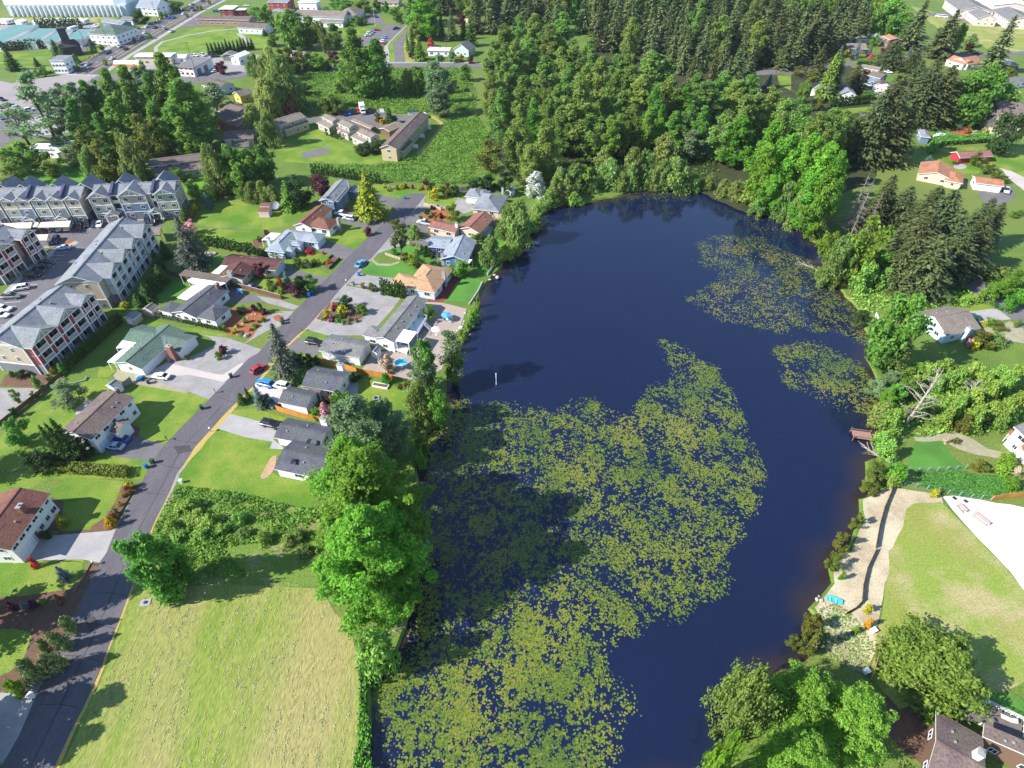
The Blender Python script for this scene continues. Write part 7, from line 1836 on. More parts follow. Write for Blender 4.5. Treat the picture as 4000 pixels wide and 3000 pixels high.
for nm_,P,dens,brown in patches:
    xs=[p.x for p in P];ys=[p.y for p in P]
    A=abs(sum(P[i].x*P[(i+1)%len(P)].y-P[(i+1)%len(P)].x*P[i].y for i in range(len(P))))/2
    n=int(A*dens);k=0;tr=0
    while k<n and tr<n*12:
        tr+=1
        x,y=rng.uniform(min(xs),max(xs)),rng.uniform(min(ys),max(ys))
        wx=x+3.2*noise.noise(Vector((x*.16,y*.16,5)))+rng.normal()*.7;wy=y+3.2*noise.noise(Vector((x*.16,y*.16,8)))+rng.normal()*.7
        if not inside((wx,wy),P)or not inside((x,y),lk2):continue
        v=.8*noise.noise(Vector((x*.17,y*.17,3)))+.75*noise.noise(Vector((x*.6,y*.6,4)))+.7*noise.noise(Vector((x*1.5,y*1.5,4)))
        pr=min(1,max(.05,.5+1.5*v))
        if rng.random()>pr:continue
        br=brown+.75*noise.noise(Vector((x*.09,y*.09,14)))+.2*rng.normal()
        sz=(.13+.24*rng.random()**.8)
        pads.append((x,y,sz,min(1,max(0,.25+.5*br+.22*rng.normal()))));k+=1
pads.sort(key=lambda p:p[1])
base=pad_shape();kb=len(base)
_padm=[]
for v_ in range(5):
    me=mesh('lily_pad',base,[(0,i,i+1)for i in range(1,kb-1)],m_pad)
    a=me.attributes.new('tint','FLOAT','FACE');a.data.foreach_set('value',[(.12,.3,.45,.6,.85)[v_]]*len(me.polygons))
    _padm.append(me)
vis=[p for p in pads if p[1]>G((2000,2990)).y]
near=vis[:300];rest=vis[300:]+[p for p in pads if p[1]<=G((2000,2990)).y]
for i,p in enumerate(near):
    o=link('lily_pad',_padm[min(4,int(p[3]*5))],None,(p[0],p[1],WZ+.012+.004*(i%5)),rng.uniform(0,6.28))
    o.scale=(p[2],p[2],1)
    tag(o,'round floating lily pad among those nearest the bottom edge','lily pad','lily pads nearest the bottom edge')
n=len(rest)
X=np.array(rest);an=rng.random(n)*2*pi
ca,sa=np.cos(an),np.sin(an)
V=np.empty((n,kb,3))
V[:,:,0]=X[:,0,None]+X[:,2,None]*(base[None,:,0]*ca[:,None]-base[None,:,1]*sa[:,None])
V[:,:,1]=X[:,1,None]+X[:,2,None]*(base[None,:,0]*sa[:,None]+base[None,:,1]*ca[:,None])
V[:,:,2]=WZ+.012+base[None,:,2]*X[:,2,None]+(np.arange(n)%6)[:,None]*.004
nf=kb-2
F=np.stack([np.zeros(nf,int),np.arange(1,kb-1),np.arange(2,kb)],1)
FI=(F[None]+(np.arange(n)*kb)[:,None,None]).reshape(-1)
me=bpy.data.meshes.new('lily_pads')
me.vertices.add(n*kb);me.loops.add(n*nf*3);me.polygons.add(n*nf)
me.vertices.foreach_set('co',V.reshape(-1).astype(np.float32));me.loops.foreach_set('vertex_index',FI.astype(np.int32));me.polygons.foreach_set('loop_start',np.arange(0,n*nf*3,3,dtype=np.int32))
a=me.attributes.new('tint','FLOAT','FACE');a.data.foreach_set('value',np.repeat(X[:,3],nf).astype(np.float32))
me.materials.append(m_pad);me.update(calc_edges=True)
tag(link('lily_pads',me),kind='stuff')
print('pads',len(pads),'trees',NTREE)

# ------------------------------------------------------------------ vehicles
m_tyre=plain('tyre_rubber',(.025,.025,.027),.9);m_rim=plain('wheel_rim',(.45,.45,.47),.35,.5,.5);m_cg=mat('car_glass',(.02,.024,.03),(.015,.018,.022),rough=.06,spec=.7,fine=0)
m_lamp=plain('headlamp_lens',(.75,.76,.78),.15,.6);m_tail=plain('tail_lamp_lens',(.35,.02,.02),.2,.6);m_plast=plain('dark_plastic',(.035,.035,.038),.6)
PAINT={k:plain('paint_'+k,c,.28,.6)for k,c in dict(white=(.80,.80,.80),silver=(.48,.50,.53),grey=(.16,.165,.175),black=(.018,.018,.021),navy=(.018,.03,.085),blue=(.03,.10,.42),sky=(.12,.36,.62),pale=(.42,.52,.62),red=(.42,.025,.03),green=(.025,.08,.06),brown=(.15,.08,.06),bright=(.02,.22,.70)).items()}
def loft(sections):
    """sections: list of (x, [(y,z)...]) joined into a closed body"""
    b=MB();n=len(sections[0][1])
    v=[(x,y,z)for x,s in sections for y,z in s];f=[]
    for k in range(len(sections)-1):
        for i in range(n):
            f.append((k*n+i,k*n+(i+1)%n,(k+1)*n+(i+1)%n,(k+1)*n+i))
    f+=[list(range(n)),list(range((len(sections)-1)*n,len(sections)*n))[::-1]]
    b.add(v,f)
    return b
def ring(w,z0,z1,r=.1):
    return[(-w+r,z0),(w-r,z0),(w,z0+r),(w,z1-r),(w-r*1.2,z1),(-w+r*1.2,z1),(-w,z1-r),(-w,z0+r)]
CARDEF={   # length halves, bonnet height, cabin (base front, top front, top rear, base rear), roof height
    'sedan':(2.3,.88,(.95,.25,-.95,-1.65),1.42,.90),'suv':(2.3,1.02,(1.05,.45,-1.75,-2.1),1.72,.94),'hatch':(2.1,.92,(.95,.35,-1.35,-1.85),1.5,.89),
    'pickup':(2.8,1.05,(1.2,.65,-.55,-.8),1.8,.97),'van':(2.5,1.15,(1.75,1.1,-2.25,-2.4),1.95,.97),'canopy':(2.8,1.05,(1.2,.65,-2.55,-2.7),1.82,.97)}
_carm={}
def car_meshes(k):
    if k in _carm:return _carm[k]
    L,hb,(c0,c1,c2,c3),hr,W=CARDEF[k]
    secs=[(-L,ring(W*.9,.42,hb-.12)),(-L+.12,ring(W*.97,.34,hb-.04)),(-L*.6,ring(W,.28,hb)),(0,ring(W,.28,hb)),(c0+.1,ring(W,.28,hb)),(L*.82,ring(W*.96,.30,hb-.12)),(L-.06,ring(W*.88,.36,hb-.22)),(L,ring(W*.8,.42,hb-.3))]
    body=loft(secs)
    # roof skin and pillars as part of the body
    t=hr-.06
    body.add([(c1,-W*.72,t),(c1,W*.72,t),(c2,W*.72,t),(c2,-W*.72,t),(c1-.1,-W*.66,hr),(c1-.1,W*.66,hr),(c2+.1,W*.66,hr),(c2+.1,-W*.66,hr)],[(0,3,2,1),(4,5,6,7),(0,1,5,4),(1,2,6,5),(2,3,7,6),(3,0,4,7)])
    for sy in(-1,1):
        for xa,xb in((c0,c1),(c3,c2),((c1+c2)/2+.05,(c1+c2)/2+.02)):
            body.tube((xa,sy*W*.9,hb-.03),(xb,sy*W*.72,t),.055,.05,5)
    if k=='pickup':
        body.box(-L+.15,c3-.05,-W+.14,W-.14,hb+.001,hb+.002)
    def quad(vs_,off=0):
        b=MB();b.add(vs_,[(0,1,2,3)]);return b
    ws=quad([(c0-.03,-W*.86,hb),(c0-.03,W*.86,hb),(c1,W*.70,t),(c1,-W*.70,t)])
    rw=quad([(c3+.03,W*.86,hb),(c3+.03,-W*.86,hb),(c2,-W*.70,t),(c2,W*.70,t)])
    def side(sy):
        v=[(c0-.05,sy*W*.885,hb),(c3+.05,sy*W*.885,hb),(c2+.03,sy*W*.71,t),(c1-.03,sy*W*.71,t)]
        return quad(v if sy<0 else v[::-1])
    wheel=MB();R_=.34 if hr<1.6 else .39
    wheel.tube((0,-.11,0),(0,.11,0),R_,n=14)
    rim=MB();rim.tube((0,-.12,0),(0,.12,0),R_*.6,n=10)
    lamp=MB();lamp.box(-.05,.05,-.2,.2,-.08,.08)
    out=dict(body=body.mesh('car_body',m_plast),ws=ws.mesh('windscreen',m_cg),rw=rw.mesh('rear_window',m_cg),s1=side(1).mesh('side_window',m_cg),s2=side(-1).mesh('side_window',m_cg),wheel=wheel.mesh('wheel',m_tyre),rim=rim.mesh('rim',m_rim),head=lamp.mesh('headlight',m_lamp),tail=lamp.mesh('tail_light',m_tail))
    bed=None
    if k=='pickup':
        b=MB();b.box(-L+.2,c3-.12,-W+.18,W-.18,hb+.003,hb+.02);bed=b.mesh('truck_bed',m_plast)
    out['bed']=bed
    _carm[k]=out
    return out
CARN={'sedan':'parked_car','suv':'sport_utility_car','hatch':'hatchback_car','pickup':'pickup_truck','van':'van','canopy':'pickup_truck'}
def car(t,x,y,vx,vy,k,paint,label,group=None,far=False):
    P=G(px(t,x,y));Q=G(px(t,x+vx*.2,y+vy*.2));d=Q-P
    me=car_meshes(k);L,hb,c,hr,W=CARDEF[k]
    o=empty(CARN[k],(P.x,P.y,.055),math.atan2(d.y,d.x),label,'pickup truck' if k in('pickup','canopy')else('van' if k=='van' else 'car'),group)
    b=link('body',me['body'],o);b.material_slots[0].link='OBJECT';b.material_slots[0].material=PAINT[paint]
    for n_,q in(('windscreen','ws'),('rear_window','rw'),('side_window','s1'),('side_window','s2')):link(n_,me[q],o)
    R_=.34 if hr<1.6 else .39
    for sx in(L*.6,-L*.58):
        for sy in(-W+.06,W-.06):
            w_=link('wheel',me['wheel'],o,(sx,sy,R_))
            if not far:link('rim',me['rim'],w_)
    if not far:
        for sy in(-W*.62,W*.62):
            link('headlight',me['head'],o,(L-.02,sy,hb-.36));link('tail_light',me['tail'],o,(-L+.01,sy,hb-.25))
    if me['bed']:link('truck_bed',me['bed'],o)
    return o
gw='cars parked at the houses on the street'
car('S1',1400,168,-100,-14,'sedan','white','white sedan on the cracked drive in front of the green roofed house',gw)
car('S1',1055,705,-100,-22,'sedan','blue','bright blue sedan nosed up to the garage of the split level house',gw)
car('S1',1000,772,-100,-12,'sedan','pale','pale blue-white sedan beside the bright blue sedan at the split level house',gw)
car('Ht',25,375,60,-40,'hatch','red','red car on the street edge under the grey-green conifer',gw)
car('Ht',100,520,-90,-22,'suv','bright','vivid blue car on the pale gravel drive',gw)
car('Ht',255,540,-90,-18,'suv','white','small white off-road car behind the vivid blue car',gw)
dc=car('Ht',145,705,60,62,'sedan','green','dark green car with its bonnet up beside the small garage',gw)
bn_=MB();bn_.box(-.03,.03,-.7,.7,0,1.0);bo=bn_.obj('raised_bonnet',PAINT['green'],dc,(-1.5,0,.9));bo.rotation_euler=(0,-.5,0)
car('S2',130,582,80,18,'suv','black','black car on the concrete drive of the skylight house',gw)
car('R6',505,1422,90,16,'suv','black','black car in front of the grey roofed garage',gw)
car('R6',905,742,45,-42,'sedan','sky','light blue sedan parked on the street by the striped lawn',gw)
car('R6',985,355,-100,-16,'canopy','white','white pickup with a canopy on the drive by the bright conifer',gw)
car('R6',808,350,-80,-14,'suv','silver','silver-green van-like car behind the white pickup with a canopy',gw)
car('R6',745,312,-80,-12,'pickup','white','white pickup nearest the red-brown roofed house',gw)
car('R6',860,326,-80,-12,'sedan','grey','dark grey car under the bright yellow-green conifer',gw)
car('R6',1458,388,-90,-18,'pickup','silver','silver pickup on the drive beside the rusty pink roof',gw)
car('E',1690,775,-100,-22,'sedan','navy','dark blue car behind the brown fence by the maroon roof',gw)
ga='vehicles in the apartment car park'
car('A',1112,1430,-100,12,'sedan','pale','pale blue sedan beside the yellow shrub island',ga)
car('A',985,1300,-40,90,'suv','navy','dark car beside the small cream carport',ga)
car('A',1200,1070,-45,60,'pickup','white','white pickup at the right end of the largest cream carport',ga)
car('A',915,1092,-8,60,'sedan','grey','grey car under the largest cream carport, left one',ga)
car('A',1032,1092,-8,60,'sedan','white','white car under the largest cream carport, right one',ga)
car('A',620,1105,-30,60,'hatch','sky','light blue car between the two cream carports',ga)
car('A',1390,1055,-20,60,'sedan','black','black car right of the white pickup in the apartment car park',ga)
car('A',1525,1020,-20,60,'suv','black','tall black car, second right of the white pickup',ga)
car('A',1648,1022,-24,60,'sedan','navy','dark blue car left of the white car end at the long block',ga)
car('A',1735,1022,-20,60,'sedan','white','white car half hidden by the roof of the long block',ga)
car('B',790,950,-20,60,'suv','navy','dark car beyond the far end of the long apartment block',ga)
car('B',915,985,-50,40,'suv','black','black car next to the grey shingled carport',ga)
car('C',820,140,90,-6,'sedan','black','black sedan, farthest of the shaded cars by the footpath',ga)
car('C',745,205,90,-8,'sedan','navy','dark blue sedan among the shaded cars by the footpath',ga)
car('C',650,295,90,-6,'sedan','black','black sedan behind the dark saloon by the footpath, third in the shade',ga)
car('C',580,360,90,-4,'suv','black','large black car, nearest of the shaded cars by the footpath',ga)
car('C',382,580,-90,14,'suv','white','white car alone on the lot between the black car and the pickup',ga)
car('C',210,725,90,-4,'pickup','grey','dark grey pickup in the apartment car park',ga)
car('C',85,940,90,10,'suv','white','white car near the left edge, farther of two side by side',ga)
car('C',40,1045,90,8,'sedan','white','white car near the left edge, nearer of two side by side',ga)
gc='vehicles at the condominiums'
for x,y,p_,l in((770,995,'navy','dark blue car, leftmost in the condominium car park'),(805,988,'blue','blue car left of the white box truck, second from left'),(850,980,'navy','dark blue car two places left of the box truck'),(885,972,'red','red car directly left of the box truck'),(985,975,'black','black car directly right of the box truck')):
    car('R2',x,y,12,40,'suv',p_,l,gc,True)
car('R2',1462,1012,40,30,'suv','white','white car behind the longest condominium row',gc,True)
car('R1',1915,1102,-60,-4,'sedan','white','white car on the shaded condominium drive',gc,True)
P=G(px('R2',925,975));Q=G(px('R2',932,995));d=Q-P
bt=empty('box_truck',(P.x,P.y,.05),math.atan2(d.y,d.x),'white box truck parked among cars above the condominiums','truck')
b=MB();b.box(-3.8,1.6,-1.25,1.25,1.0,3.9);b.obj('cargo_box',m_trim,bt)
b=loft([(1.65,ring(1.1,.5,2.5)),(2.6,ring(1.1,.5,2.4)),(3.1,ring(1.08,.5,1.5)),(3.9,ring(1.0,.5,1.35))]);b.obj('cab',PAINT['white'],bt)
b=MB();b.add([(2.62,-1,2.3),(2.62,1,2.3),(3.12,1,1.52),(3.12,-1,1.52)],[(0,3,2,1)]);b.obj('windscreen',m_cg,bt,(.03,0,.03))
for x in(-2.6,2.9):
    for y in(-1,1):
        b=MB();b.tube((0,-.14,0),(0,.14,0),.45,n=12);b.obj('wheel',m_tyre,bt,(x,y,.45))
gs_='cars in the community building car park'
for x,y,vx,vy,k,p_,l in((970,312,60,-6,'sedan','white','white car, nearest in the row by the community lawn'),(985,298,60,-6,'suv','white','white car, middle of the row by the community lawn'),(1003,285,60,-6,'sedan','sky','light blue car, farthest in the row by the community lawn'),(1045,264,60,-2,'sedan','red','red car in the community car park'),
                               (1210,254,60,-8,'pickup','blue','blue pickup by the school drive'),(1108,332,-60,-4,'hatch','sky','light blue car by the school drive footpath'),(1090,366,-60,-6,'suv','white','white car behind the light blue car by the footpath'),(1095,382,-60,-4,'sedan','red','dark red car next to the white car by the footpath'),
                               (942,138,50,4,'suv','white','white car at the far edge of the community car park'),(998,146,50,4,'sedan','green','green car at the far edge of the community car park'),(1032,152,50,4,'suv','black','black car at the far edge of the community car park')):
    car('R2',x,y,vx,vy,k,p_,l,gs_,True)
gr='cars on the arterial road'
for x,y,vx,vy,k,p_,l in((1038,410,-60,34,'suv','silver','silver car on the arterial road above the dark car'),(1090,430,60,-36,'sedan','black','black car on the arterial road below the silver car'),(930,465,-60,36,'sedan','navy','dark blue car on the arterial road left of the silver car'),(755,568,-60,40,'sedan','pale','pale blue car at the road junction'),(972,514,30,-20,'sedan','white','white car on the arterial road beside the filling station'),
                               (1340,245,-60,34,'suv','navy','dark blue car on the arterial road left of the white car'),(1425,255,60,-36,'suv','pale','pale car on the arterial road by the park'),(1250,292,-60,36,'hatch','white','small white car on the arterial road by a street tree'),(1485,277,60,-30,'sedan','white','white car on the park side of the arterial road'),(1460,162,-60,36,'sedan','blue','blue car, left of two on the far arterial road'),
                               (1502,160,-60,36,'suv','blue','blue car, right of two on the far arterial road'),(1585,127,-60,36,'sedan','white','white car high up the arterial road'),(1655,72,-60,36,'suv','brown','brown car high up the arterial road'),(1682,96,60,-36,'sedan','navy','dark car high up the arterial road, right lane'),(1665,47,-60,36,'sedan','blue','blue car highest on the arterial road'),(1752,14,-60,36,'sedan','navy','dark blue car at the top edge of the arterial road'),
                               (252,722,60,4,'suv','red','red car turning in the wide junction'),(1170,348,40,-20,'sedan','red','red car beside the planted median')):
    car('R1',x,y,vx,vy,k,p_,l,gr,True)
gx_='cars in the wide car park at the left edge'
for i,(x,y,vx,vy,k,p_)in enumerate(((20,870,30,8,'suv','navy'),(10,935,30,8,'sedan','navy'),(15,1030,30,8,'suv','blue'),(90,1010,30,8,'sedan','silver'),(330,900,30,-6,'sedan','white'),(420,880,30,-6,'suv','grey'),(520,870,30,-6,'sedan','red'),(260,960,30,-6,'suv','white'),(120,920,30,8,'sedan','pale'))):
    later(car('R1',x,y,vx,vy,k,p_,None,None,True),'car',gx_,x)
gl='cars parked in the commercial lots'
for i,(x,y,vx,vy,k,p_)in enumerate(((1855,625,-50,12,'sedan','white'),(1672,657,-50,4,'sedan','white'),(1795,540,40,6,'suv','navy'),(1835,492,10,30,'suv','navy'),(1868,490,10,30,'sedan','black'),(1995,505,30,6,'pickup','brown'),(1570,640,30,-4,'sedan','grey'),(1540,615,30,-4,'suv','navy'),(1660,490,20,6,'sedan','silver'),(1690,488,20,6,'sedan','white'),(1760,485,20,6,'suv','silver'),(830,235,40,6,'suv','white'),(800,270,40,6,'sedan','pale'),(825,292,40,10,'sedan','silver'),(790,310,40,6,'sedan','pale'),(770,325,40,6,'suv','silver'),(800,365,40,6,'suv','pale'),(815,378,40,6,'sedan','silver'),(710,395,40,10,'suv','white'),(1170,247,40,-6,'suv','green'),(1280,238,40,-10,'sedan','white'),(1300,215,40,-10,'suv','grey'),(1868,104,30,0,'suv','blue'),(2130,55,30,0,'sedan','white'),(1960,130,30,0,'suv','silver'))):
    later(car('R1',x,y,vx,vy,k,p_,None,None,True),'car',gl,x)
ge='vehicles among the north-east houses'
for x,y,vx,vy,k,p_,l in((868,745,-50,-6,'pickup','silver','silver pickup in front of the brown roofed garage'),(990,790,-60,-6,'pickup','grey','grey pickup beside the large fir'),(1035,632,40,4,'sedan','white','white car behind the blue gabled house'),(1325,415,40,-8,'suv','white','white car in the fir shade on the upper road'),(1618,467,40,0,'sedan','bright','bright blue car on the upper road'),(1800,468,40,4,'sedan','navy','dark blue car on the upper road right of the leaning pole'),(1475,150,40,4,'van','white','white van, left of two by the school'),(1518,154,40,4,'van','white','white van, right of two by the school'),(2050,1655,10,40,'pickup','silver','silver pickup on the drive by the long garage')):
    car('R4',x,y,vx,vy,k,p_,l,ge,True)
car('R8',1765,1205,90,8,'sedan','green','dark green car on the drive of the pale blue house')
# caravans behind the storage rows
cv=MB();cv.prism([(-3.4,.55),(3.2,.55),(3.5,1.3),(3.2,2.9),(-3.3,2.9),(-3.5,2.4)],-1.2,1.2)
cv.v=[(x,z,y)for x,y,z in cv.v];cv.f=[f[::-1]for f in cv.f]
cvm=cv.mesh('caravan_body',PAINT['white']);cw=MB();cw.box(-1.2,.2,-1.23,-1.2,1.5,2.2);cw.box(1,2.2,-1.23,-1.2,1.5,2.2);cwm=cw.mesh('caravan_window',m_cg);cwl=MB();cwl.tube((0,-1.22,0),(0,1.22,0),.35,n=10);cwlm=cwl.mesh('caravan_wheel',m_tyre)
for i in range(22):
    if i<14:x,y=345+i*31,212-(i%3)*4
    else:x,y=(190,215,290,315,20,60,95,640)[i-14],(212,220,262,256,205,205,208,270)[i-14]
    P=G(px('R1',x,y));o=empty('caravan',P,1.3+vr.uniform(-.2,.2),None,'caravan')
    link('body',cvm,o);link('window',cwm,o);link('wheel',cwlm,o,(.3,0,.35))
    later(o,'white caravan stored behind the teal roofed rows','white caravans stored behind the teal roofed rows',x)
# boat on a trailer by the NE pool house
P=G(px('R4',1475,1190))
o=empty('motor_boat',P,.3,'white covered boat beside the blue roofed low house','boat')
b=loft([(-2.6,ring(1.0,.5,1.3)),(0,ring(1.1,.45,1.35)),(1.8,ring(.8,.5,1.4)),(3,ring(.2,.9,1.45,.05))]);b.obj('hull',PAINT['white'],o)
b=loft([(-1.4,ring(.8,1.36,1.9)),(.2,ring(.8,1.4,2.0)),(1.2,ring(.6,1.42,1.6))]);b.obj('cover',plain('boat_cover',(.6,.62,.66)),o)

# ------------------------------------------------------------------ fences and walls
def fence(label,line,t,hgt,m,mpost,step=2.4,name='board_fence',cat='fence',boards=True,group=None,capm=None):
    P=[G(p)for p in pxs(t,*line)]
    root=empty(name,P[0],0,label,cat,group)
    for a,b in zip(P[:-1],P[1:]):
        L=(b-a).length;n=max(1,round(L/step));an=math.atan2((b-a).y,(b-a).x)
        for i in range(n):
            q=a.lerp(b,(i+.5)/n)-P[0]
            if boards=='mesh':
                for z in(.15,hgt*.5,hgt):box('wire_rail',root,(q.x,q.y,z),(L/n,.03,.03),m,an)
            else:
                box('fence_panel',root,(q.x,q.y,hgt/2+.03),(L/n-.1,.05,hgt-.06),m,an)
                if capm:box('cap_rail',root,(q.x,q.y,hgt+.03),(L/n,.16,.05),capm,an)
        for i in range(n+1):
            q=a.lerp(b,i/n)-P[0]
            box('fence_post',root,(q.x,q.y,hgt/2+.05),(.1,.1,hgt+.1),mpost,an)
    return root
fence('orange cedar fence running from the grey garage to the lake',(600,292,700,318,800,350,865,352,1010,405,1235,440,1370,470),'Ht',1.8,m_cedar,m_cedar)
fence('orange cedar fence in front of the small garage and the dark slate roof',(208,772,290,800,430,840,640,885,740,912),'Ht',1.8,m_cedar,m_cedar)
fence('short orange cedar return beside the small garage',(208,772,270,720),'Ht',1.8,m_wood,m_cedar)
fence('long brown board fence between two driveways',(1340,745,1600,805,2212,972),'E',1.6,m_wood,m_wood,capm=m_tan)
fence('brown board fence behind the white patio roof',(220,535,430,590,660,680),'E',1.7,m_wood,m_wood)
fence('short grey board fence beside the gambrel roofed shed',(1030,288,1140,200),'S1',1.6,m_post,m_wood)
fence('dark board fence below the apartment bark bed',(0,590,330,330,420,255,570,120),'S1',1.3,m_wood,m_wood)
fence('dark board fence at the right end of the grey apartment block',(1640,380,1720,260),'R5',1.7,m_wood,m_wood)
fence('wire fence along the young arborvitae row',(800,382,1390,500),'D',1.2,m_steel,m_steel,2.5,'wire_fence',boards='mesh')
fence('wire fence across the large lawn',(1700,420,2212,445),'R5',1.2,m_steel,m_steel,3,'wire_fence',boards='mesh')
fence('pale picket fence by the street pine',(1115,655,1250,700),'R6',1.0,siding('weathered_cedar',(.46,.34,.25)),m_wood,1.2)
fence('weathered board fence below the silver pickup',(1420,490,1540,510),'R6',1.5,siding('weathered_cedar',(.46,.34,.25)),m_wood)
fence('low tan fence along the red bark bed of the street end',(1445,225,1600,270),'R6',1.2,siding('weathered_cedar',(.46,.34,.25)),m_wood)
fence('light board fence right of the pink flowering tree',(1100,380,1190,400),'Gt',1.7,siding('weathered_cedar',(.46,.34,.25)),m_wood)
fence('grey board fence behind the dark bushy trees',(1730,110,1840,100),'R6',1.7,m_post,m_post)
fence('orange board fence at the right edge between garden and white yard',(1925,1228,2060,1205,2230,1195),'S4',1.6,m_cedar,m_cedar)
fence('green wire fence through the terraced garden',(1210,975,1460,970,1700,955),'S4',1.3,plain('green_wire',(.10,.35,.25)),m_conc,1.9,'wire_fence',boards='mesh')
fence('wire fence with pale posts above the white yard',(1080,1080,1370,1130,1550,1170,1750,1205,1920,1225),'S4',1.3,plain('green_wire',(.10,.35,.25)),m_conc,2.2,'wire_fence',boards='mesh')
fence('white board fence above the lake beside the pale blue house',(925,1180,975,1270),'R8',1.1,m_trim,m_trim)
fence('plank garden fence at the shore beside the round tree',(845,700,815,860,770,1010),'L4',1.2,mat('mossy_planks',(.36,.24,.13),(.22,.17,.07),scale=1,fine=.2),m_wood)
fence('white railing on the bank by the weeping willow',(2000,830,2055,750),'R6',.9,m_trim,m_trim)
fence('thin white railing beside the garden house at the lake',(180,260,270,160),'R7',.9,m_trim,m_trim)
sf=fence('black silt fence winding along the sandy shore',(1075,1130,1010,1280,965,1440,930,1640),'S4',1.0,plain('black_fabric',(.02,.02,.022),.9),m_wood,2.0,'silt_fence')
fence('black silt fence end curling towards the water',(822,0,760,130,728,260,718,390,660,450,590,490),'L4',.9,plain('black_fabric',(.02,.02,.022),.9),m_wood,1.6,'silt_fence')
def wall_line(label,t,line,hgt,wid,m,name='retaining_wall'):
    P=[G(p)for p in pxs(t,*line)]
    b=MB()
    for a,c in zip(P[:-1],P[1:]):
        d=(c-a).normalized();n=Vector((-d.y,d.x,0))*wid/2
        q=[a+n-P[0],a-n-P[0],c-n-P[0],c+n-P[0]]
        b.prism([(p.x,p.y)for p in q],0,hgt)
    return tag(b.obj(name,m,None,P[0]),label,'wall')
wall_line('pale concrete edge round the lawn of the sandy orange roofed house','R6',(1955,890,1915,975,1870,1040,1840,1085),.35,.4,m_conc)
wall_line('black timber edge of the narrow flower bed, nearer the street','R6',(725,690,635,780),.7,.25,m_shadeblack)
wall_line('black timber edge of the narrow flower bed, on the lawn side','R6',(660,660,590,730),.5,.25,m_shadeblack)
wall_line('brown brick edging of the roadside bed on the near left','L1',(695,95,640,200,560,325),.25,.25,m_brick)
wall_line('dark edging of the narrow bed by the brown roofed house','S1',(1150,1150,1085,1260,1010,1400),.25,.2,m_wood)
wall_line('dark kerb along the edge of the island bed','R6',(515,1215,660,1245,800,1258,930,1200),.2,.18,m_conc)
wall_line('curved timber edge of the back lawn bed','S1',(580,225,660,215,740,195,755,165),.4,.2,m_post)

# ------------------------------------------------------------------ street furniture and garden things
def bin_(t,x,y,m,label,s=1.0):
    P=G(px(t,x,y));o=empty('wheelie_bin',(P.x,P.y,.05),vr.uniform(0,3),label,'bin')
    b=loft([(0,[(-.24,-.26),(.24,-.26),(.24,.26),(-.24,.26)]),(1.0,[(-.31,-.34),(.31,-.34),(.31,.34),(-.31,.34)])])
    b.v=[(y_,z_,x_)for x_,y_,z_ in b.v];b.obj('body',m,o)
    l=MB();l.box(-.34,.34,-.38,.36,1.0,1.08);l.tube((-.3,.42,.98),(.3,.42,.98),.04,n=5);l.obj('lid',m,o)
    for sx in(-.26,.26):
        w_=MB();w_.tube((-.04,0,0),(.04,0,0),.13,n=8);w_.obj('wheel',m_tyre,o,(sx,.3,.13))
    o.scale=(s*1.1,)*3
    return o
b_blue=plain('blue_plastic',(.02,.13,.50),.5);b_green=plain('dark_green_plastic',(.02,.07,.05),.5);b_grey=plain('grey_plastic',(.09,.10,.11),.5)
for a in(('S1',1270,945,b_blue,'blue bin at the road beyond the clipped hedge'),('S1',1325,905,b_green,'dark bin at the road behind the blue bin by the hedge'),('S1',1748,438,b_green,'dark bin at the corner of the lawn of the split level house'),('S1',2003,165,b_green,'dark bin at the street end of the cracked drive'),('R6',893,835,b_blue,'blue bin at the edge of the striped lawn drive'),
          ('R6',462,1012,b_blue,'blue bin at the street by the small trees, left one'),('R6',487,995,b_blue,'blue bin at the street by the small trees, right one'),('E',1490,850,b_blue,'blue bin by the brown fence, left one'),('E',1530,860,plain('pale_blue_plastic',(.25,.48,.70)),'pale blue bin by the brown fence, right one'),('D',635,1475,plain('pale_blue_plastic',(.25,.48,.70)),'pale blue bin beside the green roofed house'),('D',685,1495,b_blue,'bright blue bin beside the green roofed house'),('D',742,1478,b_green,'dark bin beside the white sedan on the cracked drive'),
          ('D',800,1540,b_grey,'grey bin in front of the lawn bed near the white sedan'),('R6',1285,172,b_blue,'blue bin at the end of the street'),('R6',228,1225,b_grey,'grey bin beside the small round bark bed, upper one'),('R6',232,1250,b_green,'dark bin beside the small round bark bed, lower one'),('L1',255,1120,plain('white_plastic',(.75,.77,.80)),'white bin at the road end of the nearest driveway'),('R8',1870,1040,b_grey,'dark bin beside the east road'),('R8',1968,1110,b_green,'green bin beside the east road at the drive'),('S2',490,410,b_blue,'blue barrel against the small garage')):
    bin_(*a)
def mailbox(t,x,y,label,m):
    P=G(px(t,x,y));o=empty('mailbox',P,vr.uniform(.3,.8),label,'mailbox')
    b=MB();b.box(-.05,.05,-.05,.05,0,1.05);b.obj('post',m_wood,o)
    b=MB();b.prism([(-.12,1.05),(.12,1.05),(.12,1.2),(.07,1.3),(-.07,1.3),(-.12,1.2)],-.26,.26);b.v=[(x_,z_,y_)for x_,y_,z_ in b.v];b.obj('box',m,o)
for a in(('S1',1822,632,'white mailbox on the lawn corner east of the street',m_trim),('S1',1447,708,'dark mailbox beside the drive of the split level house',b_grey),('L1',722,112,'white mailbox at the near left driveway',m_trim),('R6',402,1312,'dark mailbox at the street by the gravel loop',b_grey),('S1',1865,300,'dark mailbox on the gravel verge below the cracked drive',b_grey),('R6',782,900,'white mailbox on the wall of the gravel drive',m_trim)):
    mailbox(*a)
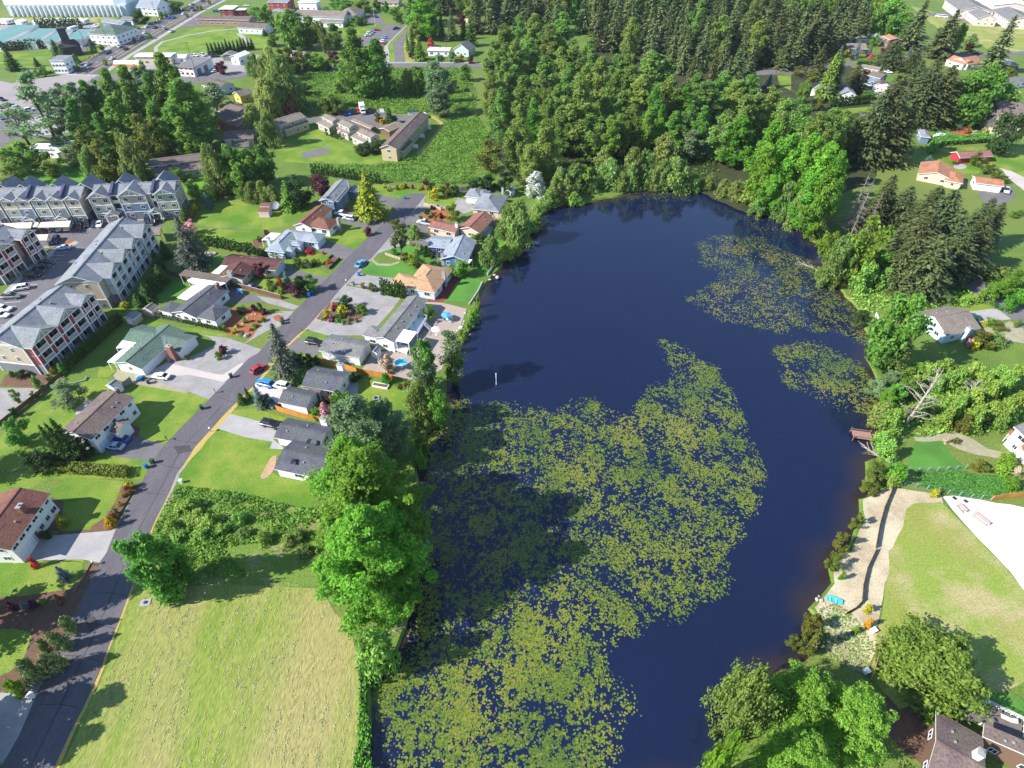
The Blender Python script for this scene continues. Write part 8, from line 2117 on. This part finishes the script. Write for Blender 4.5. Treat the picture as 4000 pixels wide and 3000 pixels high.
P=G(px('S1',1570,1075));o=tag(None or MB()and link('utility_box',(lambda b:(b.prism([(-.3,-.25),(.3,-.25),(.3,.25),(-.3,.25)],0,.9),b.prism([(-.36,-.31),(.36,-.31),(.36,.31),(-.36,.31)],.9,1.0),b.mesh('utility_box',m_trim))[-1])(MB()),None,P),'white utility box on the mown lawn by the road','utility box')
P=G(px('L1',1110,400));o=empty('well_cover',P,.2,'pale concrete slab with a green lid in the corner of the mown field','manhole')
b=MB();b.prism([(-.9,-.6),(.8,-.7),(.9,.6),(-.8,.7)],0,.14);b.obj('slab',m_conc,o);b=MB();b.lathe([(.3,.14),(.3,.3),(.05,.34)],10);b.obj('lid',b_green,o)
# satellite dish
P=G(px('F',370,640));o=empty('satellite_dish',P,0,'large grey mesh satellite dish beside the pink sheds','satellite dish')
b=MB();b.tube((0,0,0),(0,0,2.0),.09);b.obj('mast',m_post,o)
b=MB();n=20
rings=[(r,.22*r*r)for r in(0.05,.5,1.0,1.5)]
vv=[(r*math.cos(2*pi*i/n),r*math.sin(2*pi*i/n),z)for r,z in rings for i in range(n)]
ff=[(k*n+i,k*n+(i+1)%n,(k+1)*n+(i+1)%n,(k+1)*n+i)for k in range(3)for i in range(n)]+[list(range(n))[::-1]]
b.add(vv,ff);b.add([(x,y,z-.03)for x,y,z in vv],[f[::-1]for f in ff]);d_=b.obj('reflector',plain('dish_mesh',(.20,.22,.25),.6),o,(0,-.15,2.1));d_.rotation_euler=(.75,0,0)
b=MB();b.tube((0,-.1,2.1),(0,-1.0,3.0),.03);b.lathe([(.02,2.9),(.12,2.95),(.12,3.1),(.02,3.15)],8,c=(0,-1.0));b.obj('feed_horn',m_trim,o)
# parasols and table
def parasol(t,x,y,m,label,r=1.4,h=2.4,m2=None):
    P=G(px(t,x,y));o=empty('parasol',(P.x,P.y,.03),.3,label,'parasol')
    b=MB();b.tube((0,0,0),(0,0,h),.035);b.lathe([(.3,0),(.3,.1),(.06,.14)],10);b.obj('pole',m_trim,o)
    n=8
    for i in range(n):
        a0,a1=2*pi*i/n,2*pi*(i+1)/n
        b=MB();p0,p1=(r*math.cos(a0),r*math.sin(a0),h-.5),(r*math.cos(a1),r*math.sin(a1),h-.5);am=(a0+a1)/2;pm=(r*.55*math.cos(am),r*.55*math.sin(am),h-.22)
        b.add([(0,0,h),p0,p1,pm],[(0,1,3),(1,2,3),(2,0,3)]);b.add([(0,0,h-.02),(p0[0],p0[1],p0[2]-.02),(p1[0],p1[1],p1[2]-.02),(pm[0],pm[1],pm[2]-.02)],[(0,3,1),(1,3,2),(2,3,0)])
        b.obj('canopy_panel',m2 if(m2 and i%2)else m,o)
parasol('R6',1648,1222,plain('blue_canvas',(.03,.30,.72),.8),'blue parasol above a white table on the paved yard',m2=plain('light_blue_canvas',(.10,.42,.78),.8))
parasol('R6',1560,1345,plain('pale_canvas',(.75,.66,.68),.8),'pale pink and white parasol near the lake side bank')
parasol('R6',1262,1630,plain('turquoise_canvas',(.18,.62,.78),.8),'large turquoise parasol beside the cream flowering shrub',1.7,2.5)
P=G(px('R6',1660,1222));o=empty('garden_table',(P.x,P.y,.03),0,'round white garden table under the blue parasol','table')
b=MB();b.lathe([(.6,.70),(.6,.75)],14);b.obj('tabletop',m_trim,o)
for i in range(4):
    b=MB();b.tube((.4*math.cos(i*pi/2+.4),.4*math.sin(i*pi/2+.4),0),(.35*math.cos(i*pi/2+.4),.35*math.sin(i*pi/2+.4),.7),.03);b.obj('leg',m_trim,o)
for i,(dx,dy)in enumerate(((-1.1,-.3),(.7,-.9),(1.1,.4))):
    o=empty('garden_chair',(P.x+dx,P.y+dy,.03),math.atan2(-dy,-dx),None,'chair')
    b=MB();b.box(-.22,.22,-.22,.22,.40,.44);b.obj('seat',m_trim,o);b=MB();b.box(-.26,-.22,-.22,.22,.4,.9);b.obj('backrest',m_trim,o)
    for sx in(-.2,.2):
        for sy in(-.2,.2):box('leg',o,(sx,sy,.2),(.04,.04,.4),m_trim)
    later(o,'white garden chair','white garden chairs around the table under the blue parasol',dx)
# fire ring, raised bed
P=G(px('S2',1040,345));o=empty('fire_ring',P,0,'round pale fire ring on the back lawn','fire pit')
for i in range(12):
    b=MB();a0,a1=2*pi*i/12+.03,2*pi*(i+1)/12-.03
    b.prism([(.55*math.cos(a0),.55*math.sin(a0)),(.8*math.cos(a0),.8*math.sin(a0)),(.8*math.cos(a1),.8*math.sin(a1)),(.55*math.cos(a1),.55*math.sin(a1))],0,.3);b.obj('stone',m_conc,o)
b=MB();b.lathe([(.53,.02),(.53,.06)],12);b.obj('ash',m_shadeblack,o)
def rect_thing(t,a,b_,c):
    A,B,C=G(px(t,*a)),G(px(t,*b_)),G(px(t,*c));return A,math.atan2((B-A).y,(B-A).x),(B-A).length,abs((C-A).cross((B-A).normalized()).z)
A,rz,L,W=rect_thing('S2',(1002,245),(1135,270),(1015,212));o=empty('raised_bed',A,rz,'white framed raised garden bed on the back lawn','raised bed')
for c_,s_ in(((L/2,.08,.25),(L,.16,.5)),((L/2,W-.08,.25),(L,.16,.5)),((.08,W/2,.25),(.16,W-.33,.5)),((L-.08,W/2,.25),(.16,W-.33,.5))):box('side_board',o,c_,s_,m_trim)
box('soil',o,(L/2,W/2,.2),(L-.34,W-.34,.4),m_mulch)
# jetty
A,rz,L,W=rect_thing('S4',(735,690),(905,715),(728,625));o=empty('jetty',(A.x,A.y,0),rz,'brown wooden jetty with a railed gangway on the right shore','jetty')
n=int(L/.3)
for i in range(n):box('deck_board',o,((i+.5)*L/n,W/2,.22),(L/n-.03,W,.08),mat('weathered_deck',(.33,.19,.14),(.27,.16,.12),scale=1,fine=.2))
for x in(0,L*.98):
    for y in(-.15,W+.15):
        b=MB();b.tube((x,y,-1.5),(x,y,.9),.16,n=8);b.obj('pile',m_wood,o)
for y in(.1,W-.1):box('side_rail',o,(L/2,y,.75),(L,.08,.1),mat('weathered_deck',(.33,.19,.14)))
Q0,Q1=loc_in(o,G(px('S4',905,675))),loc_in(o,G(px('S4',1050,665)))
d=Q1-Q0;an=math.atan2(d.y,d.x);c=(Q0+Q1)/2
for i in range(int(d.length/.3)):
    q=Q0.lerp(Q1,(i+.5)/int(d.length/.3));box('gangway_board',o,(q.x,q.y,.24),(.26,1.1,.07),mat('weathered_deck',(.33,.19,.14)),an)
for s_ in(-.6,.6):box('gangway_rail',o,(c.x-math.sin(an)*s_,c.y+math.cos(an)*s_,.8),(d.length,.07,.08),mat('red_wood',(.36,.12,.07)),an)
# swimming raft
A,rz,L,W=rect_thing('R7',(130,545),(230,560),(150,525));o=empty('swim_raft',(A.x,A.y,WZ),rz,'grey swimming raft with a ladder near the north-west shore','raft')
for i in range(10):box('deck_board',o,((i+.5)*L/10,W/2,.45),(L/10-.03,W,.08),m_conc)
box('float',o,(L/2,W/2,.18),(L-.3,W-.3,.42),b_grey)
for y in(W*.6,W*.85):b=MB();b.tube((L,y,-.3),(L,y,1.5),.05);b.obj('ladder_rail',m_steel,o)
b=MB();b.lathe([(.05,.5),(.22,.62),(.22,.85),(.05,.95)],10,c=(.6,W*.5));b.obj('buoy',m_trim,o)
P=G(px('S2',2076,212));o=empty('lake_pole',(P.x,P.y,-1.5),0,'thin white pole standing in the open lake','pole');o.rotation_euler=(0,0,0)
b=MB();b.tube((0,0,0),(0,0,4.6),.11,n=8);b.obj('shaft',m_trim,o);b=MB();b.lathe([(.12,4.6),(.14,4.65),(.02,4.75)],8);b.obj('cap',m_trim,o)
# dinghy
P=G(px('L4',500,385));Q=G(px('L4',560,405));d=Q-P
o=empty('dinghy',(P.x,P.y,.05),math.atan2(d.y,d.x),'turquoise rowing boat on the sandy shore','boat')
m_tq=plain('turquoise_hull',(.04,.48,.68),.35)
def hs(x,w_,z0,z1):return(x,[(-w_*.55,z0),(w_*.55,z0),(w_*.9,z0+(z1-z0)*.5),(w_,z1),(w_-.07,z1),(w_*.6,z0+.12),(-w_*.6,z0+.12),(-w_+.07,z1),(-w_,z1),(-w_*.9,z0+(z1-z0)*.5)])
b=loft([hs(-1.5,.62,.05,.5),hs(-.5,.72,0,.48),hs(.6,.70,0,.5),hs(1.3,.55,.06,.56),hs(1.65,.36,.2,.6)]);b.obj('hull',m_tq,o)
o.scale=(.82,.82,.9)
for x in(-.8,.3):box('thwart',o,(x,0,.36),(.28,1.15,.05),plain('pale_turquoise',(.30,.70,.82)))
# picnic tables
def picnic(t,a,b_,label):
    A,B=G(px(t,*a)),G(px(t,*b_));P=(A+B)/2;d=B-A
    o=empty('picnic_table',P,math.atan2(d.y,d.x),label,'picnic table');L=max(1.8,d.length)
    m=mat('pinkish_boards',(.50,.36,.32),(.42,.31,.28),scale=1,fine=.15)
    for i in range(5):box('table_board',o,(0,-.36+i*.18,.76),(L,.16,.05),m)
    for s_ in(-1,1):
        for k in range(2):box('bench_board',o,(0,s_*(.68+.17*k),.45),(L,.15,.05),m)
        for sx in(-1,1):
            b=MB();b.tube((sx*(L/2-.3),s_*.75,0),(sx*(L/2-.3),s_*.25,.73),.05,n=4);b.obj('leg',m_wood,o)
    for sx in(-1,1):box('cross_beam',o,(sx*(L/2-.3),0,.41),(.06,1.7,.08),m_wood)
picnic('S4',(1640,1270),(1700,1335),'smaller wooden picnic table on the white yard');picnic('S4',(1770,1345),(1900,1445),'larger wooden picnic table on the white yard')
for x,y,l in((1618,1222,'folded black chairs on the white yard, left pile'),(1715,1248,'folded black chairs on the white yard, right pile')):
    P=G(px('S4',x,y));o=empty('folded_chairs',P,.5,l,'chairs')
    for i in range(3):
        b=MB();b.tube((-.5,.25*i,.05),(.4,.25*i,.5),.03);b.tube((-.4,.25*i,.5),(.5,.25*i,.05),.03);b.box(-.3,.3,.25*i-.02,.25*i+.2,.28,.31);b.obj('chair_frame',m_plast,o)
# fallen branches
def branch(label,t,a,b_,seed,r=.14,name='fallen_branch',n=12):
    A,B=G(px(t,*a)),G(px(t,*b_));rg=random.Random(seed);d=B-A;L=d.length;s_=Vector((-d.y,d.x,0)).normalized();bb=MB()
    bb.tube((0,0,.1),(d.x*.5,d.y*.5,.3),r,r*.7);bb.tube((d.x*.5,d.y*.5,.3),(d.x,d.y,.2),r*.7,r*.2)
    for i in range(n):
        f=.2+.7*i/n;p=Vector((d.x*f,d.y*f,.25));e=p+d.normalized()*L*rg.uniform(.15,.4)+s_*L*rg.uniform(-.3,.3)+Vector((0,0,rg.uniform(-.2,.8)))
        bb.tube(p,e,r*.35,r*.1,5)
        for k in range(3):
            q=p.lerp(e,rg.uniform(.3,.9));bb.tube(q,q+(e-p)*rg.uniform(.2,.5)+s_*rg.uniform(-.5,.5),r*.14,r*.04,4)
    tag(bb.obj(name,deadw,None,(A.x,A.y,WZ if 'water' in label else 0)),label,'branch')
branch('bleached white fallen branches below the jetty','S4',(1100,925),(800,760),3,.17)
branch('bleached white fallen limb beside the first below the jetty','S4',(1060,905),(850,800),4,.12)
branch('grey dead tree fallen into the water at the east shore','R8',(455,785),(250,700),5,.14)
branch('bare white sapling leaning over the east bank','R8',(700,990),(770,845),6,.1,n=5)
branch('dead branches at the foot of the big cottonwoods','L2',(1010,630),(1140,580),7,.1)
# poles
def pole(t,tx,ty,by,label,arms=1,m=None,r=.16,name='utility_pole',cat='utility pole',lamp=False):
    top=px(t,tx,ty);P=G(stand(top,TL[t][1]+by/TL[t][2]));h=height_at(P,top[1])
    o=empty(name,P,vr.uniform(-.4,.4),label,cat)
    b=MB();b.tube((0,0,0),(0,0,h),r,r*.6,8);b.obj('shaft',m or m_wood,o)
    for i in range(arms):
        box('cross_arm',o,(0,0,h-.5-i*1.1),(2.4,.12,.14),m or m_wood)
        for x in(-1.05,-.5,.5,1.05):b=MB();b.lathe([(.05,0),(.07,.12),(.03,.22)],6);b.obj('insulator',m_conc,o,(x,0,h-.43-i*1.1))
    if lamp:
        b=MB();b.tube((0,0,h-.1),(1.6,0,h+.2),.05);b.box(1.4,2.1,-.14,.14,h+.12,h+.26);b.obj('lamp_arm',m_steel,o)
    return o,h
pls={}
for k,a in dict(a=('R1',850,160,412,'tall utility pole in front of the green roofed store',2),b=('R1',640,165,512,'tall utility pole left of the green roofed store',2),c=('R1',1310,20,290,'tall utility pole beside the dark round tree at the arterial road',2),d=('R1',1605,362,700,'utility pole in front of the white workshop',2),f=('R2',552,250,490,'utility pole by the plum tree on the cross street',1),g=('R2',1640,340,512,'grey utility pole left of the pale green shed',1),h=('R4',135,390,640,'brown utility pole by the light green tree at the firs',1),i=('R4',965,345,530,'pale utility pole above the red bushes',1),j=('R4',1780,290,482,'leaning looking pale utility pole near the upper road',1)).items():
    pls[k]=pole(*a)
for i,(x,y,by)in enumerate(((1180,340,500),(960,250,395),(1225,250,420),(1010,440,540),(1440,90,260),(1560,120,205),(1640,80,160),(1740,60,110),(850,490,600),(750,580,690),(1300,240,345))):
    o,h=pole('R1',x,y,by,None,0,m_steel,.09,'street_lamp','street lamp',True);later(o,'street lamp','thin grey street lamps along the arterial road',x)
pole('R2',1010,70,225,'white flagpole on the community car park island',0,m_trim,.09,'flagpole','flagpole')
o,h=pole('R2',622,1250,1300,'basketball hoop beside the sports court',0,m_steel,.08,'basketball_hoop','basketball hoop')
box('backboard',o,(.0,-.3,h-.3),(1.5,.06,1.0),m_trim)
# boulders
def rock(t,x,y,s_,seed,phrase,plural,m=None):
    P=G(px(t,x,y));rg=random.Random(seed);bm=bmesh.new();bmesh.ops.create_icosphere(bm,subdivisions=2,radius=1)
    for v in bm.verts:
        v.co*=1+.35*noise.noise(v.co*1.4+Vector((seed,0,0)));v.co.z*=.65
    me=bpy.data.meshes.new('boulder');bm.to_mesh(me);bm.free();me.materials.append(m or mat('pale_stone',(.46,.41,.36),(.36,.32,.28),scale=2,fine=.2))
    o=link('boulder',me,None,(P.x,P.y,s_*.25),rg.uniform(0,6));o.scale=(s_,s_*rg.uniform(.7,1),s_*rg.uniform(.7,1));o['category']='boulder';later(o,phrase,plural,px(t,x,y)[0],seed)
for i,(x,y,s_)in enumerate(((930,200,1.0),(975,215,1.2),(1020,195,1.0),(1060,185,.8),(955,230,.7))):rock('E',x,y,s_,i,'boulder','boulders by the small purple maple')
for i,(x,y,s_)in enumerate(((1595,1605,.9),(1460,1580,.4),(1560,1590,.4),(1760,1230,.3),(1700,1240,.3),(1620,1300,.35),(1010,1440,.35),(1540,1395,.35),(1430,1450,.4),(1490,1460,.3),(1700,1490,.3))):rock('E',x,y,s_,20+i,'boulder','pale boulders in the red bark bed')
for i,(x,y,s_)in enumerate(((1775,1285,.8),(1720,1335,.6),(1850,1345,.3),(1800,1230,.4),(1810,1160,.4),(1790,1250,.35),(1740,1310,.4),(2085,850,.7),(2060,830,.5),(2020,870,.5))):rock('R6',x,y,s_,40+i,'boulder','pale boulders along the lake edge of the paved yard')
for i in range(14):
    f=i/13;x=350+80*math.sin(f*3)+vr.uniform(-8,8);y=350+380*f;rock('L4',x+(10 if i%2 else 40),y,vr.uniform(.12,.35),60+i,'stone','stones along the waterline by the rowing boat')
rock('L4',372,375,.4,90,'pale stone','pale stones left of the rowing boat');rock('L4',405,385,.45,91,'pale stone','pale stones left of the rowing boat')
rock('S1',345,285,.9,92,'large white boulder','large white boulders by the bark bed fence');rock('S1',415,228,.6,93,'large white boulder','large white boulders by the bark bed fence')
# sheds' small neighbours: dumpster, notice boxes
P=G(px('R2',1355,990));o=empty('dumpster',P,.2,'white and green bin enclosure behind the longest condominium row','dumpster')
b=MB();b.box(-2.2,2.2,-1,1,0,1.5);b.obj('body',m_trim,o);b=MB();b.box(-2.3,2.3,-1.1,1.1,1.5,1.65);b.obj('lid',b_green,o)
P=G(px('R2',1092,985));o=empty('notice_board',P,.0,'white notice board on the condominium court island','sign')
b=MB();b.box(-1,1,-.06,.06,.8,2.4);b.obj('board',m_trim,o);box('leg',o,(-.9,.12,1.0),(.12,.12,2.0),m_wood);box('leg',o,(.9,.12,1.0),(.12,.12,2.0),m_wood)
for x,y,l in((800,615,'white crate on the sandy shore beside the amber shrub'),(745,925,'white crate beside the plank garden fence')):
    P=G(px('L4',x,y));o=empty('crate',P,.4,l,'crate');b=MB()
    b.box(-.5,.5,-.4,.4,0,.08);b.box(-.5,-.44,-.4,.4,.08,.6);b.box(.44,.5,-.4,.4,.08,.6);b.box(-.44,.44,-.4,-.34,.08,.6);b.box(-.44,.44,.34,.4,.08,.6);b.obj('body',m_trim,o);box('lid',o,(0,0,.63),(1.04,.84,.05),m_trim)
# deck furniture by the brown roof
for x,y,l,m in((1610,1145,'pale blue lounger on the deck of the brown shingled house',plain('pale_blue_cushion',(.35,.55,.75))),(1820,1290,'cream cushioned lounger on the deck of the brown shingled house',plain('cream_cushion',(.60,.55,.45)))):
    P=G(px('L4',x,y),1.2);o=empty('lounger',P,-.5,l,'lounger');b=MB();b.box(-.9,.5,-.35,.35,.3,.42);b.add([(.5,-.35,.3),(1.1,-.35,.8),(1.1,.35,.8),(.5,.35,.3),(.5,-.35,.42),(1.05,-.35,.9),(1.05,.35,.9),(.5,.35,.42)],[(0,1,2,3),(7,6,5,4),(0,4,5,1),(3,2,6,7),(1,5,6,2)]);b.obj('cushion',m,o)
    for sx in(-.8,.7):
        for sy in(-.3,.3):box('leg',o,(sx,sy,.15),(.05,.05,.3),m_wood)
# a person crossing the apartment car park
P=G(px('A',1416,1170));me=bpy.data.meshes.new('person')
J=[(0,0,.95),(0,0,1.2),(0,.02,1.42),(0,.02,1.54),(0,.04,1.66),(.1,.02,.88),(.12,.22,.5),(.12,.12,.07),(-.1,-.02,.88),(-.12,.1,.48),(-.12,-.28,.1),(.2,.02,1.4),(.27,-.12,1.14),(.25,.0,.9),(-.2,.02,1.4),(-.27,.1,1.13),(-.24,.26,.93),(.12,.24,.04),(-.12,-.16,.04),(0,.05,1.74)]
E_=[(0,1),(1,2),(2,3),(3,4),(4,19),(0,5),(5,6),(6,7),(7,17),(0,8),(8,9),(9,10),(10,18),(2,11),(11,12),(12,13),(2,14),(14,15),(15,16)]
me.from_pydata(J,E_,[]);o=link('person',me,None,(P.x,P.y,.05),1.2)
sk=o.modifiers.new('skin','SKIN');rad=[.15,.15,.16,.06,.10,.09,.07,.05,.09,.07,.05,.07,.05,.04,.07,.05,.04,.05,.05,.08]
for v,r in zip(me.skin_vertices[0].data,rad):v.radius=(r,r)
me.skin_vertices[0].data[0].use_root=True
o.modifiers.new('smooth','SUBSURF').levels=1
me.materials.append(plain('dark_clothes',(.05,.05,.065)))
tag(o,'person in dark clothes walking across the apartment car park','person')
settle_labels()
# ------------------------------------------------------------------ air
mh=bpy.data.materials.new('haze_air');mh.use_nodes=True
t=mh.node_tree;t.nodes.remove(t.nodes['Principled BSDF'])
v=nd(t,'ShaderNodeVolumePrincipled');v.inputs['Color'].default_value=(.80,.88,1,1);v.inputs['Density'].default_value=.00005;v.inputs['Anisotropy'].default_value=.2
t.links.new(v.outputs[0],t.nodes['Material Output'].inputs['Volume'])
b=MB();b.box(-3600,3600,-700,7200,-2.5,112)
tag(b.obj('haze',mh),kind='stuff')
